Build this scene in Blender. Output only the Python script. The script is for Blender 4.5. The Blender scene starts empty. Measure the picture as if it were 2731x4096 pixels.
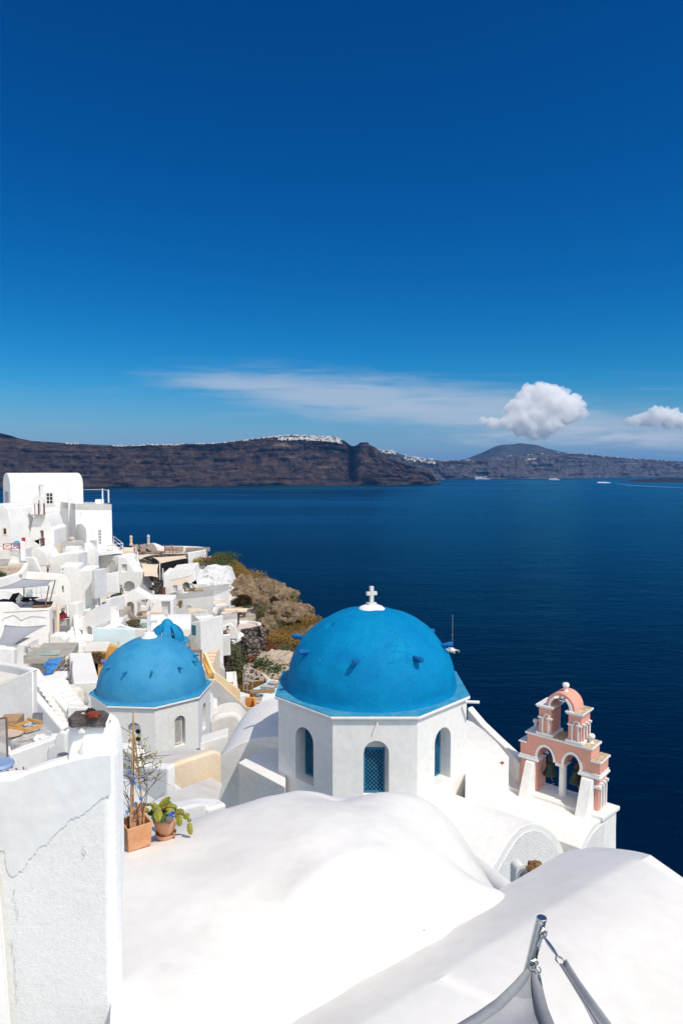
import bpy, bmesh, math, random
import numpy as np
from mathutils import Vector, Matrix, noise
from mathutils.geometry import tessellate_polygon
random.seed(7)
R = math.radians
scene = bpy.context.scene
COL = scene.collection
UP = Vector((0, 0, 1))
# ------------------------------------------------------------------ camera model: 24 mm lens, camera at the origin, sea 138 m below
F, CX, CY = 2731.0, 1365.5, 2048.0
PITCH = math.atan(172 / 2731)
cp_, sp_ = math.cos(PITCH), math.sin(PITCH)
SEA = -138.0
def ray(x, y):
    u = (x - CX) / F; v = (CY - y) / F
    return Vector((u, cp_ + v * sp_, v * cp_ - sp_))
def P(xy, Z):
    d = ray(*xy); return d * (Z / d.y)
def G(xy, z):
    d = ray(*xy); return d * (z / d.z)
def crop(ox, oy, s):
    return lambda x, y: (ox + x / s, oy + y / s)
cs = crop(0, 0, 1); cd = crop(0, 0, 1 / 1.7417)
c1 = crop(0, 1850, 3.136); c2 = crop(0, 2250, 3.136); c3 = crop(450, 2100, 3.136)
c4 = crop(450, 2450, 2.24); c5 = crop(0, 2600, 3.136); c6 = crop(850, 2100, 3.136)
cA = crop(1000, 2300, 1.568); cB = crop(1900, 2650, 2.4125); cm = crop(400, 2800, 2.24)
cy = crop(780, 2600, 4.48); cpot = crop(460, 2880, 4.2765); cL = crop(0, 3000, 1.568)
cR = crop(1731, 3096, 1.568); cr = crop(0, 2100, 5.2267); cq = crop(0, 1880, 6.031); cw = crop(0, 2850, 6.533)
def pp(c, *v):
    return [c(v[i], v[i + 1]) for i in range(0, len(v), 2)]
# ------------------------------------------------------------------ materials
MATS = {}
def nodes_of(m):
    m.use_nodes = True
    nt = m.node_tree; nt.nodes.clear()
    out = nt.nodes.new('ShaderNodeOutputMaterial')
    b = nt.nodes.new('ShaderNodeBsdfPrincipled')
    nt.links.new(b.outputs[0], out.inputs[0])
    return nt, b
def mat(name, col, rough=.8, var=None, vscale=1.5, vlo=.45, vhi=.65, bump=0, bscale=10, fine=0, fscale=60, metal=0, spec=.3, alpha=1, trans=0, stretch=None, dist=.05, grain=.06):
    """procedural surface: base colour, a second colour in soft noise patches, two octaves of bump"""
    m = bpy.data.materials.new(name); MATS[name] = m
    nt, b = nodes_of(m); N = nt.nodes.new; L = nt.links.new
    b.inputs['Roughness'].default_value = rough
    b.inputs['Metallic'].default_value = metal
    b.inputs['Specular IOR Level'].default_value = spec
    b.inputs['Alpha'].default_value = alpha
    b.inputs['Transmission Weight'].default_value = trans
    geo = N('ShaderNodeNewGeometry'); vec = geo.outputs['Position']
    if stretch:
        mp = N('ShaderNodeMapping'); mp.inputs['Scale'].default_value = stretch
        L(vec, mp.inputs[0]); vec = mp.outputs[0]
    base = N('ShaderNodeRGB'); base.outputs[0].default_value = (*col, 1); c = base.outputs[0]
    if var is not None:
        n = N('ShaderNodeTexNoise'); n.inputs['Scale'].default_value = vscale; n.inputs['Detail'].default_value = 7; n.inputs['Roughness'].default_value = .62
        L(vec, n.inputs['Vector'])
        r = N('ShaderNodeMapRange'); r.inputs[1].default_value = vlo; r.inputs[2].default_value = vhi
        L(n.outputs[0], r.inputs[0])
        mx = N('ShaderNodeMix'); mx.data_type = 'RGBA'; mx.inputs[7].default_value = (*var, 1)
        L(r.outputs[0], mx.inputs[0]); L(c, mx.inputs[6]); c = mx.outputs[2]
    if grain:
        n = N('ShaderNodeTexNoise'); n.inputs['Scale'].default_value = vscale * 9; n.inputs['Detail'].default_value = 4
        L(vec, n.inputs['Vector'])
        r = N('ShaderNodeMapRange'); r.inputs[1].default_value = .3; r.inputs[2].default_value = .7; r.inputs[3].default_value = 1 - grain; r.inputs[4].default_value = 1 + grain * .6
        L(n.outputs[0], r.inputs[0])
        mx = N('ShaderNodeVectorMath'); mx.operation = 'SCALE'; L(c, mx.inputs[0]); L(r.outputs[0], mx.inputs['Scale']); c = mx.outputs[0]
    L(c, b.inputs['Base Color'])
    if bump or fine:
        prev = None
        for st, sc, dt in ((bump, bscale, 5), (fine, fscale, 2)):
            if not st: continue
            n = N('ShaderNodeTexNoise'); n.inputs['Scale'].default_value = sc; n.inputs['Detail'].default_value = dt
            L(vec, n.inputs['Vector'])
            bp = N('ShaderNodeBump'); bp.inputs['Strength'].default_value = st; bp.inputs['Distance'].default_value = dist
            L(n.outputs[0], bp.inputs['Height'])
            if prev: L(prev, bp.inputs['Normal'])
            prev = bp.outputs[0]
        L(prev, b.inputs['Normal'])
    return m
W = mat('whitewash', (.80, .785, .755), .85, (.735, .705, .66), .55, .5, .8, .2, 3.5, .15, 28, spec=.2, dist=.022)
WF = mat('whitewash_far', (.80, .785, .76), .9, (.70, .665, .62), .35, .5, .8, .25, 1.2, .15, 6, spec=.15)
WR = mat('rough_stucco', (.76, .75, .735), .95, (.69, .665, .63), 2.5, .5, .75, .5, 18, .4, 45, spec=.1, dist=.045)
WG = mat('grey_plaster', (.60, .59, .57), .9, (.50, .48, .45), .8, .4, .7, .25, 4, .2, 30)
CREAM = mat('old_roof_plaster', (.76, .725, .67), .9, (.64, .585, .50), .7, .42, .75, .3, 3, .25, 25)
PEACH = mat('peach_plaster', (.80, .655, .49), .9, (.76, .59, .42), .9, .4, .7, .2, 4, .15, 30)
OCHRE = mat('ochre_plaster', (.70, .40, .11), .9, (.60, .32, .08), .9, .4, .7, .2, 4)
YELL = mat('yellow_plaster', (.80, .655, .42), .9, (.76, .59, .35), .9, .4, .7, .2, 4)
ORNG = mat('orange_plaster', (.72, .30, .08), .9, (.62, .24, .06), .9, .4, .7, .2, 4)
PINK = mat('pink_plaster', (.72, .345, .27), .9, (.62, .36, .23), 1.6, .52, .72, .3, 6, .3, 40)
LICH = mat('lichened_top', (.62, .50, .36), .95, (.36, .25, .13), 9, .42, .62, .6, 20)
BLUE = mat('dome_blue', (.0, .19, .42), .65, (.0, .235, .46), 1.3, .42, .62, .25, 3, .22, 22, spec=.35)
PEG = mat('peg_blue', (.0, .105, .33), .8, (.0, .14, .37), 3, bump=.4, bscale=14)
BLUE2 = mat('dome_blue_pale', (.022, .235, .46), .7, (.04, .275, .49), 1.3, .4, .6, .2, 3, .2, 22, spec=.35)
LEDGE = mat('ledge_blue', (.02, .25, .44), .8, (.07, .31, .46), 3, .42, .62, .3, 8, .3, 40)
LATT = mat('lattice_blue', (.01, .145, .29), .7, (.03, .19, .33), 5, .4, .6, .3, 20)
LATW = mat('lattice_white', (.66, .64, .60), .8, (.55, .52, .47), 5)
DARK = mat('dark_inside', (.015, .015, .018), .7, grain=0)
GLASS = mat('window_glass', (.03, .035, .045), .12, grain=0, spec=.6)
TRIM = mat('white_paint', (.78, .78, .77), .6, (.70, .69, .67), 2)
GDOOR = mat('grey_door_paint', (.42, .43, .46), .7, (.36, .37, .40), 2)
TERRA = mat('terracotta', (.58, .265, .125), .85, (.66, .37, .21), 4, .4, .7, .2, 14, .25, 90, spec=.25)
TERRA2 = mat('terracotta_pale', (.66, .36, .22), .85, (.60, .29, .16), 5, .45, .7, .15, 14, .2, 90, spec=.25)
SOIL = mat('dry_soil', (.05, .03, .02), 1, (.10, .06, .04), 12, bump=.8, bscale=40)
CANE = mat('bamboo_cane', (.52, .32, .15), .6, (.44, .24, .10), 20)
TWIG = mat('dry_twig', (.13, .075, .055), .9, (.2, .13, .09), 20)
LEAFY = mat('yellow_green_leaf', (.28, .27, .055), .6, (.40, .34, .08), 30)
CACT = mat('cactus_pad', (.20, .225, .03), .55, (.33, .29, .05), 14, .42, .62, .3, 60)
CACT2 = mat('cactus_dark', (.055, .10, .02), .6, (.10, .14, .03), 14)
LAVA = mat('dark_lava_slab', (.115, .095, .09), .95, (.19, .165, .15), 5, .4, .65, .7, 14, .7, 70)
REDST = mat('red_lava_stone', (.26, .055, .025), .95, (.35, .10, .045), 14, bump=.9, bscale=40)
BLKST = mat('black_lava_stone', (.03, .028, .03), .95, (.06, .05, .05), 14, bump=.9, bscale=40)
SHELL = mat('pale_shell', (.62, .58, .47), .5)
ROCKT = mat('tuff_rock', (.38, .285, .185), .98, (.20, .14, .085), .9, .38, .62, .9, 2.2, .9, 11, spec=.1, dist=.25, grain=.25)
WROCK = mat('whitewashed_rock', (.76, .755, .75), .95, (.52, .51, .50), .9, .5, .75, 1, 1.6, .8, 7, spec=.1, dist=.2)
GSHADE = mat('grey_shade_cloth', (.36, .37, .40), .9, (.33, .34, .37), 6, bump=.3, bscale=300, dist=.01)
GHEM = mat('grey_cloth_hem', (.26, .275, .30), .9, (.23, .245, .27), 8)
BSHADE = mat('beige_shade_cloth', (.72, .60, .46), .9, (.68, .55, .41), 1.2)
STEEL = mat('stainless_steel', (.62, .60, .57), .34, (.42, .40, .37), 6, metal=1, spec=.5)
WOOD = mat('weathered_wood', (.36, .22, .11), .8, (.26, .15, .07), 6, stretch=(1, 1, 6))
PALEW = mat('pine_wood', (.62, .36, .13), .7, (.52, .28, .09), 5)
OLDW = mat('grey_driftwood', (.42, .37, .31), .9, (.28, .23, .18), 5, bump=.5, bscale=12)
REDP = mat('red_paint', (.50, .07, .03), .6)
MAROON = mat('maroon_stone', (.14, .045, .045), .9, (.26, .13, .11), 4, bump=.6, bscale=9)
PLUM = mat('brown_metal_pole', (.20, .13, .13), .6)
BLACKF = mat('black_fabric', (.012, .012, .016), .9)
TAUPE = mat('taupe_cushion', (.30, .245, .215), .95, (.26, .21, .18), 2)
BRICKC = mat('russet_cushion', (.38, .14, .075), .9)
TEAL = mat('teal_cushion', (.0, .13, .14), .9)
TARP = mat('blue_fabric', (.05, .22, .56), .6, (.08, .28, .60), 3, bump=.9, bscale=4, dist=.15)
SKYB = mat('sky_blue_fabric', (.10, .42, .70), .8)
BUCKET = mat('red_plastic', (.45, .02, .03), .4)
CONC = mat('bare_concrete', (.42, .39, .34), .95, (.33, .30, .26), 1.5, .4, .7, .3, 6)
POOLW = mat('pool_water', (.36, .66, .58), .05, (.42, .72, .64), .8, bump=.15, bscale=4, spec=.5)
POOLG = mat('green_pool_water', (.27, .36, .30), .06, (.34, .43, .36), .8, bump=.2, bscale=4, spec=.5)
PBLUE = mat('pale_blue_plaster', (.62, .78, .82), .85, (.70, .82, .84), .6, bump=.15, bscale=3)
PTURQ = mat('turquoise_plaster', (.50, .78, .76), .8, (.58, .82, .80), .6)
SKIN = mat('skin', (.42, .20, .12), .6)
HAIR = mat('dark_hair', (.015, .010, .008), .6)
SHIRT = mat('white_shirt', (.78, .78, .80), .9)
JEAN = mat('dark_trousers', (.03, .03, .06), .9)
APRON = mat('grey_apron', (.45, .46, .50), .9)
PLASTIC = mat('pale_wrapping_film', (.56, .53, .50), .25, (.66, .64, .62), 2.5, bump=.9, bscale=5, spec=.6, dist=.12)
CARD = mat('cardboard', (.45, .28, .15), .9, (.38, .23, .12), 3)
SLATM = mat('corrugated_grey_board', (.13, .135, .15), .8, (.20, .20, .22), 6)
BRONZE = mat('bell_bronze', (.022, .035, .027), .5, (.04, .05, .035), 6, metal=.3, bump=.2, bscale=20)
HULLW = mat('ship_white', (.75, .75, .75), .5)
HULLB = mat('ship_navy', (.02, .07, .15), .4)
SHIPG = mat('ship_window_band', (.05, .08, .11), .3)
FOAM = mat('wake_foam', (.62, .68, .70), .9)
OLIVE = mat('olive_foliage', (.085, .095, .045), .9, (.13, .13, .07), 3)
DKGRN = mat('dark_green_foliage', (.035, .065, .022), .9, (.06, .09, .03), 3)
REDFO = mat('russet_foliage', (.15, .045, .020), .9, (.19, .075, .03), 3)
GOLDF = mat('dry_gold_foliage', (.25, .15, .04), .95, (.17, .10, .03), 3)
PINKFL = mat('pink_flower', (.55, .08, .10), .8)
def stonewall(name, a, b, joint, sc=2.2, jw=.08):
    """dry stone: voronoi cells of two stone colours with mortar or shadow joints"""
    m = bpy.data.materials.new(name); nt, bs = nodes_of(m); N = nt.nodes.new; L = nt.links.new
    g = N('ShaderNodeNewGeometry')
    wn = N('ShaderNodeTexNoise'); wn.inputs['Scale'].default_value = 1.3; L(g.outputs['Position'], wn.inputs['Vector'])
    ad = N('ShaderNodeMix'); ad.data_type = 'RGBA'; ad.inputs[0].default_value = .12
    L(g.outputs['Position'], ad.inputs[6]); L(wn.outputs['Color'], ad.inputs[7])
    v = N('ShaderNodeTexVoronoi'); v.inputs['Scale'].default_value = sc; L(ad.outputs[2], v.inputs['Vector'])
    e = N('ShaderNodeTexVoronoi'); e.feature = 'DISTANCE_TO_EDGE'; e.inputs['Scale'].default_value = sc; L(ad.outputs[2], e.inputs['Vector'])
    cmx = N('ShaderNodeMix'); cmx.data_type = 'RGBA'; cmx.inputs[6].default_value = (*a, 1); cmx.inputs[7].default_value = (*b, 1)
    sep = N('ShaderNodeSeparateColor'); L(v.outputs['Color'], sep.inputs[0]); L(sep.outputs[0], cmx.inputs[0])
    r = N('ShaderNodeMapRange'); r.inputs[1].default_value = jw * .6; r.inputs[2].default_value = jw; L(e.outputs['Distance'], r.inputs[0])
    m2 = N('ShaderNodeMix'); m2.data_type = 'RGBA'; m2.inputs[6].default_value = (*joint, 1)
    L(r.outputs[0], m2.inputs[0]); L(cmx.outputs[2], m2.inputs[7]); L(m2.outputs[2], bs.inputs['Base Color'])
    bp = N('ShaderNodeBump'); bp.inputs['Strength'].default_value = .9; bp.inputs['Distance'].default_value = .15
    mr = N('ShaderNodeMapRange'); mr.inputs[2].default_value = .3; L(e.outputs['Distance'], mr.inputs[0]); L(mr.outputs[0], bp.inputs['Height'])
    L(bp.outputs[0], bs.inputs['Normal']); bs.inputs['Roughness'].default_value = .95
    bs.inputs['Specular IOR Level'].default_value = .1
    return m
STONE = stonewall('dark_dry_stone', (.10, .085, .08), (.24, .21, .18), (.02, .018, .016), 2.4, .07)
REDSTONE = stonewall('maroon_lava_stone', (.115, .055, .05), (.22, .12, .10), (.035, .02, .02), 3.0, .07)
PEBBLE = stonewall('pebbles_in_mortar', (.12, .07, .05), (.30, .20, .15), (.55, .48, .40), 2.6, .22)
# ------------------------------------------------------------------ object helpers
def tag(o, label=None, cat=None, group=None, kind=None):
    if label: o['label'] = label
    if cat: o['category'] = cat
    if group: o['group'] = group
    if kind: o['kind'] = kind
    return o
def wloc(o):
    v = o.location.copy()
    while o.parent: o = o.parent; v += o.location
    return v
def mk(name, bm, mats, parent=None, smooth=35, bevel=0, seg=2, label=None, cat=None, group=None, kind=None, origin=None):
    """bmesh in world metres -> one object whose origin is the middle of its base"""
    bmesh.ops.recalc_face_normals(bm, faces=bm.faces) if kind != 'sheet' else None
    vs = [v.co for v in bm.verts]
    if origin is None:
        lo = Vector((min(v.x for v in vs), min(v.y for v in vs), min(v.z for v in vs)))
        hi = Vector((max(v.x for v in vs), max(v.y for v in vs), max(v.z for v in vs)))
        origin = Vector(((lo.x + hi.x) / 2, (lo.y + hi.y) / 2, lo.z))
    bmesh.ops.translate(bm, verts=bm.verts, vec=-origin)
    me = bpy.data.meshes.new(name); bm.to_mesh(me); bm.free()
    for m in (mats if isinstance(mats, (list, tuple)) else [mats]): me.materials.append(m)
    if smooth:
        me.polygons.foreach_set('use_smooth', [True] * len(me.polygons))
        me.set_sharp_from_angle(angle=R(smooth))
    o = bpy.data.objects.new(name, me); COL.objects.link(o)
    if parent is not None:
        o.parent = parent; o.location = origin - wloc(parent)
    else: o.location = origin
    if bevel:
        b = o.modifiers.new('round', 'BEVEL'); b.width = bevel; b.segments = seg; b.limit_method = 'ANGLE'; b.angle_limit = R(38); b.harden_normals = True
    return tag(o, label, cat, group, kind if kind != 'sheet' else None)
def empty(name, loc, label, cat, group=None):
    o = bpy.data.objects.new(name, None); COL.objects.link(o); o.location = loc; o.empty_display_size = .2
    return tag(o, label, cat, group)
def copy_tree(o, loc=None, parent=None, label=None, rz=None, sc=None):
    c = o.copy(); COL.objects.link(c)
    if parent is not None: c.parent = parent
    if loc is not None: c.location = loc
    if rz is not None: c.rotation_euler = (0, 0, rz)
    if sc is not None: c.scale = (sc, sc, sc)
    if label: c['label'] = label
    for ch in o.children: copy_tree(ch, None, c)
    return c
class Plane:
    """vertical plane through two world points; unprojects photo points on it"""
    def __init__(s, A, B):
        s.A = A.copy(); s.t = Vector((B.x - A.x, B.y - A.y, 0)).normalized()
        s.n = Vector((s.t.y, -s.t.x, 0))
        if s.n.dot(-A) < 0: s.n = -s.n
    def p(s, xy):
        d = ray(*xy); return d * (s.A.dot(s.n) / d.dot(s.n))
    def uz(s, xy):
        q = s.p(xy); return (q - s.A).dot(s.t), q.z
    def at(s, u, z, d=0):
        return Vector((s.A.x, s.A.y, 0)) + s.t * u + s.n * d + UP * z
def yawplane(xy, Z, deg):
    A = P(xy, Z); return Plane(A, A + Vector((math.cos(R(deg)), math.sin(R(deg)), 0)))
def face(bm, pts, mi=0):
    vs = [bm.verts.new(p) for p in pts]
    f = bm.faces.new(vs); f.material_index = mi; return f
def prism(bm, pts, vec, mi=0):
    """solid between a polygon and its copy moved by vec"""
    a = [bm.verts.new(p) for p in pts]; b = [bm.verts.new(p + vec) for p in pts]; n = len(a)
    fs = [bm.faces.new(a), bm.faces.new(b[::-1])]
    for i in range(n): fs.append(bm.faces.new((a[i], b[i], b[(i + 1) % n], a[(i + 1) % n])))
    for f in fs: f.material_index = mi
    return fs
def obox(bm, o, ax, ay, az, mi=0):
    """box from corner o along three edge vectors"""
    return prism(bm, [o, o + ax, o + ax + ay, o + ay], az, mi)
def plbox(bm, pl, u0, u1, z0, z1, d0, d1, mi=0):
    return obox(bm, pl.at(u0, z0, d0), pl.t * (u1 - u0), UP * (z1 - z0), pl.n * (d1 - d0), mi)
def cbox(bm, c, sx, sy, sz, rz=0, mi=0):
    M = Matrix.Rotation(rz, 3, 'Z'); x = M @ Vector((sx, 0, 0)); y = M @ Vector((0, sy, 0))
    return obox(bm, Vector(c) - x / 2 - y / 2, x, y, Vector((0, 0, sz)), mi)
def tube(bm, pts, r, n=8, mi=0, caps=True):
    """round bar along a polyline; r may be a list"""
    pts = [Vector(p) for p in pts]; rs = r if isinstance(r, (list, tuple)) else [r] * len(pts); rings = []
    for i, p in enumerate(pts):
        d = (pts[min(i + 1, len(pts) - 1)] - pts[max(i - 1, 0)])
        d = d.normalized() if d.length > 1e-9 else UP
        s = d.cross(UP) if abs(d.z) < .95 else d.cross(Vector((1, 0, 0)))
        s.normalize(); q = d.cross(s)
        rings.append([bm.verts.new(p + (s * math.cos(2 * math.pi * k / n) + q * math.sin(2 * math.pi * k / n)) * rs[i]) for k in range(n)])
    for a, b in zip(rings, rings[1:]):
        for k in range(n): bm.faces.new((a[k], a[(k + 1) % n], b[(k + 1) % n], b[k])).material_index = mi
    if caps:
        bm.faces.new(rings[0][::-1]).material_index = mi; bm.faces.new(rings[-1]).material_index = mi
def lathe(bm, c, prof, n=32, mi=0, a0=0, a1=2 * math.pi):
    """surface of revolution about z through c; prof = [(r, z)]"""
    c = Vector(c); rings = []; full = abs(a1 - a0 - 2 * math.pi) < 1e-6; m = n if full else n + 1
    for r, z in prof:
        if r < 1e-6: rings.append([bm.verts.new(c + UP * z)]); continue
        rings.append([bm.verts.new(c + Vector((r * math.cos(a0 + (a1 - a0) * k / n), r * math.sin(a0 + (a1 - a0) * k / n), z))) for k in range(m)])
    for a, b in zip(rings, rings[1:]):
        for k in range(n if full else n):
            k2 = (k + 1) % m
            if len(a) == 1 and len(b) == 1: continue
            if len(a) == 1: f = bm.faces.new((a[0], b[k2], b[k]))
            elif len(b) == 1: f = bm.faces.new((a[k], a[k2], b[0]))
            else: f = bm.faces.new((a[k], a[k2], b[k2], b[k]))
            f.material_index = mi
def wallface(bm, pl, outline, holes, recess, mi=0, mb=1):
    """front face (u,z polygon) with real openings: side walls of the opening and a back at 'recess' behind"""
    loops = [outline] + [h[0] for h in holes]
    flat = [q for l in loops for q in l]
    vs = [bm.verts.new(pl.at(u, z)) for u, z in flat]
    for tri in tessellate_polygon([[Vector((u, z, 0)) for u, z in l] for l in loops]):
        try: bm.faces.new([vs[i] for i in tri]).material_index = mi
        except ValueError: pass
    k = len(outline)
    for h in holes:
        l = h[0]; rc = h[1] if len(h) > 1 and h[1] else recess; n = len(l)
        f = vs[k:k + n]; b = [bm.verts.new(pl.at(u, z, -rc)) for u, z in l]
        for i in range(n): bm.faces.new((f[i], f[(i + 1) % n], b[(i + 1) % n], b[i])).material_index = mi
        bm.faces.new(b).material_index = h[2] if len(h) > 2 else mb
        k += n
    return vs[:len(outline)]
def archloop(u0, u1, z0, z1, n=9, rise=None):
    r = (u1 - u0) / 2 if rise is None else rise; c = (u0 + u1) / 2; hw = (u1 - u0) / 2
    top = [(c + hw * math.cos(math.pi * i / n), z1 - r + r * math.sin(math.pi * i / n)) for i in range(n + 1)]
    return [(u0, z0), (u1, z0)] + top
def rectloop(u0, u1, z0, z1): return [(u0, z0), (u1, z0), (u1, z1), (u0, z1)]
def pxrect(pl, c, x0, y0, x1, y1):
    ym = (y0 + y1) / 2; xm = (x0 + x1) / 2
    return pl.uz(c(x0, ym))[0], pl.uz(c(x1, ym))[0], pl.uz(c(xm, y1))[1], pl.uz(c(xm, y0))[1]
def box(name, label, cat, c, xl, yl, xr, yr, ZL, ZR, depth, h, m=None, bevel=.07, rim=None, holes=(), recess=.3, group=None, parent=None, back=None, mb=None):
    """house block: its front top edge runs between two photo points at given distances; rim=(thickness, drop) sinks the terrace;
    holes = [(x0,y0,x1,y1,arch)] are openings in the front"""
    A = P(c(xl, yl), ZL); B = P(c(xr, yr), ZR); pl = Plane(A, B); L = (Vector((B.x - A.x, B.y - A.y, 0))).length
    d = back if back is not None else -pl.n * depth
    bm = bmesh.new(); z0 = min(A.z, B.z) - h
    A0 = A.copy(); A0.z = z0; B0 = B.copy(); B0.z = z0
    hl = []
    for q in holes:
        u0, u1, zb, zt = pxrect(pl, c, *q[:4]); zb = max(zb, z0 + .05); zt = min(zt, min(A.z, B.z) - .05)
        u0 = max(u0, .03); u1 = min(u1, L - .03)
        hl.append((archloop(u0, u1, zb, zt) if q[4] else rectloop(u0, u1, zb, zt), q[5] if len(q) > 5 else None))
    if hl:
        v = wallface(bm, pl, [(0, z0), (L, z0), (L, B.z), (0, A.z)], hl, recess)
        a0, b0, b1, a1 = v
    else:
        a0, b0, b1, a1 = [bm.verts.new(q) for q in (A0, B0, B, A)]; bm.faces.new((a0, b0, b1, a1))
    e0, f0, f1, e1 = [bm.verts.new(q + d) for q in (A0, B0, B, A)]
    bm.faces.new((e1, f1, f0, e0)); bm.faces.new((a1, e1, e0, a0)); bm.faces.new((b0, f0, f1, b1)); bm.faces.new((a0, e0, f0, b0))
    top = bm.faces.new((a1, b1, f1, e1))
    if rim:
        bmesh.ops.inset_region(bm, faces=[top], thickness=rim[0], use_even_offset=True)
        r = bmesh.ops.extrude_discrete_faces(bm, faces=[top])['faces'] if False else [top]
        ed = bmesh.ops.extrude_face_region(bm, geom=r)
        vs = [g for g in ed['geom'] if isinstance(g, bmesh.types.BMVert)]
        bmesh.ops.translate(bm, verts=vs, vec=(0, 0, -rim[1]))
        bmesh.ops.delete(bm, geom=[f for f in r if f.is_valid], context='FACES_ONLY')
    o = mk(name, bm, [m or WF, mb or WG], parent, bevel=bevel, label=label, cat=cat, group=group)
    o_pl = pl
    return o, pl
def fac(name, label, cat, c, Z, yaw, poly, depth, m=None, holes=(), recess=.3, bevel=.07, parent=None, group=None, mb=None, smooth=35):
    """solid whose front outline is read on a vertical plane at distance Z (first point) turned by yaw, with real depth behind"""
    pts = pp(c, *poly); pl = yawplane(pts[0], Z, yaw)
    ol = [pl.uz(q) for q in pts]; bm = bmesh.new(); hl = []
    for q in holes:
        u0, u1, zb, zt = pxrect(pl, c, *q[:4])
        hl.append((archloop(u0, u1, zb, zt) if q[4] else rectloop(u0, u1, zb, zt), q[5] if len(q) > 5 else None))
    if hl:
        v = wallface(bm, pl, ol, hl, recess)
    else:
        v = [bm.verts.new(pl.at(*q)) for q in ol]; bm.faces.new(v)
    b = [bm.verts.new(pl.at(u, z, -depth)) for u, z in ol]; n = len(v)
    bm.faces.new(b[::-1])
    for i in range(n): bm.faces.new((v[i], b[i], b[(i + 1) % n], v[(i + 1) % n]))
    o = mk(name, bm, [m or WF, mb or WG], parent, bevel=bevel, label=label, cat=cat, group=group, smooth=smooth)
    return o, pl
def ribbon(name, label, cat, pts, th, h, m=None, bevel=.06, parent=None, group=None, kind=None, seg=3, cap=None):
    """parapet: wall of thickness th under a line of top points, h high (or list of heights)"""
    pts = [Vector(p) for p in pts]; bm = bmesh.new(); n = len(pts); rows = []
    hs = h if isinstance(h, (list, tuple)) else [h] * n
    for i, p in enumerate(pts):
        a = pts[max(i - 1, 0)]; b = pts[min(i + 1, n - 1)]
        t = Vector((b.x - a.x, b.y - a.y, 0)); t = t.normalized() if t.length > 1e-6 else Vector((1, 0, 0))
        s = Vector((t.y, -t.x, 0)) * th / 2
        rows.append([bm.verts.new(q) for q in (p + s, p - s, p - s - UP * hs[i], p + s - UP * hs[i])])
    for a, b in zip(rows, rows[1:]):
        for k in range(4):
            f = bm.faces.new((a[k], a[(k + 1) % 4], b[(k + 1) % 4], b[k]))
            if k == 0 and cap: f.material_index = 1
    bm.faces.new(rows[0][::-1]); bm.faces.new(rows[-1])
    return mk(name, bm, [m or WF] + ([cap] if cap else []), parent, bevel=bevel, seg=seg, label=label, cat=cat, group=group, kind=kind, smooth=40)
def slab(name, label, cat, pts, h, m=None, bevel=.03, parent=None, group=None, kind=None):
    """flat or sloped slab under a polygon of world points"""
    bm = bmesh.new(); prism(bm, pts, Vector((0, 0, -h)))
    return mk(name, bm, m or WF, parent, bevel=bevel, label=label, cat=cat, group=group, kind=kind)
def window(parent, pl, c, x0, y0, x1, y1, cols=2, rows=3, fm=None, pm=None, fw=.055, arch=False, name='window', pro=.05, surround=0, lab=None):
    u0, u1, z0, z1 = pxrect(pl, c, x0, y0, x1, y1); bm = bmesh.new(); ztop = z1
    if arch: ztop = z1 - (u1 - u0) / 2
    def bar(a, b, c_, d_, p0=0.0, p1=None): plbox(bm, pl, a, b, c_, d_, p0, pro if p1 is None else p1)
    bar(u0, u0 + fw, z0, ztop); bar(u1 - fw, u1, z0, ztop); bar(u0 + fw, u1 - fw, z0, z0 + fw); bar(u0 + fw, u1 - fw, ztop - fw, ztop)
    for i in range(1, cols):
        x = u0 + (u1 - u0) * i / cols; bar(x - fw * .4, x + fw * .4, z0 + fw, ztop - fw, 0, pro - .006)
    for j in range(1, rows):
        z = z0 + (ztop - z0) * j / rows; bar(u0 + fw, u1 - fw, z - fw * .35, z + fw * .35, 0, pro - .012)
    if arch:
        r = (u1 - u0) / 2; cu = (u0 + u1) / 2; N_ = 10
        for i in range(N_):
            a, b = math.pi * i / N_, math.pi * (i + 1) / N_
            q = [pl.at(cu + rr * math.cos(t), ztop + rr * math.sin(t)) for rr, t in ((r, a), (r, b), (r - fw, b), (r - fw, a))]
            prism(bm, q, pl.n * pro)
        for t in (R(60), R(120)):
            s = Vector((math.cos(t), math.sin(t))); w = fw * .35
            q = [pl.at(cu + s.x * k - s.y * ww, ztop + s.y * k + s.x * ww) for k, ww in ((.1 * r, -w), (r - fw, -w), (r - fw, w), (.1 * r, w))]
            prism(bm, q, pl.n * (pro - .01))
    if surround:
        s = surround
        plbox(bm, pl, u0 - s, u0 - .004, z0 - s, ztop + s, 0, .03); plbox(bm, pl, u1 + .004, u1 + s, z0 - s, ztop + s, 0, .03)
        plbox(bm, pl, u0, u1, ztop + .004, ztop + s, 0, .03); plbox(bm, pl, u0 - s * 1.3, u1 + s * 1.3, z0 - s * 1.6, z0 - s - .004, 0, .07)
    o = mk(name, bm, fm or TRIM, parent, smooth=30)
    if lab: o['label'] = lab
    bm = bmesh.new()
    if arch:
        prism(bm, [pl.at(u, z, .004) for u, z in archloop(u0 + .01, u1 - .01, z0 + .01, z1 - .01)], pl.n * .012)
    else: plbox(bm, pl, u0 + .01, u1 - .01, z0 + .01, z1 - .01, .004, .016)
    mk('pane', bm, pm or GLASS, o, smooth=0)
    return o
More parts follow.
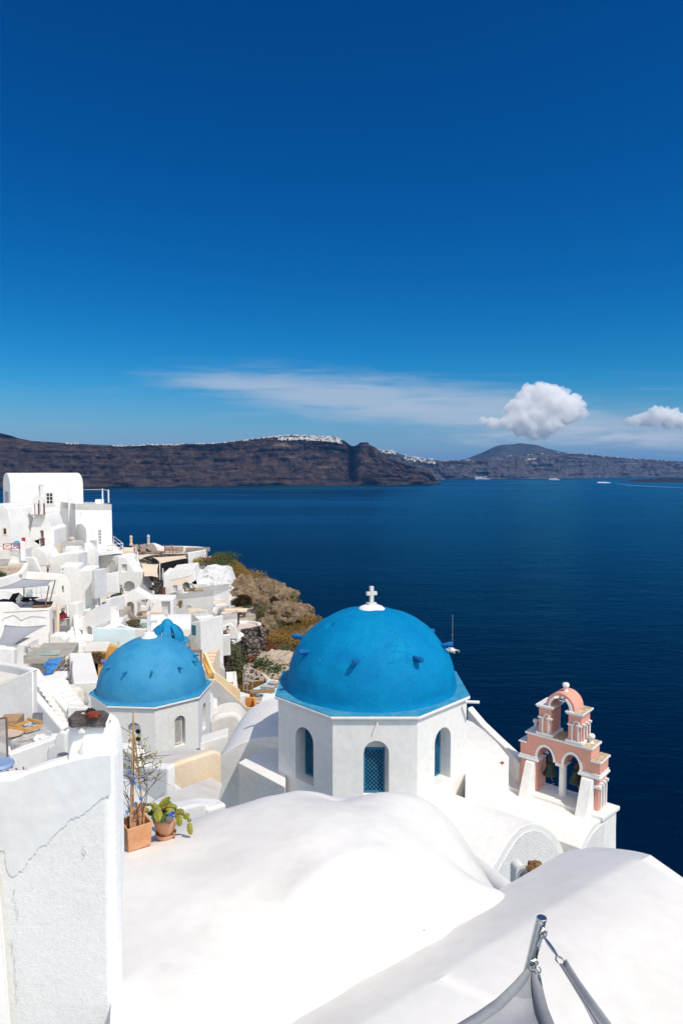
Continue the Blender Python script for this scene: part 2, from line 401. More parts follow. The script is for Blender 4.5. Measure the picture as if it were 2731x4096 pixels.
def door(parent, pl, c, x0, y0, x1, y1, m=None, boards=3, handle=True, frame=True):
    u0, u1, z0, z1 = pxrect(pl, c, x0, y0, x1, y1); bm = bmesh.new()
    w = (u1 - u0) / boards
    for i in range(boards): plbox(bm, pl, u0 + w * i + .006, u0 + w * (i + 1) - .006, z0, z1, .004, .04)
    if frame:
        plbox(bm, pl, u0 - .09, u0 - .004, z0, z1 + .09, .0, .06); plbox(bm, pl, u1 + .004, u1 + .09, z0, z1 + .09, .0, .06); plbox(bm, pl, u0, u1, z1 + .004, z1 + .09, .0, .06)
    o = mk('door', bm, m or TRIM, parent, smooth=30)
    if handle:
        bm = bmesh.new(); zc = z0 + (z1 - z0) * .48
        plbox(bm, pl, u1 - .16, u1 - .11, zc, zc + .14, .04, .10); mk('handle', bm, DARK, o)
    return o
def rail(name, label, pts, h, m, posts=None, r=.03, bars=(1.0, .5), cat='railing', group=None, parent=None):
    """post and bar railing along floor points"""
    pts = [Vector(p) for p in pts]; root = empty(name, pts[0], label, cat, group) if parent is None else parent
    for p in (pts if posts is None else posts):
        bm = bmesh.new(); tube(bm, [p, p + UP * h], r, 6); mk('post', bm, m, root)
    for b in bars:
        bm = bmesh.new(); tube(bm, [p + UP * (h * b) for p in pts], r * .85, 6); mk('bar', bm, m, root)
    return root
def stairs(name, label, A, up, width, n, rise, run, m=None, drop=2.0, cat='stairs', group=None):
    """solid flight: A = left end of the lowest tread's front edge, up = horizontal direction of climb"""
    A = Vector(A); up = Vector((up[0], up[1], 0)).normalized(); side = Vector((up.y, -up.x, 0))
    bm = bmesh.new(); prof = []
    for i in range(n):
        prof += [(i * run, i * rise), (i * run, (i + 1) * rise)]
    prof += [(n * run + .6, n * rise), (n * run + .6, -drop), (0, -drop)]
    prism(bm, [A + up * a + UP * b for a, b in prof], side * width)
    return mk(name, bm, m or WF, label=label, cat=cat, group=group, bevel=.015, seg=1)
def sail(name, label, pts, sag=.25, m=None, nu=12, cat='shade sail', conc=.12, group=None, th=.012):
    """cloth stretched between 3 or 4 corners, edges scooped inwards"""
    pts = [Vector(p) for p in pts]; tri = len(pts) == 3
    q = pts + ([pts[2]] if tri else []); cen = sum(pts, Vector()) / len(pts); bm = bmesh.new(); g = []
    for i in range(nu + 1):
        row = []
        for j in range(nu + 1):
            u, v = i / nu, j / nu
            p = (q[0] * (1 - u) + q[1] * u) * (1 - v) + (q[3] * (1 - u) + q[2] * u) * v if not tri else (q[0] * (1 - u) + q[1] * u) * (1 - v) + q[2] * v
            eu, ev = 4 * u * (1 - u), 4 * v * (1 - v)
            k = conc * max(eu * (1 - ev) , ev * (1 - eu))
            if tri and v > .5: k *= (1 - v) * 2
            p = p.lerp(cen, k); p.z -= sag * eu * ev
            row.append(bm.verts.new(p))
        g.append(row)
    for i in range(nu):
        for j in range(nu): bm.faces.new((g[i][j], g[i + 1][j], g[i + 1][j + 1], g[i][j + 1]))
    bmesh.ops.remove_doubles(bm, verts=bm.verts, dist=1e-4)
    o = mk(name, bm, m or GSHADE, label=label, cat=cat, group=group, smooth=80, kind='sheet')
    s = o.modifiers.new('thick', 'SOLIDIFY'); s.thickness = th
    return o
def blob(bm, c, sx, sy, sz, sub=3, amp=.15, fr=1.5, seed=0, rot=None, mi=0, flat=None):
    """noise-shaped lump"""
    r = bmesh.ops.create_icosphere(bm, subdivisions=sub, radius=1); sd = Vector((seed * 7.3, seed * 3.1, seed * 1.7)); c = Vector(c)
    for v in r['verts']:
        d = v.co.normalized(); k = 1 + amp * noise.fractal(d * fr + sd, .9, 2.0, 4)
        q = Vector((d.x * sx, d.y * sy, d.z * sz)) * k
        if flat is not None and q.z > flat: q.z = flat + (q.z - flat) * .15
        if rot is not None: q = rot @ q
        v.co = q + c
        for f in v.link_faces: f.material_index = mi
def leaves(bm, c, sx, sy, sz, n, size, mi=0, shell=.55, rnd=random, lean=0):
    """many small leaf faces spread through an uneven ellipsoid"""
    c = Vector(c)
    for _ in range(n):
        d = Vector((rnd.gauss(0, 1), rnd.gauss(0, 1), rnd.gauss(0, 1))).normalized()
        k = (shell + (1 - shell) * rnd.random()) * (1 + .35 * noise.noise(d * 2.3 + c))
        p = c + Vector((d.x * sx, d.y * sy, d.z * sz)) * k
        a = Vector((rnd.gauss(0, 1), rnd.gauss(0, 1), rnd.gauss(0, 1))).normalized(); b = a.orthogonal().normalized(); s = size * rnd.uniform(.6, 1.4)
        f = face(bm, [p - a * s, p + b * s * .45, p + a * s, p - b * s * .45], mi)
# ================================================================== camera, light, sky
cam_d = bpy.data.cameras.new('camera'); cam = bpy.data.objects.new('camera', cam_d); COL.objects.link(cam); scene.camera = cam
cam_d.sensor_fit = 'VERTICAL'; cam_d.sensor_height = 36; cam_d.sensor_width = 24; cam_d.lens = 36 * F / 4096
cam_d.clip_start = .1; cam_d.clip_end = 90000
cam.location = (0, 0, 0); cam.rotation_euler = (R(90) - PITCH, 0, 0)
SUN_AZ, SUN_EL = R(46), R(56)        # azimuth turned to the right from straight behind the camera
sdir = Vector((math.sin(SUN_AZ) * math.cos(SUN_EL), -math.cos(SUN_AZ) * math.cos(SUN_EL), math.sin(SUN_EL)))
sl = bpy.data.lights.new('sun', 'SUN'); sl.energy = 3.45; sl.angle = R(.5); sl.color = (1, .925, .81)
so = bpy.data.objects.new('sun', sl); COL.objects.link(so); so.rotation_euler = sdir.to_track_quat('Z', 'Y').to_euler()
w = bpy.data.worlds.new('World'); scene.world = w; w.use_nodes = True
nt = w.node_tree; nt.nodes.clear(); N = nt.nodes.new; L = nt.links.new
wo = N('ShaderNodeOutputWorld'); bg = N('ShaderNodeBackground'); L(bg.outputs[0], wo.inputs[0])
sky = N('ShaderNodeTexSky'); sky.sky_type = 'NISHITA'; sky.sun_disc = False
sky.sun_elevation = SUN_EL; sky.sun_rotation = math.pi - SUN_AZ
sky.altitude = 140; sky.air_density = 1.0; sky.dust_density = .25; sky.ozone_density = 3.5
bg.inputs[1].default_value = .10
# deep polarised blue of the day: the same grade for every ray
hs = N('ShaderNodeHueSaturation'); hs.inputs['Saturation'].default_value = 1.28; hs.inputs['Value'].default_value = 1.0; hs.inputs['Hue'].default_value = .492
L(sky.outputs[0], hs.inputs['Color'])
# thin high cloud veil low over the far coast
tc = N('ShaderNodeTexCoord'); sx = N('ShaderNodeSeparateXYZ'); L(tc.outputs['Generated'], sx.inputs[0])
def M(op, a, b=None, c=None):
    n = N('ShaderNodeMath'); n.operation = op
    for i, v in enumerate((a, b, c)):
        if v is None: continue
        if isinstance(v, (int, float)): n.inputs[i].default_value = v
        else: L(v, n.inputs[i])
    return n.outputs[0]
def SS(v, a, b):
    n = N('ShaderNodeMapRange'); n.interpolation_type = 'SMOOTHSTEP'; n.inputs[1].default_value = a; n.inputs[2].default_value = b; L(v, n.inputs[0]); return n.outputs[0]
az = M('DIVIDE', sx.outputs[0], sx.outputs[1]); el = M('DIVIDE', sx.outputs[2], sx.outputs[1])
front = M('GREATER_THAN', sx.outputs[1], .05)
def veil(sc, det, wx, wy, sd):
    cb = N('ShaderNodeCombineXYZ'); L(M('MULTIPLY', az, wx), cb.inputs[0]); L(M('MULTIPLY', el, wy), cb.inputs[1]); cb.inputs[2].default_value = sd
    n = N('ShaderNodeTexNoise'); n.inputs['Scale'].default_value = sc; n.inputs['Detail'].default_value = det; n.inputs['Roughness'].default_value = .6; n.inputs['Distortion'].default_value = .4
    L(cb.outputs[0], n.inputs['Vector']); return n.outputs[0]
# band whose centre line drops to the right
cen = M('ADD', M('MULTIPLY', az, -.11), .105)
dist = M('ABSOLUTE', M('SUBTRACT', el, cen))
half = M('ADD', M('MULTIPLY', SS(az, -.4, .05), .032), .009)
band = SS(M('SUBTRACT', half, dist), -.022, .034)
band = M('MULTIPLY', band, M('MULTIPLY', SS(az, -.44, -.16), M('SUBTRACT', 1.0, M('MULTIPLY', SS(az, .30, .5), .4))))
v1 = M('MULTIPLY', band, SS(M('ADD', M('MULTIPLY', veil(1.0, 8, 7, 60, 3.1), .8), M('MULTIPLY', band, .34)), .40, .78))
low = M('MULTIPLY', M('MULTIPLY', SS(el, .028, .04), M('SUBTRACT', 1.0, SS(el, .045, .075))), SS(az, .05, .25))
v2 = M('MULTIPLY', low, SS(veil(1.0, 7, 10, 55, 8.3), .36, .62))
wisp = M('MULTIPLY', M('MULTIPLY', SS(el, .05, .075), M('SUBTRACT', 1.0, SS(el, .12, .15))), SS(veil(1.0, 9, 5, 75, 5.7), .52, .78))
amt = M('MULTIPLY', front, M('MINIMUM', M('ADD', M('MULTIPLY', v1, .66), M('ADD', M('MULTIPLY', v2, .5), M('MULTIPLY', wisp, .2))), .85))
cm_ = N('ShaderNodeMix'); cm_.data_type = 'RGBA'; cm_.inputs[7].default_value = (5.4, 6.0, 7.0, 1)
sr = N('ShaderNodeSeparateColor'); L(hs.outputs[0], sr.inputs[0]); cc = N('ShaderNodeCombineColor')
for i, (ga, po) in enumerate(((1.0, 2.3), (.80, 1.28), (.98, 1.12))):
    L(M('MULTIPLY', M('POWER', M('MULTIPLY', M('MAXIMUM', sr.outputs[i], 0.0), .1), po), ga * 10), cc.inputs[i])
# unseen sky behind the viewer, toward the sun, brightened and greyed to fill shade
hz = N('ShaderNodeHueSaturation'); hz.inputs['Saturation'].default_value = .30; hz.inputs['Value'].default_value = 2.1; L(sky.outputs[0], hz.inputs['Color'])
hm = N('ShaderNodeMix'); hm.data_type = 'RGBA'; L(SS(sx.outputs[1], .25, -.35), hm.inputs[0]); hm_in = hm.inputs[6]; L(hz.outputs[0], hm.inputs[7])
hb = N('ShaderNodeMix'); hb.data_type = 'RGBA'; hb.inputs[7].default_value = (1.75, 3.2, 5.2, 1)      # paler air low over the horizon
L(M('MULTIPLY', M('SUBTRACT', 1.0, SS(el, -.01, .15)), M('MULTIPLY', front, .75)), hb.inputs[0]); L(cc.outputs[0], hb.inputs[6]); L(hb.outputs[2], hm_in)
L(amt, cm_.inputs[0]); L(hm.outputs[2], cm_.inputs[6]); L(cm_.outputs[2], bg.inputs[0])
vs_ = scene.view_settings; vs_.view_transform = 'Standard'; vs_.look = 'None'; vs_.gamma = 1; vs_.exposure = -.02
scene.render.film_transparent = False
scene.cycles.max_bounces = 24; scene.cycles.diffuse_bounces = 6; scene.cycles.glossy_bounces = 3; scene.cycles.transparent_max_bounces = 12
scene.cycles.volume_bounces = 22; scene.cycles.use_denoising = True; scene.cycles.sample_clamp_indirect = 6
# ================================================================== sea
m = bpy.data.materials.new('deep_sea'); nt2, b = nodes_of(m); N2 = nt2.nodes.new; L2 = nt2.links.new
g = N2('ShaderNodeNewGeometry')
def n2(scale, det, stretch, rough=.55):
    mp = N2('ShaderNodeMapping'); mp.inputs['Scale'].default_value = stretch; mp.inputs['Rotation'].default_value = (0, 0, .35); L2(g.outputs['Position'], mp.inputs[0])
    t = N2('ShaderNodeTexNoise'); t.inputs['Scale'].default_value = scale; t.inputs['Detail'].default_value = det; t.inputs['Roughness'].default_value = rough; L2(mp.outputs[0], t.inputs['Vector']); return t.outputs[0]
mx = N2('ShaderNodeMix'); mx.data_type = 'RGBA'; mx.inputs[6].default_value = (.0, .0075, .028, 1); mx.inputs[7].default_value = (.0, .0145, .046, 1)
sw = N2('ShaderNodeMapRange'); sw.inputs[1].default_value = .36; sw.inputs[2].default_value = .62; L2(n2(.0013, 6, (.30, 1.6, 1)), sw.inputs[0]); L2(sw.outputs[0], mx.inputs[0]); L2(mx.outputs[2], b.inputs['Base Color'])
rr = N2('ShaderNodeMapRange'); rr.inputs[1].default_value = .38; rr.inputs[2].default_value = .62; rr.inputs[3].default_value = .16; rr.inputs[4].default_value = .34
L2(n2(.0011, 4, (.3, 1.3, 1)), rr.inputs[0]); L2(rr.outputs[0], b.inputs['Roughness'])
b.inputs['Specular IOR Level'].default_value = 0
prev = None
for sc_, st_, dd, det in ((.02, .30, 6.0, 6), (.11, .45, 1.6, 5), (.5, .35, .4, 3)):
    bp = N2('ShaderNodeBump'); bp.inputs['Strength'].default_value = st_; bp.inputs['Distance'].default_value = dd
    L2(n2(sc_, det, (.7, 1.5, 1), .6), bp.inputs['Height'])
    if prev: L2(prev, bp.inputs['Normal'])
    prev = bp.outputs[0]
L2(prev, b.inputs['Normal'])
# reflection through a polarising filter: weak and blue
gl2 = N2('ShaderNodeBsdfGlossy'); gl2.inputs['Color'].default_value = (.08, .47, .64, 1); L2(rr.outputs[0], gl2.inputs['Roughness']); L2(prev, gl2.inputs['Normal'])
fr2 = N2('ShaderNodeFresnel'); fr2.inputs['IOR'].default_value = 1.13; L2(prev, fr2.inputs['Normal'])
ms2 = N2('ShaderNodeMixShader'); L2(fr2.outputs[0], ms2.inputs[0]); L2(b.outputs[0], ms2.inputs[1]); L2(gl2.outputs[0], ms2.inputs[2])
L2(ms2.outputs[0], [n for n in nt2.nodes if n.type == 'OUTPUT_MATERIAL'][0].inputs[0])
bm = bmesh.new(); S = 24000
face(bm, [Vector((-S, -2500, SEA)), Vector((S, -2500, SEA)), Vector((S, 2 * S - 12000, SEA)), Vector((-S, 2 * S - 12000, SEA))])
mk('sea', bm, m, kind='structure', origin=Vector((0, 0, SEA)))
# ================================================================== far caldera coast
m = bpy.data.materials.new('layered_volcanic_cliff'); nt3, b = nodes_of(m); N3 = nt3.nodes.new; L3 = nt3.links.new
g = N3('ShaderNodeNewGeometry')
def n3(scale, det, st, ro=.65):
    mp = N3('ShaderNodeMapping'); mp.inputs['Scale'].default_value = st; L3(g.outputs['Position'], mp.inputs[0])
    t = N3('ShaderNodeTexNoise'); t.inputs['Scale'].default_value = scale; t.inputs['Detail'].default_value = det; t.inputs['Roughness'].default_value = ro; L3(mp.outputs[0], t.inputs['Vector']); return t.outputs[0]
rp = N3('ShaderNodeValToRGB'); cr_ = rp.color_ramp
for p_, c_ in ((0.36, (.009, .008, .009)), (.44, (.050, .037, .032)), (.49, (.100, .067, .050)), (.52, (.024, .020, .021)), (.57, (.092, .067, .054)), (.61, (.028, .023, .023)), (.68, (.17, .13, .10))):  # rock strata tones; the darkest bands also paint in the ledge shadows
    e = cr_.elements.new(p_); e.color = (*c_, 1)
cr_.elements.remove(cr_.elements[0]); cr_.elements.remove(cr_.elements[-1])
L3(n3(1.0, 9, (.0016, .0016, .030)), rp.inputs[0])
rp2 = N3('ShaderNodeMix'); rp2.data_type = 'RGBA'; rp2.blend_type = 'MULTIPLY'; rp2.inputs[0].default_value = .8
n_ = N3('ShaderNodeMapRange'); n_.inputs[1].default_value = .38; n_.inputs[2].default_value = .62; n_.inputs[3].default_value = .35; n_.inputs[4].default_value = 1.35
L3(n3(1.0, 8, (.011, .011, .018), .7), n_.inputs[0]); L3(rp.outputs[0], rp2.inputs[6]); L3(n_.outputs[0], rp2.inputs[7])
L3(rp2.outputs[2], b.inputs['Base Color']); b.inputs['Roughness'].default_value = 1; b.inputs['Specular IOR Level'].default_value = 0
bp = N3('ShaderNodeBump'); bp.inputs['Strength'].default_value = 1; bp.inputs['Distance'].default_value = 45
L3(n3(1.0, 9, (.006, .006, .021), .7), bp.inputs['Height']); L3(bp.outputs[0], b.inputs['Normal'])
CLIFF = m
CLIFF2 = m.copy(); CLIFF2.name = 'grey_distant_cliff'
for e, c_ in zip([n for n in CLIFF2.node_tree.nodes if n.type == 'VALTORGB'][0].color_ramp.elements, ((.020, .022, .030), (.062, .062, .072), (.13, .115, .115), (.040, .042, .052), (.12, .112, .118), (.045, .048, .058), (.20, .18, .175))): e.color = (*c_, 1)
def interp(tab, x):
    return float(np.interp(x, [t[0] for t in tab], [t[1] for t in tab]))
def coast(name, x0, x1, base, top, setb, n, rows, amp, seed, talus=.22, steps=8, label=None, notch=None, cm=None):
    """cliff strip: base and top read in photo pixels; gullies, ledges and talus in real metres"""
    bm = bmesh.new(); cols = []; s = 0; last = None
    for i in range(n + 1):
        x = x0 + (x1 - x0) * i / n; yb = interp(base, x); B = G((x, yb), SEA)
        T = P((x, interp(top, x)), B.y + interp(setb, x)); dh = T - B; H = dh.z
        T.z += noise.fractal(Vector((x * .05, seed, 0)), 1, 2, 4) * 5
        out = Vector((-B.x, -B.y, 0)).normalized()
        if last is not None: s += (B - last).length
        last = B; col = []
        for j in range(rows + 1):
            v = j / rows; q = Vector((s * .0016, v * .55, seed))
            # horizontal run of the profile: gentle talus, then ledges
            k = v * steps + noise.noise(Vector((s * .0012, v * 4, seed + 4))) * .9
            st = (math.floor(k) + (k % 1) ** 3) / steps if v < 1 else 1
            hz = (1 - talus) * st + talus * (1 - (1 - v) ** 2.4)
            p = B + Vector((dh.x, dh.y, 0)) * min(max(hz, 0), 1) + UP * (H * v)
            gl = noise.ridged_multi_fractal(q * 1.0 + Vector((0, 0, 3)), .9, 2.1, 6, 1, 2) - 1.1
            gl2 = noise.fractal(Vector((s * .009, v * 3.2, seed + 9)), .8, 2.1, 5)
            env = min(1, v * 6) * min(1, (1.06 - v) * 3.2)
            p += out * (gl * amp * 1.5 * env + gl2 * amp * .5 * env)
            p.z += gl2 * 5 * env
            if notch: p -= out * (notch[2] * env * math.exp(-((x - notch[0]) / notch[1]) ** 2))
            col.append(bm.verts.new(p))
        back = T + Vector((T.x, T.y, 0)).normalized() * 900 - UP * 18
        col.append(bm.verts.new(back)); cols.append(col)
    for a, c in zip(cols, cols[1:]):
        for j in range(len(a) - 1): bm.faces.new((a[j], c[j], c[j + 1], a[j + 1]))
    return mk(name, bm, cm or CLIFF, smooth=60, kind='structure', label=label, origin=Vector((0, 6000, SEA)))
D = 1.7417
top1 = [(a * D, b_ * D) for a, b_ in ((-120, 990), (0, 994), (25, 1000), (45, 1007), (75, 1013), (110, 1015), (160, 1018), (230, 1022), (300, 1024), (340, 1021), (390, 1021), (440, 1019), (490, 1018), (530, 1014), (570, 1010), (604, 1005), (640, 1002), (690, 1001), (740, 1003), (770, 1006), (790, 1012), (806, 1023), (814, 1024), (823, 1020), (826, 1016), (845, 1016), (848, 1021), (862, 1028), (884, 1047), (910, 1058), (934, 1067), (960, 1073), (984, 1080), (1000, 1098), (1006, 1106))]
base1 = [(a * D, b_ * D) for a, b_ in ((-120, 1122), (150, 1119), (330, 1117.6), (500, 1116.5), (700, 1115), (880, 1114), (970, 1112), (1006, 1109.5))]
set1 = [(-210, 900), (0, 800), (300, 520), (600, 420), (1100, 420), (1380, 380), (1450, 300), (1600, 200), (1752, 40)]
top2 = [(a * D, b_ * D) for a, b_ in ((800, 1030), (867, 1034), (900, 1036), (925, 1045), (950, 1051), (990, 1056), (1009, 1057), (1069, 1056), (1100, 1054), (1150, 1049), (1200, 1046), (1250, 1042), (1280, 1040), (1345, 1042), (1380, 1047), (1420, 1050), (1500, 1055), (1568, 1060), (1700, 1064))]
base2 = [(a * D, b_ * D) for a, b_ in ((800, 1106), (1000, 1101.5), (1100, 1100.5), (1200, 1099.5), (1300, 1098.4), (1400, 1097), (1568, 1096), (1700, 1095.4))]
set2 = [(1390, 700), (1600, 500), (1800, 400), (2100, 700), (2300, 600), (2731, 500), (3000, 500)]
coast('far_cliff', -209, 1752, base1, top1, set1, 520, 46, 95, 1.3, label='long dark layered caldera cliff across the water', notch=(1404, 16, 300))
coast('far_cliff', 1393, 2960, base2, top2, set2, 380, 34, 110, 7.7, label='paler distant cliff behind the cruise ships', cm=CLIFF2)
# volcanic mountain behind the right coast
bm = bmesh.new(); prof = [(1010, 1062), (1069, 1054), (1090, 1046), (1110, 1038), (1130, 1028), (1145, 1022.5), (1160, 1021), (1180, 1020), (1192, 1017.4), (1215, 1020), (1232, 1022), (1255, 1030), (1285, 1037), (1320, 1042), (1380, 1050), (1440, 1058)]
rows = []
for i in range(120):
    x = 1010 + 430 * i / 119; y = interp(prof, x); T = P((x * D, y * D), 13400); row = []
    for j in range(16):
        v = j / 15; q = T * 1.0; q.z = SEA + (T.z - SEA) * (1 - v) ** 1.15; q -= Vector((T.x, T.y, 0)).normalized() * (1900 * v)
        q += Vector((-.2, -1, 0)) * noise.fractal(Vector((x * .03, v * 1.2, 5)), .9, 2, 5) * 190 * min(1, v * 4)
        row.append(bm.verts.new(q))
    q = T.copy(); q.y += 2500; q.z = SEA; row.insert(0, bm.verts.new(q)); rows.append(row)
for a, c in zip(rows, rows[1:]):
    for j in range(len(a) - 1): bm.faces.new((a[j], c[j], c[j + 1], a[j + 1]))
mk('mountain', bm, mat('mountain_scrub', (.042, .052, .062), 1, (.07, .07, .072), .003, .4, .65, 1, .006, spec=0, dist=30), smooth=60, kind='structure')
# islet at the right edge
bm = bmesh.new(); rows = []
for i in range(50):
    x = 1466 + 170 * i / 49; B = G((x * D, 1107.2 * D), SEA - .5); h = interp([(1466, 0), (1475, 8), (1500, 22), (1530, 30), (1568, 40), (1640, 30)], x); row = []
    for j in range(9):
        v = j / 8; row.append(bm.verts.new(B + Vector((0, 620 * v, h * math.sin(math.pi * v) ** .7 * (1 + .5 * noise.noise(Vector((x * .08, v * 3, 2))))))))
    rows.append(row)
for a, c in zip(rows, rows[1:]):
    for j in range(8): bm.faces.new((a[j], c[j], c[j + 1], a[j + 1]))
mk('islet', bm, mat('black_lava', (.022, .020, .018), 1, (.04, .034, .028), .03, spec=0), smooth=40, kind='structure')
bm = bmesh.new(); blob(bm, G((1001 * D, 1112 * D), SEA) + UP * 2, 45, 40, 22, 3, .4, 2, 3); mk('sea_rock', bm, CLIFF, smooth=30, kind='structure')
# white towns strung along the rim: specks nobody could count
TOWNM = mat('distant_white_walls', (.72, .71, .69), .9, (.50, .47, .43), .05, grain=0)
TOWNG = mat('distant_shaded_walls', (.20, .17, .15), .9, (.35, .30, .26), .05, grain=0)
def town(label, spec, sd):
    rnd = random.Random(sd); bm = bmesh.new()
    for n, xa, xb, tops, Zf, y0, y1, sz in spec:
        for _ in range(n):
            x = rnd.uniform(xa, xb); yt = interp(tops[0], x * D) / D; Zb = G((x * D, interp(tops[1], x * D)), SEA).y + interp(tops[2], x * D)
            k = rnd.random(); y = yt + y0 + (y1 - y0) * k; Z = Zb + 60 - 160 * k + Zf
            c = P((x * D, y * D), Z); s = rnd.uniform(.6, 1.3) * sz
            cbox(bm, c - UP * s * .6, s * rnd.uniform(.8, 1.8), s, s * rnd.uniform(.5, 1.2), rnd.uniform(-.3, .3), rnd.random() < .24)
    return mk('distant_town', bm, [TOWNM, TOWNG], smooth=0, label=label, kind='stuff')
t1 = (top1, base1, set1); t2 = (top2, base2, set2)
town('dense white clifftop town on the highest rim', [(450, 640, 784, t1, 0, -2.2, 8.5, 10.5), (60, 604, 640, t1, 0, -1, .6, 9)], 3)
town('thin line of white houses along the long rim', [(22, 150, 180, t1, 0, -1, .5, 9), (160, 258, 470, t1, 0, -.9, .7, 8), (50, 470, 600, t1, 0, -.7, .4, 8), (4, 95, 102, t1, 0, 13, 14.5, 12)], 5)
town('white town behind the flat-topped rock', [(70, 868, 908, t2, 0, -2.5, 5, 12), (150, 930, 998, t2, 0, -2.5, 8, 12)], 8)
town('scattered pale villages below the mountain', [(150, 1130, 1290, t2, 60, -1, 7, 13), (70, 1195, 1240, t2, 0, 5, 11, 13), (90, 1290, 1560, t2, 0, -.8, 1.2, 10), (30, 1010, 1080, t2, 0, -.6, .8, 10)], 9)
# ================================================================== cumulus clouds
cmat = bpy.data.materials.new('cumulus_vapour'); cmat.use_nodes = True; n4 = cmat.node_tree; n4.nodes.clear()
o4 = n4.nodes.new('ShaderNodeOutputMaterial'); pv = n4.nodes.new('ShaderNodeVolumePrincipled'); n4.links.new(pv.outputs[0], o4.inputs['Volume'])
pv.inputs['Color'].default_value = (1, 1, 1, 1); pv.inputs['Anisotropy'].default_value = -.28
CLOUD_D = .0055
pv.inputs['Density'].default_value = CLOUD_D
def cloud(label, puffs, Z, sd):
    bm = bmesh.new(); rnd = random.Random(sd)
    for i, (x, y, r) in enumerate(puffs):
        c = P((x * D, y * D), Z + rnd.uniform(-.3, .3) * r * Z / 1568); rr_ = r / 1568 * Z
        blob(bm, c, rr_, rr_ * .8, rr_ * .92, 4, .42, 1.9, sd + i)
    o = mk('cloud', bm, cmat, smooth=80, kind='structure', label=label)
    rm = o.modifiers.new('merge', 'REMESH'); rm.mode = 'VOXEL'; rm.voxel_size = Z / 1568 * 1.6
    return o
cloud('tall white cumulus above the mountain', [(1190, 940, 30), (1215, 912, 30), (1245, 900, 26), (1275, 920, 32), (1310, 930, 30), (1240, 945, 36), (1210, 965, 34), (1260, 968, 30), (1300, 950, 28), (1335, 950, 14), (1180, 962, 22), (1165, 972, 20), (1130, 972, 16), (1108, 966, 10), (1225, 985, 26), (1250, 996, 16), (1196, 985, 20), (1230, 1000, 13), (1272, 893, 12)], 21000, 2)
cloud('white cumulus cut by the right edge', [(1455, 968, 14), (1480, 962, 18), (1508, 952, 21), (1535, 957, 22), (1562, 966, 20), (1595, 960, 22), (1500, 970, 15), (1535, 972, 15), (1440, 966, 8)], 21000, 40)
# ================================================================== smooth height fields through measured points
def rbf(pts, smooth=0.0):
    A = np.array([[p.x, p.y] for p in pts]); z = np.array([p.z for p in pts]); n = len(A)
    d2 = ((A[:, None] - A[None]) ** 2).sum(-1); K = np.where(d2 > 0, .5 * d2 * np.log(d2 + 1e-12), 0) + np.eye(n) * smooth
    Pm = np.c_[np.ones(n), A]; M_ = np.r_[np.c_[K, Pm], np.c_[Pm.T, np.zeros((3, 3))]]
    wv = np.linalg.solve(M_, np.r_[z, np.zeros(3)])
    def f(x, y):
        d = (x - A[:, 0]) ** 2 + (y - A[:, 1]) ** 2
        return float((wv[:n] * .5 * d * np.log(d + 1e-12)).sum() + wv[n] + wv[n + 1] * x + wv[n + 2] * y)
    return f
# ================================================================== the big church
Z0 = 20.0; FL = P(cd(760, 1644), Z0); FR = P(cd(963, 1643), Z0); FR.z = FL.z
side = (FR - FL).length; apo = 1.2071 * side
CC = (FL + FR) / 2 + Vector((0, apo, 0)); CC.z = FL.z; CZ = CC.z
church = empty('blue_domed_church', Vector((CC.x, CC.y, -13)), 'large white octagonal church with bright blue dome and stone cross', 'church')
def octa(c, ap, rot=0.0):
    r = ap / math.cos(math.pi / 8)
    return [Vector((c.x + r * math.sin(rot + math.pi / 8 + k * math.pi / 4), c.y - r * math.cos(rot + math.pi / 8 + k * math.pi / 4), 0)) for k in range(-1, 7)]
def drum(parent, c, ap, rot, ztop, zbot, wins, m=W, over=.11, band=.10):
    """eight walls; wins = {face: (u0,u1,z0,z1)} measured along each face; returns the face planes"""
    v = octa(c, ap - over, rot); bm = bmesh.new(); planes = []
    for k in range(8):
        a, b = v[k], v[(k + 1) % 8]; pl = Plane.__new__(Plane); pl.A = a.copy(); pl.t = (b - a).normalized(); pl.n = Vector((pl.t.y, -pl.t.x, 0))
        if pl.n.dot(a - Vector((c.x, c.y, 0))) < 0: pl.n = -pl.n
        planes.append(pl); Ln = (b - a).length
        hl = [(archloop(*wins[k][:4]), wins[k][4])] if k in wins else []
        if hl: wallface(bm, pl, [(0, zbot), (Ln, zbot), (Ln, ztop), (0, ztop)], hl, wins[k][4])
        else: face(bm, [pl.at(0, zbot), pl.at(Ln, zbot), pl.at(Ln, ztop), pl.at(0, ztop)])
    bmesh.ops.remove_doubles(bm, verts=bm.verts, dist=.002)
    mk('drum', bm, [m, m], parent, smooth=25)
    vv = octa(c, ap, rot); bm = bmesh.new(); prism(bm, [q + UP * (ztop + .004) for q in vv], UP * band)
    mk('cornice', bm, m, parent, bevel=.03, smooth=25)
    vv = octa(c, ap - .015, rot); bm = bmesh.new(); prism(bm, [q + UP * (ztop + band + .002) for q in vv], UP * .035)
    mk('ledge', bm, LEDGE, parent, bevel=.015, smooth=25)
    return planes
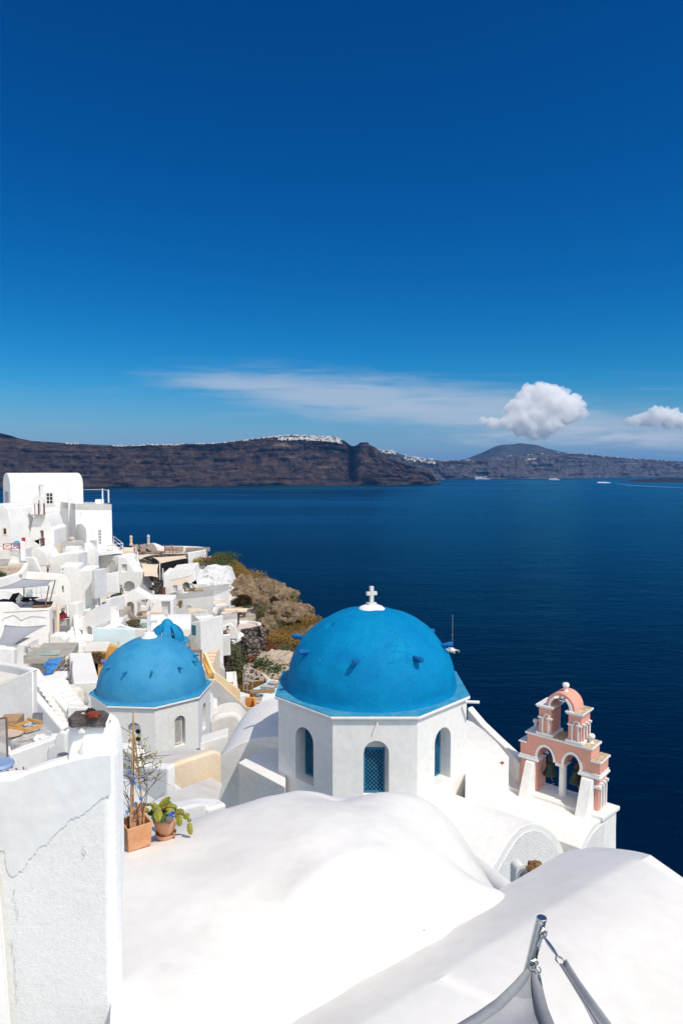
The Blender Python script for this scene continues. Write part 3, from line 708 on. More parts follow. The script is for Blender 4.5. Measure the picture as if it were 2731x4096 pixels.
def lattice(parent, pl, u0, u1, z0, z1, d, m, step=.075, bar=.014, frame=.055, lab=None):
    """crossed-slat screen in a frame with a dark room behind"""
    bm = bmesh.new(); t = .03
    for a in ((u0, u0 + frame, z0, z1), (u1 - frame, u1, z0, z1), (u0 + frame, u1 - frame, z0, z0 + frame), (u0 + frame, u1 - frame, z1 - frame, z1)):
        plbox(bm, pl, *a, d, d + .045)
    iu0, iu1, iz0, iz1 = u0 + frame, u1 - frame, z0 + frame, z1 - frame
    for sgn, dd in ((1, .010), (-1, .022)):
        k = iz0 - (iu1 - iu0)
        while k < iz1 + (iu1 - iu0):
            # line z = k + sgn*(u - iu0) clipped to the opening
            pts = []
            ua, ub = iu0, iu1; za, zb = (k, k + (ub - ua)) if sgn > 0 else (k + (ub - ua), k)
            t0, t1 = 0.0, 1.0; dz = zb - za
            for lim, up in ((iz0, False), (iz1, True)):
                tt = (lim - za) / dz
                if (dz > 0) == up: t1 = min(t1, tt)
                else: t0 = max(t0, tt)
            if t1 - t0 > .02:
                A_ = pl.at(ua + (ub - ua) * t0, za + dz * t0, d + dd); B_ = pl.at(ua + (ub - ua) * t1, za + dz * t1, d + dd)
                s_ = (B_ - A_).normalized().cross(pl.n) * bar
                prism(bm, [A_ - s_, A_ + s_, B_ + s_, B_ - s_], pl.n * .011)
            k += step
    o = mk('lattice_window', bm, m, parent, smooth=0)
    if lab: o['label'] = lab
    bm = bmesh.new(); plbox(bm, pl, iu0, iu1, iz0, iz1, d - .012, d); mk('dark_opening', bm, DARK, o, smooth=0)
    return o
ov = .11; wp = Z0 + .11
half = side / 2 - ov * math.tan(math.pi / 8)
def fx(px): return (px - CX) / F * wp - (CC.x - half)     # along the front wall
zt = P(cA(790, 1040), wp).z; zb = P(cA(790, 1395), wp).z
wf = (fx(1000 + 715 / 1.568), fx(1000 + 878 / 1.568), zb, zt, .34)
wl = {0: wf}
# side walls: same openings, centred
hw = (wf[1] - wf[0]) / 2 * 1.1; Lf = 2 * half
wl[7] = (Lf / 2 - hw, Lf / 2 + hw, zb + .05, zt + .06, .46); wl[1] = wl[7]
for k in (2, 6, 3, 4, 5): wl[k] = (Lf / 2 - hw, Lf / 2 + hw, zb, zt, .34)
pls = drum(church, CC, apo, 0, CZ - .135, -13, wl)
# face k in octa order: index 0 = front
lattice(church, pls[0], fx(1000 + 724 / 1.568) - .03, fx(1000 + 850 / 1.568) + .02, zb + .02, P(cA(785, 1082), wp + .3).z, -.33, LATT, step=.125, bar=.012)
for k in (7, 1): lattice(church, pls[k], Lf / 2 - hw + .02, Lf / 2 + hw - .02, zb + .08, zt - .10, -.44, LATT, step=.125, bar=.012)
# dome: slightly flattened, small skirt at the foot, a shallow dint
bm = bmesh.new(); Rd, Hd = 2.90, 2.62; nseg, nr = 160, 60; zb0 = CZ; rings = []
dint = None
for j in range(nr + 1):
    t = j / nr * math.pi / 2; r = Rd * math.cos(t); z = Hd * math.sin(t); ring = []
    if j == nr: rings.append([bm.verts.new(Vector((CC.x, CC.y, zb0 + z)))]); break
    for k in range(nseg):
        a = 2 * math.pi * k / nseg; d = Vector((math.cos(a), math.sin(a), 0))
        q = Vector((d.x * math.cos(t), d.y * math.cos(t), math.sin(t)))
        w_ = noise.fractal(q * 2.2 + Vector((3, 1, 8)), .8, 2, 4) * .016 + noise.noise(q * 7) * .004
        rr = r * (1 + w_) + .05 * max(0, 1 - z / .22) ** 2
        ring.append(bm.verts.new(Vector((CC.x + d.x * rr, CC.y + d.y * rr, zb0 + z * (1 + w_)))))
    rings.append(ring)
for a, b in zip(rings, rings[1:]):
    for k in range(nseg):
        k2 = (k + 1) % nseg
        if len(b) == 1: bm.faces.new((a[k], a[k2], b[0]))
        else: bm.faces.new((a[k], a[k2], b[k2], b[k]))
def ray_ell(xy):
    d = ray(*xy); o = Vector((0, 0, 0)) - Vector((CC.x, CC.y, zb0)); s = Vector((1 / Rd, 1 / Rd, 1 / Hd))
    D_ = Vector((d.x * s.x, d.y * s.y, d.z * s.z)); O_ = Vector((o.x * s.x, o.y * s.y, o.z * s.z))
    b_ = D_.dot(O_); c_ = O_.dot(O_) - 1; dd = D_.dot(D_); k = (-b_ - math.sqrt(b_ * b_ - dd * c_)) / dd
    return d * k
dp = ray_ell(cA(498, 318))
for v in bm.verts:
    e = (v.co - dp).length
    if e < .16: v.co -= (v.co - Vector((CC.x, CC.y, zb0))).normalized() * .10 * (1 - (e / .16) ** 2)
# blue paint with hairline crazing and a few flaked spots down to the plaster
m = bpy.data.materials.new('crazed_blue_paint'); nq, b = nodes_of(m); N5 = nq.nodes.new; L5 = nq.links.new
g = N5('ShaderNodeNewGeometry')
def nz(sc, det=5, ro=.6, st=(1, 1, 1)):
    mp = N5('ShaderNodeMapping'); mp.inputs['Scale'].default_value = st; L5(g.outputs['Position'], mp.inputs[0])
    t = N5('ShaderNodeTexNoise'); t.inputs['Scale'].default_value = sc; t.inputs['Detail'].default_value = det; t.inputs['Roughness'].default_value = ro; L5(mp.outputs[0], t.inputs['Vector']); return t.outputs[0]
def mr(v, a, b_, c=0.0, d=1.0):
    n = N5('ShaderNodeMapRange'); n.inputs[1].default_value = a; n.inputs[2].default_value = b_; n.inputs[3].default_value = c; n.inputs[4].default_value = d; L5(v, n.inputs[0]); return n.outputs[0]
def mixc(f, a, b_):
    n = N5('ShaderNodeMix'); n.data_type = 'RGBA'; L5(f, n.inputs[0])
    for i, q in ((6, a), (7, b_)):
        if isinstance(q, tuple): n.inputs[i].default_value = (*q, 1)
        else: L5(q, n.inputs[i])
    return n.outputs[2]
c = mixc(mr(nz(1.1, 6), .35, .68), (.0, .165, .40), (.0, .225, .46))
c = mixc(mr(nz(16, 3), .45, .75, 0, .45), c, (.01, .27, .47))
vo = N5('ShaderNodeTexVoronoi'); vo.feature = 'DISTANCE_TO_EDGE'; vo.inputs['Scale'].default_value = 3.2
wob = N5('ShaderNodeMix'); wob.data_type = 'RGBA'; wob.inputs[0].default_value = .14; L5(g.outputs['Position'], wob.inputs[6]); wn5 = N5('ShaderNodeTexNoise'); wn5.inputs['Scale'].default_value = 4; wn5.inputs['Detail'].default_value = 5; L5(g.outputs['Position'], wn5.inputs['Vector']); L5(wn5.outputs['Color'], wob.inputs[7])
L5(wob.outputs[2], vo.inputs['Vector'])
cmask = mr(nz(.55, 3), .50, .60)
mm = N5('ShaderNodeMath'); mm.operation = 'MULTIPLY'; ab = N5('ShaderNodeMath'); ab.operation = 'ABSOLUTE'; sb = N5('ShaderNodeMath'); sb.operation = 'SUBTRACT'; sb.inputs[1].default_value = .5; L5(nz(2.6, 9, .68), sb.inputs[0]); L5(sb.outputs[0], ab.inputs[0]); L5(mr(ab.outputs[0], .0, .007, 1, 0), mm.inputs[0]); L5(cmask, mm.inputs[1])
c = mixc(mm.outputs[0], c, (.0, .085, .23))
c = mixc(mr(nz(2.1, 6, .7, (1, 1, 1.3)), .705, .712), c, (.60, .52, .36))
L5(c, b.inputs['Base Color']); b.inputs['Roughness'].default_value = .68; b.inputs['Specular IOR Level'].default_value = .08
bp = N5('ShaderNodeBump'); bp.inputs['Strength'].default_value = .35; bp.inputs['Distance'].default_value = .03; L5(nz(9, 7, .7), bp.inputs['Height'])
bp2 = N5('ShaderNodeBump'); bp2.inputs['Strength'].default_value = .5; bp2.inputs['Distance'].default_value = .03; bp2.invert = True; L5(mm.outputs[0], bp2.inputs['Height']); L5(bp.outputs[0], bp2.inputs['Normal']); L5(bp2.outputs[0], b.inputs['Normal'])
mk('dome', bm, m, church, smooth=80)
for k in range(8):
    a = R(-13 + 45 * k); d = Vector((math.sin(a), -math.cos(a), 0)); h = 1.44; rr = Rd * math.sqrt(1 - (h / Hd) ** 2)
    p0 = Vector((CC.x, CC.y, CZ + h)) + d * (rr - .08); rnd = random.Random(k); bm = bmesh.new()
    dd = (d + UP * rnd.uniform(-.02, .12)); ln = .46
    tube(bm, [p0, p0 + dd * ln * .45, p0 + dd * ln * .8 + UP * .01, p0 + dd * ln], [.066, .08, .10, .075], 9)
    for v in bm.verts: v.co += Vector((noise.noise(v.co * 9), noise.noise(v.co * 9 + Vector((5, 0, 0))), noise.noise(v.co * 9 + Vector((0, 7, 0))))) * .022
    mk('dome_peg', bm, PEG, church, smooth=50)
ct = Vector((CC.x + .02, CC.y, CZ + Hd - .06)); bm = bmesh.new()
lathe(bm, ct, [(.48, -.06), (.46, .03), (.38, .10), (.22, .16), (0, .18)], 24); mk('cross_base', bm, W, church, smooth=60)
bm = bmesh.new(); cz0 = ct.z + .16; Mr = R(20)
cbox(bm, (ct.x, ct.y, cz0), .30, .24, .08, Mr); cbox(bm, (ct.x, ct.y, cz0 + .08), .13, .115, .56, Mr)
cbox(bm, (ct.x, ct.y, cz0 + .33), .38, .108, .125, Mr); mk('cross', bm, mat('cross_stone', (.66, .64, .60), .9, (.55, .53, .5), 5), church, bevel=.012, smooth=30)
bm = bmesh.new(); tube(bm, [pls[0].at(1.33, CZ - .20, 0), pls[0].at(1.34, CZ - .24, .12), pls[0].at(1.34, CZ - .31, .17)], .016, 6); mk('hook', bm, W, church)
bm = bmesh.new(); q = P(cA(1400, 795), 21.6); tube(bm, [q - Vector((.25, 0, 0)), q + Vector((.18, -.05, 0))], .05, 8); mk('water_spout', bm, W, church)
# arms of the church round the drum
def vault(name, label, cat, A, B, back, rise, zbot, m=W, n=16, parent=None, over=0, mb=None):
    """barrel: A,B = springing points of the near end, back = vector along the barrel"""
    bm = bmesh.new(); ends = []
    for o in (Vector(), back):
        ring = [A + o] + [A + o + (B - A) * (.5 - .5 * math.cos(math.pi * i / n)) + UP * rise * math.sin(math.pi * i / n) for i in range(1, n)] + [B + o]
        a0 = A + o; b0 = B + o; ring = [Vector((a0.x, a0.y, zbot))] + ring + [Vector((b0.x, b0.y, zbot))]
        ends.append([bm.verts.new(p) for p in ring])
    f, k = ends; nn = len(f)
    bm.faces.new(f); bm.faces.new(k[::-1])
    for i in range(nn): bm.faces.new((f[i], k[i], k[(i + 1) % nn], f[(i + 1) % nn]))
    return mk(name, bm, [m, mb or m], parent, smooth=32, label=label, cat=cat, bevel=.03)
# left arm: long barrel coming toward the viewer, its flank in the drum's shade
zv = CZ - 3.0
A_ = P(cm(1000, 705), 24.4); B_ = Vector((CC.x - 1.2, 21.5, A_.z)); Bk = Vector((.6, 5.0, 0))
vault('church_arm', 'white barrel vaulted arm left of the big drum', 'vault', Vector((A_.x, 24.2, A_.z)), Vector((A_.x + 5.2, 23.6, A_.z)), Vector((.3, 4.5, 0)), P(cd(640, 1654), 25.5).z - A_.z, -14.5)
tl = P(cm(1240, 558), 20.2); q2 = Vector((CC.x - half - .55, 22.0, tl.z))
bm = bmesh.new(); pA, pB, pC = G(cm(1240, 558), -9.95), G(cd(655, 1808), -9.95), G(cd(660, 1686), -9.95)
prism(bm, [pA, pB, pC], UP * -5); mk('corner_block', bm, W, label='square white corner block in the drum shadow, beside the barrel arm', cat='wall', bevel=.03)
# right arm: flat white block and the curved white wall running down to the belfry
a = P(cd(1086, 1795), 21.4); e = P(cd(1155, 1752), 20.2)
bm = bmesh.new(); q = [G(cd(*t), -9.97) for t in ((1068, 1806), (1155, 1752), (1168, 1738), (1142, 1706), (1112, 1678), (1085, 1658), (1066, 1650))]
prism(bm, q, UP * -4.5); mk('side_terrace', bm, W, label='flat white block right of the big drum', cat='terrace', bevel=.03)
pts = [P(cd(*t[:2]), t[2]) for t in ((1078, 1622, 27.2), (1110, 1660, 26.7), (1145, 1694, 26.1), (1175, 1722, 25.4), (1193, 1740, 24.8), (1200, 1752, 24.5))]
ribbon('sloping_parapet', 'white curved parapet sloping down from the drum to the belfry', 'wall', pts, .36, [.9, .95, .95, 1.2, 1.6, 1.6], W, bevel=.06)
bm = bmesh.new(); q = G(cB(250, 976), -9.97); leaves(bm, q + UP * .03, .10, .05, .03, 14, .05, rnd=random.Random(4)); mk('fallen_petals', bm, PINKFL, label='scrap of pink petals on the terrace corner', cat='petals', smooth=0)
# ================================================================== pink belfry
ZR = 22.4
TL = P(cB(482, 655), ZR * 1.071); TR = P(cB(1130, 835), ZR); TR.z = TL.z = (TL.z + TR.z) / 2
bt = Vector((TR.x - TL.x, TR.y - TL.y, 0)); BWd = bt.length; bt.normalize(); bn = Vector((bt.y, -bt.x, 0))
if bn.dot(-TL) < 0: bn = -bn
# belfry frame: u along the wall from the slab's left front corner, d behind the front (positive = back), z world
BT = .74 * ZR / 20 * 1.02
def bq(u, d, z): return Vector((TL.x, TL.y, 0)) + bt * u - bn * d + UP * z
bpl = Plane(TL, TR)
def bu(x, y): return bpl.uz(cB(x, y))
belfry = empty('belfry', bq(BWd / 2, BT / 2, bu(1150, 1440)[1]), 'pink bell tower with white trims, two bells and arched top', 'bell tower')
def bx(bm, u0, u1, d0, d1, z0, z1, mi=0): obox(bm, bq(u0, d0, z0), bt * (u1 - u0), -bn * (d1 - d0), UP * (z1 - z0), mi)
zS = TL.z                                       # top of main slab
zs0 = bu(482, 678)[1]                           # under main slab
u_l, z_l2 = bu(410, 740); u_l0 = bu(425, 800)[0]      # lower shoulder
uR, zR2 = bu(1213, 972); uR0 = bu(1203, 1010)[0]
ztrim = bu(600, 925)[1]; ztrimR = bu(1000, 1060)[1]
zbase = bu(1165, 1440)[1]
z_imp = (ztrim + ztrimR) / 2
ul = (bu(555, 900)[0], bu(768, 900)[0], bu(828, 960)[0], bu(1030, 960)[0])
# arch positions: left opening between pier and column, right opening between column and pier
uo0, uo1 = bu(594, 1000)[0], bu(748, 960)[0]
uo2, uo3 = bu(850, 1000)[0], bu(1005, 1020)[0]
zk1 = bu(690, 815)[1]; zk2 = bu(925, 888)[1]; zk = (zk1 + zk2) / 2 - .02
loops = [archloop(uo0, uo1, z_imp - .10, zk), archloop(uo2, uo3, z_imp - .10, zk)]
# upper wall with its two arches: front and back skins plus the reveals
bm = bmesh.new()
ul_, ur_ = u_l0 + .02, uR0 - .02
def through(bm, outline, holes, d0, d1):
    vv = {}
    for d in (d0, d1):
        flat = [q for l in [outline] + holes for q in l]; vs = [bm.verts.new(bq(u, d, z)) for u, z in flat]; vv[d] = vs
        for tri in tessellate_polygon([[Vector((u, z, 0)) for u, z in l] for l in [outline] + holes]):
            try: bm.faces.new([vs[i] for i in tri])
            except ValueError: pass
    k = 0
    for l in [outline] + holes:
        n = len(l)
        for i in range(n): bm.faces.new((vv[d0][k + i], vv[d0][k + (i + 1) % n], vv[d1][k + (i + 1) % n], vv[d1][k + i]))
        k += n
sh = .30                                           # the shoulders stop lower than the middle
zsh = z_l2 - .05
out = [(ul_, z_imp + .06), (uo0, z_imp + .06)]
r1 = (uo1 - uo0) / 2; c1_ = (uo0 + uo1) / 2; r2 = (uo3 - uo2) / 2; c2_ = (uo2 + uo3) / 2
zc = z_imp + .06
def arcpts(c, r, h, n=12): return [(c - r * math.cos(math.pi * i / n), zc + h * math.sin(math.pi * i / n)) for i in range(n + 1)]
out = [(ul_, zc)] + arcpts(c1_, r1, zk - zc) + arcpts(c2_, r2, zk - zc) + [(ur_, zc), (ur_, zR2 - .05), (BWd - .06, zR2 - .05), (BWd - .06, zs0), (.06, zs0), (.06, zsh), (ul_, zsh)]
a_ = [bm.verts.new(bq(u, 0.03, z)) for u, z in out]; b_ = [bm.verts.new(bq(u, BT - .03, z)) for u, z in out]
for vs_l in (a_, b_):
    bm.faces.new(vs_l)
for i in range(len(out)): bm.faces.new((a_[i], a_[(i + 1) % len(out)], b_[(i + 1) % len(out)], b_[i]))
mk('arch_wall', bm, PINK, belfry, smooth=30, bevel=.01, seg=1)
# lower piers
zb_ = zbase - .25
for (a, b_2) in ((ul_, uo0), (uo3, ur_)):
    bm = bmesh.new(); bx(bm, a + .03, b_2 - .02 if a == ul_ else b_2 - .03, .05, BT - .05, zb_, z_imp - .10); mk('pier', bm, PINK, belfry, bevel=.012, seg=1)
    bm = bmesh.new(); bx(bm, a - .05 if a == ul_ else a - .05, b_2 + .05, -.045, BT + .045, z_imp - .10, z_imp - .02); bx(bm, a - .02, b_2 + .02, -.02, BT + .02, z_imp - .02, zc); mk('impost', bm, TRIM, belfry, bevel=.01, seg=1)
# middle column
cu = (uo1 + uo2) / 2; bm = bmesh.new(); cpt = bq(cu, BT / 2, zb_)
lathe(bm, cpt, [(.15, 0), (.15, .12), (.175, .16), (.15, .22), (.135, .26), (.13, z_imp - .14 - zb_), (.165, z_imp - .1 - zb_)], 20)
mk('column', bm, TRIM, belfry, smooth=40)
bm = bmesh.new(); bx(bm, cu - .30, cu + .30, BT / 2 - .30, BT / 2 + .30, zb_, zb_ + .17); mk('column_base', bm, W, belfry, bevel=.03)
bm = bmesh.new(); bx(bm, cu - .17, cu + .17, BT / 2 - .3, BT / 2 + .3, z_imp - .1, zc); mk('capital', bm, TRIM, belfry, bevel=.015)
# white archivolts
def archi(c, r, zc_, h, w_, d, th, zoff=0, m=TRIM, par=None, n=16):
    bm = bmesh.new()
    for i in range(n):
        a, b2 = math.pi * i / n, math.pi * (i + 1) / n; q = []
        for rr, t in ((r, a), (r, b2), (r + w_, b2), (r + w_, a)): q.append(bq(c - rr * math.cos(t), d, zc_ + (h + rr - r) * math.sin(t)))
        prism(bm, q, bn * th)
    bmesh.ops.remove_doubles(bm, verts=bm.verts, dist=.001)
    return mk('archivolt', bm, m, par or belfry, smooth=40)
for c_, r_ in ((c1_, r1), (c2_, r2)): archi(c_, r_ + .005, zc, zk - zc + .005, .085, .03, .035)
# slabs
bm = bmesh.new(); bx(bm, 0, BWd, 0 - .02, BT + .02, zs0, zS); mk('top_slab', bm, [TRIM, LICH], belfry, bevel=.01, seg=1)
bm = bmesh.new(); bx(bm, BWd * .36, BWd - .03, .01, BT - .01, zS + .002, zS + .012); mk('lichen_patch', bm, LICH, belfry, smooth=0)
bm = bmesh.new(); bx(bm, ul_ - .05, .056, -.03, BT + .03, zsh, z_l2); mk('shoulder_slab', bm, TRIM, belfry, bevel=.01, seg=1)
bm = bmesh.new(); bx(bm, BWd - .056, ur_ + .06, -.03, BT + .03, zR2 - .05, zR2 + .01); mk('shoulder_slab', bm, TRIM, belfry, bevel=.01, seg=1)
bm = bmesh.new(); bx(bm, BWd - .04, ur_ + .035, -.01, BT + .01, zR2 + .012, zR2 + .022); mk('lichen_patch', bm, LICH, belfry, smooth=0)
# upper storey: two square piers with niches, impost slabs and the arch
pu = [(bu(597, 660)[0], bu(735, 695)[0]), (bu(880, 735)[0], bu(1022, 775)[0])]
zU0 = zS + .012; zU = bu(745, 440)[1]; zU_ = (bu(605, 395)[1] + bu(1030, 505)[1]) / 2
zUb = zU_ - .10; ptop = zUb
for i, (a, b2) in enumerate(pu):
    w_ = b2 - a; a += .0; wd = w_ * .92
    bm = bmesh.new(); bx(bm, a - .05, b2 + .05, -.03, BT + .03, zU0, zU0 + .09); mk('pier_base', bm, TRIM, belfry, bevel=.012, seg=1)
    bm = bmesh.new(); bx(bm, a + .03, b2 - .03, .03, BT - .03, zU0 + .09, ptop); mk('pier', bm, PINK, belfry, bevel=.01, seg=1)
    bm = bmesh.new(); bx(bm, a - .03, b2 + .03, -.035, BT + .035, ptop, ptop + .045); bx(bm, a - .06, b2 + .06, -.06, BT + .06, ptop + .045, zU_); mk('impost', bm, TRIM, belfry, bevel=.008, seg=1)
    if i == 1:
        bm = bmesh.new(); bx(bm, a + .25, b2 + .03, -.03, BT + .03, zU_ + .002, zU_ + .010); mk('lichen_patch', bm, LICH, belfry, smooth=0)
    zn = zU0 + .09 + (ptop - zU0 - .09) * .58
    for (f0, f1) in ((.30, .44), (.70, .84)):
        bm = bmesh.new(); uu = a + w_ * f0; bx(bm, uu, uu + w_ * .12, -.015, .03, zU0 + .09, zn); bx(bm, uu - w_ * (.26 if f0 < .5 else .05), uu + w_ * (.17 if f0 < .5 else .33), -.045, .03, zn, zn + .06); mk('pilaster', bm, TRIM, belfry, bevel=.006, seg=1)
    cn = a + w_ * .63; archi(cn, w_ * .14, zn + .06, w_ * .2, .035, .03, .035, n=10)
    # three colonnettes on the sunny end
    if i == 1:
        for k in range(3):
            dd = BT * (.2 + .3 * k); bm = bmesh.new(); tube(bm, [bq(b2 + .015, dd, zU0 + .09), bq(b2 + .015, dd, zn + .02)], .032, 8); bx(bm, b2 - .03, b2 + .07, dd - .06, dd + .06, zn + .02, zn + .08); mk('colonnette', bm, TRIM, belfry, smooth=40)
# top arch
ua0, ua1 = pu[0][1] - .08, pu[1][0] + .08; ca = (ua0 + ua1) / 2; ra = (ua1 - ua0) / 2; ha = bu(800, 342)[1] - zU_; zpk = bu(862, 275)[1]
bm = bmesh.new(); n = 22; wA = .17
for i in range(n):
    a, b2 = math.pi * i / n, math.pi * (i + 1) / n; q = []
    for rr, t in ((ra, a), (ra, b2), (ra + wA, b2), (ra + wA, a)): q.append(bq(ca - rr * math.cos(t), .04, zU_ + (ha + rr - ra) * math.sin(t)))
    prism(bm, q, -bn * (BT - .08))
bmesh.ops.remove_doubles(bm, verts=bm.verts, dist=.001)
inner = [f for f in bm.faces if all(len(v.link_faces) > 4 for v in f.verts) and False]
mk('top_arch', bm, PINK, belfry, smooth=40)
archi(ca, ra - .004, zU_, ha - .004, .075, .04, .035)
for (u_, d_, z_, s_) in ((ca + .03, BT * .5, zU_ + ha + wA - .02, .115), (.10, BT * .75, zS + .01, .10), (BWd - .22, BT * .55, zS + .01, .115)):
    bm = bmesh.new(); lathe(bm, bq(u_, d_, z_), [(s_ * .85, 0), (s_ * .55, s_ * .35), (s_ * .55, s_ * 1.0), (s_ * .95, s_ * 1.5), (s_ * 1.08, s_ * 2.0), (s_ * .85, s_ * 2.55), (0, s_ * 2.8)], 16); mk('finial', bm, W, belfry, smooth=60)
# colonnettes on the right lower pier end
for k in range(3):
    dd = BT * (.24 + .27 * k); bm = bmesh.new(); tube(bm, [bq(ur_ + .0, dd, zb_ + .32), bq(ur_ + .0, dd, z_imp - .34)], .04, 8); bx(bm, ur_ - .05, ur_ + .07, dd - .07, dd + .07, z_imp - .34, z_imp - .26); mk('colonnette', bm, TRIM, belfry, smooth=40)
bm = bmesh.new(); bx(bm, ur_ - .24, ur_ + .05, -.04, .14, z_imp - .42, z_imp - .32); mk('capital', bm, TRIM, belfry, bevel=.008, seg=1)
# raking buttresses against the front
for ua, wdt in ((uo0 - .40, .34), (uo3 + .10, .40)):
    bm = bmesh.new(); q = [bq(ua, .04, z_imp - .12), bq(ua, -.14, z_imp - .14), bq(ua, -.74, zb_ - .0), bq(ua, .04, zb_)]
    prism(bm, q, bt * wdt); mk('buttress', bm, W, belfry, bevel=.035)
# bells
for c_ in (c1_, c2_):
    top = bq(c_ + .0, BT * .55, z_imp + .02); bm = bmesh.new(); s = .23
    lathe(bm, top - UP * .66, [(s * 1.12, 0), (s * 1.15, .03), (s * .95, .10), (s * .74, .22), (s * .64, .34), (s * .52, .43), (s * .2, .48), (0, .49)], 22)
    o = mk('bell', bm, BRONZE, belfry, smooth=50)
    bm = bmesh.new(); blob(bm, top - UP * .08, .11, .1, .15, 2, .3, 2, 3); mk('bell_headstock', bm, mat('headstock_rust', (.07, .04, .03), .95), belfry, smooth=0)
    bm = bmesh.new(); tube(bm, [bq(c_ - r1, BT * .55, z_imp + .06), bq(c_ + r1, BT * .55, z_imp + .06)], .022, 6); mk('iron_bar', bm, DARK, belfry)
    bm = bmesh.new(); p = top - UP * .66; tube(bm, [p + UP * .1, p - UP * .12 + bt * .05, p - UP * .28 + bt * .16, p - UP * .42 - bt * .1, p - UP * .45 - bt * .35], .012, 5); mk('bell_rope', bm, OLDW, belfry)
# terrace under the belfry with its corner block
zf = zbase
p0 = P(cB(273, 1230), 0.0 + (zf / ray(*cB(273, 1230)).z) * ray(*cB(273, 1230)).y)
crn = [G(cB(1230, 1500), zf), G(cB(1395, 1385), zf)]
bm = bmesh.new(); q = [G(cB(1230, 1500), zf), G(cB(1395, 1385), zf)]
back = q[1] - bt * 3.6; frl = q[0] - bt * 3.9
prism(bm, [q[0], q[1], q[1] - bt * 4.2, q[0] - bt * 4.2], UP * -.14)
mk('terrace_slab', bm, W, label='white ledge slab carrying the pink belfry', cat='slab', bevel=.02)
bm = bmesh.new(); e0 = q[0] - bt * .09 - bn * .06; e1 = q[1] - bt * .09 + bn * .06
for z_ in (0,):
    prism(bm, [e0 - UP * .142, e1 - UP * .142, e1 - bt * 4.0 - UP * .142, e0 - bt * 4.0 - UP * .142], UP * -3.5)
mk('terrace_block', bm, [W, WR], label='white masonry block under the belfry ledge, at the cliff edge', cat='wall', bevel=.03)
# rough stucco arched ends: barrels running back parallel to the belfry
def arch_end(label, A0, outline, rough, depth):
    pl = Plane(A0, A0 - bn); ol = [pl.uz(q) for q in pp(cR, *outline)]
    bm = bmesh.new(); v = [bm.verts.new(pl.at(*q)) for q in ol]; b2 = [bm.verts.new(pl.at(*q) - pl.n * depth) for q in ol]
    bm.faces.new(v); bm.faces.new(b2[::-1]); n = len(v)
    for i in range(n): bm.faces.new((v[i], b2[i], b2[(i + 1) % n], v[(i + 1) % n]))
    o = mk('vault_roof', bm, W, label=label, cat='vault', smooth=40, bevel=.02)
    rp_ = [pl.uz(q) for q in pp(cR, *rough)]; bm = bmesh.new(); prism(bm, [pl.at(u, z, .004) for u, z in rp_], pl.n * .02)
    mk('stucco_panel', bm, WR, o, smooth=0); return pl
arch_end('small white barrel roof with rough stucco end wall', P(cR(640, 310), 19.4), (340, 640, 400, 545, 450, 455, 500, 385, 550, 335, 600, 312, 640, 310, 690, 325, 735, 355, 775, 400, 805, 450, 822, 500, 830, 900, 300, 900),
         (385, 640, 430, 560, 475, 480, 520, 410, 570, 368, 625, 352, 670, 362, 715, 395, 755, 440, 785, 490, 800, 530, 800, 890, 385, 890), 3.0)
arch_end('narrow white arched end wall beside the open sea', e0 + bt * .012, (928, 470, 945, 420, 975, 365, 1005, 320, 1035, 299, 1146, 239, 1146, 800, 920, 800),
         (945, 480, 962, 430, 992, 380, 1030, 335, 1080, 300, 1137, 264, 1134, 790, 940, 790), 3.6)
bm = bmesh.new(); p1 = P(cR(150, 500), 13.2); p2 = P(cR(450, 735), 11.6); tube(bm, [p1 + (p1 - p2) * .8, p1, p2, p2 + (p2 - p1) * .6], [.19] * 4, 16)
mk('gutter_wall', bm, W, label='rounded white kerb wall between two roofs', cat='wall', smooth=50)
bm = bmesh.new(); blob(bm, P(cR(636, 590), 12.2), .15, .11, .15, 3, .35, 2.0, 5); mk('brown_stone', bm, mat('brown_rock', (.22, .11, .05), .95, (.38, .24, .12), 9, bump=.8, bscale=20), label='jagged brown stone resting by the stucco arch', cat='stone', smooth=20)
pl = yawplane(cR(560, 660), 12.4, 10)
bm = bmesh.new(); u0, z0_ = pl.uz(cR(530, 700)); u1, z1_ = pl.uz(cR(620, 588)); wallface(bm, pl, [(u0 - .08, z0_ - .6)] + [(u1 + .10, z0_ - .6)] + [((u0 + u1) / 2 + (u1 - u0) * .62 * math.cos(math.pi * i / 10), z1_ - (u1 - u0) * .2 + (u1 - u0) * .45 * math.sin(math.pi * i / 10)) for i in range(11)], [(archloop(u0 + .03, u1 - .03, z0_ - .3, z1_ - .05), .4)], .4)
mk('niche_hood', bm, [W, WG], label='small arched hood below the brown stone', cat='niche', smooth=40)
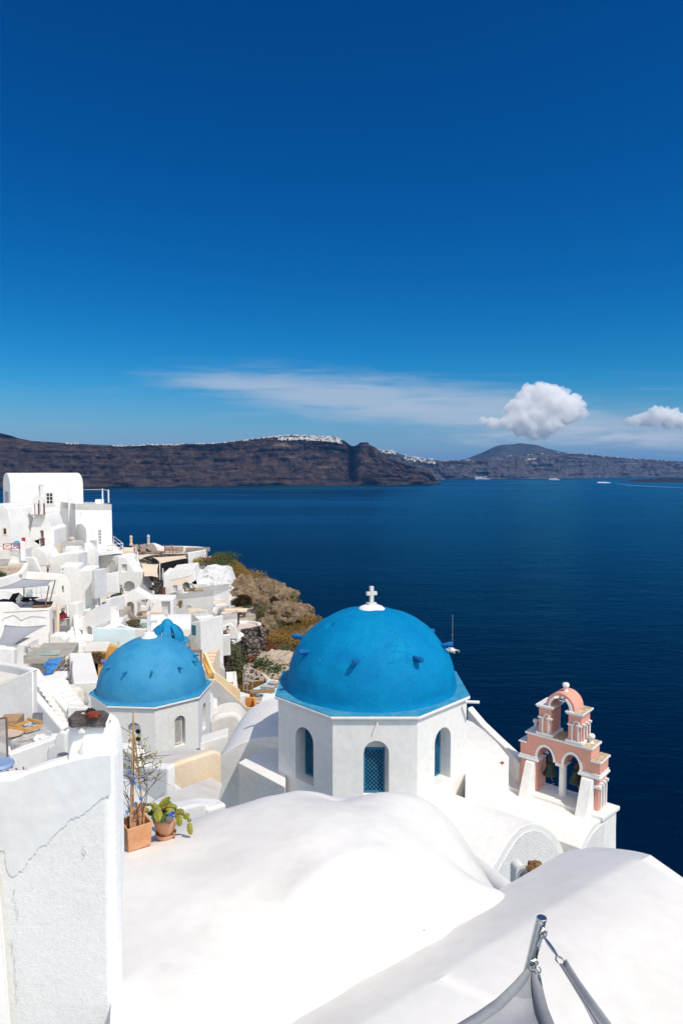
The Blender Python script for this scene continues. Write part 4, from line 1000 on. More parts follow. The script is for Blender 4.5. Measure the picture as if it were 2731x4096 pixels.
# ================================================================== foreground roof: one soft plaster shell over hand-measured heights
def gp(x, y, z): return G((x, y), z)
ctrl = [gp(470, 3420, -4.74), gp(455, 3800, -4.74), gp(450, 4096, -4.76), gp(640, 3430, -4.70), gp(800, 3420, -4.68), gp(620, 3700, -4.72), gp(800, 4096, -4.76), gp(1060, 4096, -5.10), gp(800, 3700, -4.70), gp(860, 3900, -4.74),
        gp(1000, 3480, -4.56), gp(1000, 3650, -4.66), gp(1200, 3420, -4.48), gp(1400, 3420, -4.50), gp(1500, 3480, -4.56), gp(1250, 3640, -4.64), gp(1300, 3560, -4.58), gp(1150, 3800, -4.86), gp(1380, 3700, -4.84),
        gp(1400, 3900, -5.14), gp(1600, 3790, -5.18), gp(1800, 3680, -5.26), gp(2000, 3560, -5.42), gp(1650, 3600, -4.84), gp(1800, 3560, -5.06),
        gp(760, 3330, -4.74), gp(880, 3300, -4.68), gp(900, 3240, -4.74), gp(960, 3225, -4.80), gp(1040, 3192, -4.80), gp(1120, 3175, -4.80), gp(1230, 3180, -4.84), gp(1310, 3196, -4.92), gp(1350, 3212, -5.02), gp(1400, 3196, -4.95), gp(1480, 3178, -4.90), gp(1550, 3172, -4.88), gp(1620, 3185, -4.90), gp(1680, 3225, -4.96), gp(1745, 3300, -5.06), gp(1800, 3395, -5.20), gp(1870, 3495, -5.36), gp(1960, 3550, -5.48)]
# the far side falls away steeply behind the crest
for x, y, z in ((870, 3240, -4.80), (960, 3225, -4.80), (1120, 3175, -4.80), (1310, 3196, -4.92), (1480, 3178, -4.90), (1620, 3185, -4.90), (1745, 3300, -5.06), (1800, 3395, -5.2), (1870, 3495, -5.36)):
    p = gp(x, y, z); dirv = Vector((.30 + max(0, (x - 1450) / 220), 1, 0)).normalized()
    ctrl += [p + dirv * .5 - UP * (.22 if x < 1650 else .42), p + dirv * 1.1 - UP * (.85 if x < 1650 else 1.3), p + dirv * 1.8 - UP * (2.2 if x < 1650 else 2.7)]
ctrl += [Vector(v) for v in ((2.85, 9.2, -7.0), (3.3, 10.3, -9), (3.7, 8.2, -7.2), (3.6, 7.2, -6.6))]
fr = rbf(ctrl, .012)
bm = bmesh.new(); nu, nv = 150, 170
lA, lB = gp(455, 4096, -4.76), gp(487, 3380, -4.72)
left = lambda y: lA.x + (lB.x - lA.x) * (y - lA.y) / (lB.y - lA.y) if y < lB.y else lB.x + (y - lB.y) * .62
g_ = []
for j in range(nv + 1):
    y = 4.6 + (12.9 - 4.6) * j / nv; x0, x1 = left(y) - .03, 3.7; row = []
    for i in range(nu + 1):
        x = x0 + (x1 - x0) * i / nu; z = fr(x, y)
        z += .012 * noise.fractal(Vector((x * 1.1, y * 1.1, 2)), .9, 2, 5)
        row.append(bm.verts.new(Vector((x, y, z))))
    g_.append(row)
for a, b in zip(g_, g_[1:]):
    for i in range(nu): bm.faces.new((a[i], a[i + 1], b[i + 1], b[i]))
# low broken plaster edges and a patched dome on the shell
ed = [G(cL(0, 0), -4.6)] and None
ca_ = lambda x, y: (850 + x / 1.568, 3000 + y / 1.568)
ridge = [G(ca_(*q), -4.62) for q in ((510, 1010), (600, 945), (690, 890), (760, 838), (830, 800), (950, 765), (1080, 755), (1180, 775), (1260, 800))]
bump_c = G(ca_(1100, 960), -4.64)
for row in g_:
    for v in row:
        best = 9; s_ = 0
        for k, (a, b) in enumerate(zip(ridge, ridge[1:])):
            ab = b - a; t = max(0, min(1, ((v.co - a).x * ab.x + (v.co - a).y * ab.y) / (ab.x ** 2 + ab.y ** 2))); q = a + ab * t
            d = math.hypot(v.co.x - q.x, v.co.y - q.y)
            if d < best: best = d; s_ = (v.co.x - q.x) * ab.y - (v.co.y - q.y) * ab.x
        if best < .8:
            # step: the near side sits lower just below the broken edge
            k = math.exp(-(best / (.26 if s_ < 0 else .15)) ** 2); v.co.z += (.07 if s_ < 0 else -.085) * k
        e = (Vector((v.co.x, v.co.y, 0)) - Vector((bump_c.x, bump_c.y, 0))).length
        v.co.z += .08 * math.exp(-(e / .24) ** 2) - .06 * math.exp(-((e - .5) / .2) ** 2)
# skirts so that the shell has thickness on its open sides
for side_ in ([r[0] for r in g_], g_[0], [r[-1] for r in g_]):
    low = [bm.verts.new(v.co - UP * 2.6) for v in side_]
    for i in range(len(side_) - 1): bm.faces.new((side_[i], side_[i + 1], low[i + 1], low[i]))
FRW = mat('roof_whitewash', (.79, .775, .745), .85, (.725, .70, .66), .7, .46, .74, .10, 2.2, .07, 30, spec=.2, dist=.03, grain=.03)
# sparse grit and tan chips where the whitewash has flaked
ntf = FRW.node_tree; bsf = [n for n in ntf.nodes if n.type == 'BSDF_PRINCIPLED'][0]; lk = bsf.inputs['Base Color'].links[0].from_socket
def chips(sc, lo, hi, col, amt, base):
    t = ntf.nodes.new('ShaderNodeTexNoise'); t.inputs['Scale'].default_value = sc; t.inputs['Detail'].default_value = 4; t.inputs['Roughness'].default_value = .6
    g7 = ntf.nodes.new('ShaderNodeNewGeometry'); ntf.links.new(g7.outputs['Position'], t.inputs['Vector'])
    r_ = ntf.nodes.new('ShaderNodeMapRange'); r_.inputs[1].default_value = lo; r_.inputs[2].default_value = hi; r_.inputs[4].default_value = amt; ntf.links.new(t.outputs[0], r_.inputs[0])
    mm_ = ntf.nodes.new('ShaderNodeMix'); mm_.data_type = 'RGBA'; mm_.inputs[7].default_value = (*col, 1); ntf.links.new(r_.outputs[0], mm_.inputs[0]); ntf.links.new(base, mm_.inputs[6]); return mm_.outputs[2]
lk = chips(6.5, .72, .76, (.56, .49, .41), .6, lk); lk = chips(34, .79, .80, (.4, .35, .3), .6, lk); lk = chips(1.3, .57, .68, (.69, .665, .63), .4, lk); lk = chips(3.1, .64, .72, (.64, .60, .55), .22, lk)
ntf.links.new(lk, bsf.inputs['Base Color'])
mk('plaster_roof', bm, FRW, smooth=80, label='large humped white plaster roof in front of the churches', cat='roof')
# low rounded lip at the roof's left edge behind the pots
ribbon('roof_lip', 'low rounded white lip behind the two terracotta pots', 'wall', [P(cm(*q), z) for *q, z in ((640, 955, 9.75), (720, 930, 10.0), (820, 908, 10.3), (930, 900, 10.6), (1000, 915, 10.6), (1046, 948, 10.4))], .34, .9, W, bevel=.15, seg=5)
# ------------------------------------------------------------------ second roof: shallow vault in the right corner
def loft(name, rails, mats, label, cat, smooth=60, nsub=1):
    bm = bmesh.new(); rows = [[bm.verts.new(p) for p in r] for r in rails]
    for a, b in zip(rows, rows[1:]):
        for i in range(len(a) - 1): bm.faces.new((a[i], a[i + 1], b[i + 1], b[i]))
    return mk(name, bm, mats, label=label, cat=cat, smooth=smooth)
def resample(pts, n):
    pts = [Vector(p) for p in pts]; L_ = [0]
    for a, b in zip(pts, pts[1:]): L_.append(L_[-1] + (b - a).length)
    out = []
    for i in range(n):
        s = L_[-1] * i / (n - 1); k = max(j for j in range(len(L_)) if L_[j] <= s + 1e-9); k = min(k, len(pts) - 2)
        t = (s - L_[k]) / max(L_[k + 1] - L_[k], 1e-9); out.append(pts[k].lerp(pts[k + 1], t))
    return out
lowl = [gp(900, 4290, -5.35), gp(1080, 4096, -5.30), gp(1400, 3905, -5.36), gp(1731, 3716, -5.44), gp(2015, 3545, -5.60), gp(2260, 3405, -5.72), gp(2380, 3388, -5.78)]
crs = [gp(1250, 4230, -4.86), gp(1480, 4096, -4.86), gp(1731, 3934, -4.88), gp(2000, 3770, -4.90), gp(2230, 3636, -4.93), gp(2450, 3506, -4.96), gp(2600, 3420, -5.00)]
n_ = 40; lo_r = resample(lowl, n_); cr_r = resample(crs, n_); rails = []
rails.append([p - UP * 3 + Vector((-.1, .1, 0)) for p in lo_r])
for k in range(9):
    t = k / 8; row = []
    for a, b in zip(lo_r, cr_r):
        p = a.lerp(b, t); p.z = a.z + (b.z - a.z) * (.86 * t + .14 * math.sin(t * math.pi / 2)); row.append(p)
    rails.append(row)
dv = Vector((1, -.55, 0)).normalized()
for t, dz in ((.8, -.055), (2.0, -.19), (3.5, -.40), (4.4, -.65), (5.2, -1.2), (6.0, -2.1)):
    rails.append([p + (dv.lerp(Vector((.40, -.92, 0)), (i / n_) ** 2)) * t + UP * dz for i, p in enumerate(cr_r)])
# far end: close the vault
bm = bmesh.new(); rows = [[bm.verts.new(p + UP * .008 * noise.fractal(p * 1.3, .9, 2, 4)) for p in r] for r in rails]
for a, b in zip(rows, rows[1:]):
    for i in range(len(a) - 1): bm.faces.new((a[i], a[i + 1], b[i + 1], b[i]))
endv = [r[-1] for r in rows]; lowv = [bm.verts.new(v.co + Vector((.25, .35, -3))) for v in endv]
for i in range(len(endv) - 1): bm.faces.new((endv[i], endv[i + 1], lowv[i + 1], lowv[i]))
mk('plaster_roof', bm, FRW, smooth=28, label='smooth white vaulted roof under the steel sail pole', cat='roof')
# ------------------------------------------------------------------ left wall with its thick coat of smooth plaster breaking off over rough stucco
wpl = yawplane(cL(700, 600), 5.75, -5)
def wz(x, y): return wpl.uz(cL(x, y))
topl = [(-260, 230), (0, 190), (80, 186), (150, 155), (230, 125), (350, 92), (430, 70), (500, 50), (560, 42), (620, 28), (690, 24)]
bm = bmesh.new(); out = [wz(*q) for q in topl] + [wz(697, 400), wz(705, 1000), (wz(705, 1719)[0], -8.5), (wz(-260, 400)[0], -8.5)]
th = .27
v = [bm.verts.new(wpl.at(u, z, -.03)) for u, z in out]; b = [bm.verts.new(wpl.at(u, z, -th)) for u, z in out]; n = len(v)
bm.faces.new(v); bm.faces.new(b[::-1])
for i in range(n): bm.faces.new((v[i], b[i], b[(i + 1) % n], v[(i + 1) % n]))
WR2 = mat('rough_wall_stucco', (.90, .885, .86), .95, (.85, .83, .80), 3, .5, .8, .28, 11, .3, 60, spec=.1, dist=.012)
lw = mk('garden_wall', bm, WR2, label='thick near white wall with cracked rough plaster, in front of the pots', cat='wall', smooth=35, bevel=.12, seg=4)
# the smooth coat: its lower edge is the ragged crack
crk = [(20, 640), (30, 720), (45, 790), (60, 800), (85, 800), (110, 775), (135, 770), (150, 740), (170, 705), (200, 680), (215, 655), (240, 620), (262, 610), (290, 600), (310, 565), (340, 535), (375, 505), (410, 480), (440, 440), (470, 430), (520, 408), (560, 370), (600, 335), (640, 305), (680, 290), (693, 285)]
rnd = random.Random(11); c2pts = []
for a, c_ in zip(crk, crk[1:]):
    for k in range(4):
        t = k / 4; c2pts.append((a[0] + (c_[0] - a[0]) * t + rnd.uniform(-4, 4), a[1] + (c_[1] - a[1]) * t + rnd.uniform(-7, 7)))
bm = bmesh.new(); toq = [(x, y + 14) for x, y in topl]
ol = [wz(*q) for q in [(-260, 640)] + c2pts] + [wz(*q) for q in toq[::-1]]
prism(bm, [wpl.at(u, z, -.0275) for u, z in ol], wpl.n * .0065); mk('plaster_coat', bm, mat('fresh_whitewash', (.90, .89, .87), .85, (.85, .835, .81), .8, bump=.15, bscale=3, fine=.08, fscale=20, dist=.02), lw, smooth=0, bevel=.003, seg=1)
# hairline splits below the broken edge
for pts in (((85, 880), (90, 930), (105, 1000), (112, 1060)), ((520, 600), (530, 640), (528, 668)), ((72, 1200), (80, 1280), (92, 1420), (105, 1600))):
    bm = bmesh.new(); q = [wpl.at(*wz(x, y), -.012) for x, y in pts]; q = resample(q, 14)
    q = [p + Vector((rnd.uniform(-.012, .012), 0, rnd.uniform(-.012, .012))) for p in q]; tube(bm, q, [.0008 + .0024 * rnd.random() for _ in q], 5)
    mk('crack', bm, mat('crack_shadow', (.46, .44, .41), 1, grain=0) if 'crack_shadow' not in MATS else MATS['crack_shadow'], lw, smooth=0)
# return of the wall at the photo's left edge
q0 = wz(45, 800); bm = bmesh.new(); A1 = wpl.at(wz(8, 640)[0], wz(8, 640)[1], .01); A2 = wpl.at(wz(60, 1200)[0], wz(60, 1200)[1], .01); A3 = wpl.at(wz(112, 1719)[0], wz(112, 1719)[1] - .6, .01)
A1u = wpl.at(wz(-10, 300)[0], wz(-10, 260)[1], .01); o_ = Vector((-1.0, -1.1, 0)) * 1.2
prism(bm, [A1u, A1, A2, A3, A3 + o_, A2 + o_, A1 + o_, A1u + o_], Vector((-.8, .2, 0))); mk('wall_return', bm, W, lw, smooth=60, bevel=.05)
# ------------------------------------------------------------------ chimney with its lava slab
CHZ = 6.3
cpl = yawplane(c5(1100, 1200), CHZ - .35, -3)
def cz(x, y): return cpl.uz(c5(x, y))
bm = bmesh.new(); nr_ = 14; prof = []
ccx = cpl.at((cz(822, 1200)[0] + cz(1480, 1200)[0]) / 2, 0, -.42); ccx.z = 0
hw_ = [(c5y, (cz(l, 1200)[0], cz(r, 1200)[0])) for c5y, l, r in ((930, 880, 1270), (965, 845, 1320), (1010, 826, 1352), (1100, 820, 1378), (1250, 818, 1393), (1568, 815, 1402), (1900, 815, 1405), (2700, 815, 1400), (3600, 815, 1350))]
rings = []
for c5y, (ua, ub) in hw_:
    z = cz(1100, c5y)[1]; cx_ = (ua + ub) / 2; a_x = (ub - ua) / 2; ring = []
    for k in range(40):
        t = 2 * math.pi * k / 40; s_, c__ = math.sin(t), math.cos(t)
        e = .42; q = cpl.at(cx_ + a_x * math.copysign(abs(c__) ** e, c__), z, -.17 + .17 * min(1, a_x / .24) * math.copysign(abs(s_) ** e, s_))
        q += .6 * Vector((noise.noise(q * 2.2), noise.noise(q * 2.2 + Vector((9, 0, 0))), 0)) * .03
        ring.append(bm.verts.new(q))
    rings.append(ring)
for a, b in zip(rings, rings[1:]):
    for k in range(40): bm.faces.new((a[k], a[(k + 1) % 40], b[(k + 1) % 40], b[k]))
bm.faces.new(rings[0])
ch = mk('chimney', bm, WR2, label='fat whitewashed chimney capped with a dark lava slab', cat='chimney', smooth=60)
for pts, dd in (((880, 1420, 890, 1250, 905, 1120, 935, 1075, 960, 1110, 985, 1220, 985, 1420), 0), ((985, 1390, 1020, 1250, 1060, 1110, 1110, 1052, 1160, 1050, 1205, 1090, 1240, 1180, 1250, 1250, 1220, 1400), 0)):
    c_ = c5; xs = pts[0::2]; ys = pts[1::2]; mx_, my_ = (min(xs) + max(xs)) / 2, (min(ys) + max(ys)) / 2
    bm = bmesh.new(); ce = cpl.at(*cz(mx_, my_), -.02); su = (cz(max(xs), my_)[0] - cz(min(xs), my_)[0]) / 2; sv = (cz(mx_, min(ys))[1] - cz(mx_, max(ys))[1]) / 2
    blob(bm, ce - UP * .06, su * .95, .12, sv * 1.05, 3, .08, 1.2, int(mx_)); mk('plaster_bulge', bm, W, ch, smooth=80)
# slab of dark lava on two props
bm = bmesh.new(); zs_ = [(850, 880), (865, 840), (950, 758), (1090, 745), (1300, 750), (1382, 800), (1376, 826), (1330, 880), (1200, 935), (1060, 972), (950, 965), (862, 915)]
sl_z = P(c5(1060, 972), 5.93).z; tops = [G(c5(*q), sl_z + .095) for q in ((855, 850), (950, 758), (1090, 745), (1300, 750), (1380, 795), (1320, 838), (1040, 840), (905, 870))]
bot = [p * 1.0 - UP * .10 for p in tops]; cen = sum(tops, Vector()) / len(tops)
for i, p in enumerate(bot): bot[i] = cen + (p - cen) * (.97 if i in (0, 7, 6, 5) else .78); bot[i].z = sl_z + (.015 if i not in (5, 6) else 0)
a = [bm.verts.new(p) for p in tops]; b = [bm.verts.new(p) for p in bot]; bm.faces.new(a); bm.faces.new(b[::-1])
for i in range(8): bm.faces.new((a[i], b[i], b[(i + 1) % 8], a[(i + 1) % 8]))
bmesh.ops.triangulate(bm, faces=bm.faces); bmesh.ops.subdivide_edges(bm, edges=bm.edges, cuts=4, use_grid_fill=True)
for v in bm.verts: v.co += Vector((noise.noise(v.co * 6), noise.noise(v.co * 6 + Vector((4, 0, 0))), noise.noise(v.co * 6 + Vector((0, 4, 0))))) * .012
slabo = mk('lava_slab', bm, LAVA, label='dark grey lava slab lying on the near chimney', cat='stone', smooth=35)
for (x, y, w_, m_) in ((1035, 985, .04, W), (1290, 930, .06, REDST), (1345, 905, .045, W)):
    p = G(c5(x, y), sl_z - .03); bm = bmesh.new(); blob(bm, p, w_, .06, .05, 2, .25, 2, int(x)); mk('prop_stone', bm, m_, ch, smooth=30)
bm = bmesh.new(); p = G(c5(1180, 970), sl_z - .01); cbox(bm, p + Vector((0, .12, -.05)), .2, .1, .06); mk('flue_opening', bm, DARK, ch)
for nm, lab, x, y, s3, m_, sd in (('red_stone', 'rust red lava stone on top of the dark slab', 1168, 812, (.058, .042, .030), REDST, 4), ('black_stone', 'black porous stone at the back of the dark slab', 1140, 765, (.038, .03, .026), BLKST, 9), ('shell', 'small pale shell lying on the dark slab', 1045, 795, (.016, .012, .006), SHELL, 2)):
    p = G(c5(x, y), sl_z + .112); bm = bmesh.new(); blob(bm, p, *s3, 4, .38, 2.2, sd); mk(nm, bm, m_, label=lab, cat='stone' if nm != 'shell' else 'shell', smooth=25)
# the smaller shaped flue left of it
bm = bmesh.new(); f2 = yawplane(c5(700, 1300), 6.5, -10); ol = [f2.uz(c5(*q)) for q in ((582, 1470), (584, 1300), (590, 1215), (640, 1190), (672, 1170), (690, 1100), (725, 1040), (765, 1012), (800, 1015), (830, 1040), (840, 1470))]
prism(bm, [f2.at(u, z) for u, z in ol], -f2.n * .36); mk('flue', bm, W, label='rounded white flue stepping down beside the capped chimney', cat='chimney', smooth=40, bevel=.12, seg=5)
bm = bmesh.new(); tube(bm, [P(c5(790, 1310), 6.1), P(c5(785, 1420), 6.1) - UP * .2], [.05, .048], 14); mk('pipe_stub', bm, mat('grey_pipe', (.40, .39, .37), .8), label='grey pipe stub between the flue and chimney', cat='pipe', smooth=60)
# ------------------------------------------------------------------ the square pot with canes and the cactus pot
RZ = -4.70
def fl(xy): 
    p = G(xy, RZ)
    for _ in range(4): p = G(xy, fr(p.x, p.y))
    return p
b0, b1 = fl(cpot(232, 2275)), fl(cpot(630, 2150)); b2_ = b0 + (b1 - b0).orthogonal() * 0
ex = (b1 - b0); ex.z = 0; ln_ = ex.length; ex.normalize(); ey = Vector((-ex.y, ex.x, 0)); H_ = .545
pot = empty('planter', (b0 + b1) / 2 + ey * ln_ * .45, 'square flared terracotta planter with bamboo canes and dry vine', 'plant pot')
def pq(u, v, z, k=1.0):
    c_ = ln_ / 2; return Vector((b0.x, b0.y, min(b0.z, b1.z) + .006)) + ex * (c_ + (u - .5) * ln_ * k) + ey * (ln_ * .5 + (v - .5) * ln_ * k) + UP * z
def pfit():
    pl = Plane(b0, b1); return pl.uz(cpot(430, 1800))[1] - (b0.z + b1.z) / 2
H_ = pfit()
bm = bmesh.new(); kk = 1.10
R0 = [bm.verts.new(pq(u, v, 0, .97)) for u, v in ((0, 0), (1, 0), (1, 1), (0, 1))]; R1 = [bm.verts.new(pq(u, v, H_, kk)) for u, v in ((0, 0), (1, 0), (1, 1), (0, 1))]
R2_ = [bm.verts.new(pq(u, v, H_, kk * .86)) for u, v in ((0, 0), (1, 0), (1, 1), (0, 1))]; R3 = [bm.verts.new(pq(u, v, H_ - .16, kk * .82)) for u, v in ((0, 0), (1, 0), (1, 1), (0, 1))]
for a, b in ((R0, R1), (R1, R2_), (R2_, R3)):
    for i in range(4): bm.faces.new((a[i], a[(i + 1) % 4], b[(i + 1) % 4], b[i]))
bm.faces.new(R0[::-1]); bm.faces.new(R3)
mk('pot', bm, TERRA, pot, bevel=.012, smooth=30)
bm = bmesh.new(); prism(bm, [pq(u, v, H_ - .158, kk * .81) for u, v in ((0, 0), (1, 0), (1, 1), (0, 1))], UP * .03); mk('soil', bm, SOIL, pot, smooth=0)
bm = bmesh.new(); prism(bm, [pq(.30, .60, H_ - .12), pq(.98, .62, H_ - .12), pq(1.0, .66, H_ + .10), pq(.62, .70, H_ + .20), pq(.36, .66, H_ + .10)], ey * .03); mk('terracotta_shard', bm, TERRA, pot, bevel=.006)
base = pq(.5, .5, H_ - .13)
def potpt(x, y, dep): return P(cpot(x, y), dep)
dP = base.y
canes = [((268, 1850), (275, 1500), (300, 700), (318, -130), -.10), ((495, 1790), (450, 1300), (395, 750), (335, 250), -.02), ((305, 1650), (312, 1000), (325, 300), (313, 130), .06)]
for i, (*ps, dd) in enumerate(canes):
    bm = bmesh.new(); tube(bm, [potpt(x, y, dP + dd * (1 - j / 4)) for j, (x, y) in enumerate(ps)], [.014, .013, .012, .010], 8)
    mk('bamboo_cane', bm, CANE, pot, smooth=60)
rnd = random.Random(5); bm = bmesh.new(); lf = bmesh.new()
def twig(p, d, n, r, depth=0, curl=.5):
    pts = [p]; 
    for i in range(n):
        d = (d + Vector((rnd.uniform(-1, 1), rnd.uniform(-.6, .6), rnd.uniform(-.7, .9))) * curl * .5).normalized(); pts.append(pts[-1] + d * rnd.uniform(.05, .085))
        if depth < 2 and rnd.random() < .24: twig(pts[-1], (d + Vector((rnd.uniform(-1, 1), rnd.uniform(-.7, .7), rnd.uniform(-.2, .8)))).normalized(), max(3, n // 2), r * .7, depth + 1, curl)
        zz = pts[-1].z - base.z
        if .75 < zz < 1.45 and rnd.random() < .5:
            for _ in range(rnd.randint(1, 2)):
                a = Vector((rnd.gauss(0, 1), rnd.gauss(0, 1), rnd.gauss(0, 1) + .4)).normalized(); b = a.orthogonal().normalized(); s = rnd.uniform(.014, .028); c_ = pts[-1] + a * s
                face(lf, [c_ - a * s, c_ + b * s * .45, c_ + a * s, c_ - b * s * .45])
    tube(bm, pts, [r * (1 - .7 * i / len(pts)) for i in range(len(pts))], 5)
for k in range(3):
    a = rnd.uniform(0, 6.3); p = base + Vector((math.cos(a) * .12, math.sin(a) * .08, 0)); twig(p, Vector((rnd.uniform(-.3, .3), rnd.uniform(-.2, .2), 1)), 14, .0075, 0, .55)
for (x, y) in ((300, 720), (310, 860), (330, 1000), (400, 700), (410, 820), (420, 960), (440, 1080), (300, 600), (330, 480), (395, 660), (290, 900), (300, 1060), (270, 820), (430, 1000)):
    for s in (-1, 1): twig(potpt(x, y, dP - .02), Vector((s * rnd.uniform(.5, 1), rnd.uniform(-.4, .4), rnd.uniform(-.1, .55))), rnd.randint(3, 5), .0036, 1, .6)
for pts in (((395, 650), (520, 615), (700, 615), (860, 610), (965, 592)), ((400, 650), (470, 590), (560, 550), (620, 525)), ((400, 700), (520, 640), (600, 590), (665, 565)), ((440, 1070), (560, 1020), (620, 1045), (700, 970), (805, 895)), ((300, 1010), (190, 960), (120, 930), (130, 870), (110, 790)), ((480, 770), (560, 740), (660, 715)), ((285, 1060), (180, 1150), (160, 1050))):
    q = [potpt(x, y, dP - .03 + .05 * rnd.random()) for x, y in pts]; tube(bm, q, [.006 - .0008 * i for i in range(len(q))], 5)
mk('vine_stem', bm, TWIG, pot, smooth=60); mk('vine_leaf', lf, LEAFY, pot, smooth=0)['kind'] = 'stuff'
for x, y in ((425, 1135), (330, 1430), (275, 875), (315, 985), (455, 1330), (220, 1560), (320, 1060)):
    p = potpt(x, y, dP - .05); bm = bmesh.new()
    for k in range(3): tube(bm, [p + Vector((.02 * math.cos(t), -.02 + .015 * math.sin(t), (k - 1) * .012)) for t in np.linspace(0, 6.2, 8)], .004, 5)
    tube(bm, [p, p + Vector((rnd.uniform(-.05, .05), -.03, -.05))], .004, 4); mk('blue_tie', bm, TARP, pot)
# wire from the chimney to the canes
bm = bmesh.new(); tube(bm, [P(c5(1375, 880), 6.0), P(c5(1480, 940), 6.5), potpt(305, 240, dP)], .0045, 5); mk('guy_wire', bm, OLDW, label='thin wire from the capped chimney to the canes', cat='wire')
# cactus pot
cb_ = fl(cpot(855, 2040)); cpw = Plane(cb_, cb_ + Vector((1, 0, 0)))
rr_ = (cpw.uz(cpot(1080, 1750))[0] - cpw.uz(cpot(645, 1750))[0]) / 2; cb_ = cb_ + Vector((0, rr_ * .35, 0)); cb_.z = fr(cb_.x, cb_.y) + .02; hC = cpw.uz(cpot(860, 1690))[1] - cb_.z + .02
cac = empty('cactus_pot', cb_, 'round terracotta pot on a saucer with trailing segmented cactus', 'plant pot')
bm = bmesh.new(); s = rr_; lathe(bm, cb_ + UP * .045, [(0, 0), (s * .56, 0), (s * .62, .03), (s * .80, hC * .34), (s * .98, hC * .62), (s * 1.0, hC * .72), (s * .95, hC * .80), (s * .86, hC * .86), (s * .88, hC * .91), (s * .94, hC * .97), (s * .93, hC), (s * .86, hC), (s * .80, hC * .9), (s * .80, hC * .82), (0, hC * .80)], 40); mk('pot', bm, TERRA2, cac, smooth=50)
bm = bmesh.new(); lathe(bm, cb_, [(0, 0), (s * .70, 0), (s * .80, .035), (s * .82, .06), (s * .78, .06), (s * .70, .03), (0, .03)], 32); mk('saucer', bm, TERRA2, cac, smooth=40)
bm = bmesh.new(); lathe(bm, cb_ + UP * .05, [(0, hC * .84), (s * .79, hC * .82)], 24); mk('soil', bm, SOIL, cac)
def pad(pts, w_, m_, dep0, dep1, parent=cac):
    """flat scalloped cactus joint along photo points"""
    q = resample([potpt(x, y, dep0 + (dep1 - dep0) * i / max(1, len(pts) - 1)) for i, (x, y) in enumerate(pts)], 13); bm = bmesh.new(); n = len(q); rows = []
    for i, p in enumerate(q):
        t = i / (n - 1); d = (q[min(i + 1, n - 1)] - q[max(i - 1, 0)]).normalized(); sd_ = d.cross(Vector((.15, -1, .25))).normalized(); nn = sd_.cross(d).normalized()
        ww = w_ * (math.sin(math.pi * min(1, .10 + .86 * t)) ** .45) * (1 + .13 * math.sin(i * 2.1))
        rows.append([bm.verts.new(p - sd_ * ww), bm.verts.new(p - sd_ * ww * .3 + nn * .007), bm.verts.new(p + nn * .013), bm.verts.new(p + sd_ * ww * .3 + nn * .007), bm.verts.new(p + sd_ * ww), bm.verts.new(p - nn * .010)])
    for a, b in zip(rows, rows[1:]):
        for k in range(6): bm.faces.new((a[k], a[(k + 1) % 6], b[(k + 1) % 6], b[k]))
    bm.faces.new(rows[0][::-1]); bm.faces.new(rows[-1]); return mk('cactus_joint', bm, m_, parent, smooth=50)
dC = cb_.y
for pts, w_, m_, a, b in ((((760, 1500), (850, 1400), (940, 1320)), .040, CACT, 0, .02), (((640, 1430), (720, 1530), (800, 1660)), .046, CACT, -.05, -.12), (((700, 1560), (740, 1640), (765, 1740)), .052, CACT, -.14, -.22), (((850, 1490), (960, 1480), (1065, 1495)), .042, CACT, .02, .02), (((880, 1545), (960, 1545), (1020, 1570)), .030, CACT, -.05, -.05), (((420, 1580), (500, 1540), (590, 1560)), .040, CACT, -.08, -.04), (((480, 1435), (560, 1445), (630, 1440)), .020, CACT, -.02, .0), (((1050, 1590), (1110, 1580), (1190, 1580)), .050, CACT, -.08, -.10), (((1090, 1630), (1105, 1720), (1110, 1815)), .042, CACT, -.14, -.16), (((1200, 1610), (1220, 1640), (1260, 1680)), .046, CACT, -.10, -.10), (((1260, 1690), (1275, 1715), (1285, 1745)), .028, CACT, -.10, -.10), (((1275, 1770), (1280, 1860), (1305, 1960)), .038, CACT, -.10, -.12), (((800, 1640), (810, 1690), (830, 1750)), .05, CACT2, -.16, -.24), (((640, 1700), (680, 1650), (720, 1600)), .035, CACT2, -.16, -.10), (((840, 1640), (900, 1610), (960, 1600)), .035, CACT2, -.1, -.08), (((905, 1620), (940, 1590), (985, 1570)), .03, CACT, -.1, -.06), (((660, 1560), (620, 1600), (560, 1600)), .03, CACT2, .02, .06), (((880, 1430), (920, 1425), (960, 1440)), .03, CACT2, .06, .08), (((620, 1640), (660, 1560), (690, 1500)), .04, CACT2, 0, .04), (((760, 1620), (740, 1560), (700, 1520)), .04, CACT2, .02, .05)):
    pad(pts, w_, m_, dC + a, dC + b)
bm = bmesh.new(); blob(bm, potpt(930, 1700, dC - .22), .055, .05, .05, 3, .12, 2, 1); mk('grey_pebble', bm, mat('grey_pebble', (.16, .145, .14), .9, bump=.4, bscale=60), cac, smooth=60)
bm = bmesh.new()
for k in range(12): blob(bm, potpt(970, 1640, dC - .20) + Vector((rnd.uniform(-.04, .04), rnd.uniform(-.03, .03), rnd.uniform(-.03, .04))), .016, .014, .012, 1, .3, 2, k)
mk('blue_pebbles', bm, mat('bright_blue_glass', (.0, .15, .55), .3), cac, smooth=40)
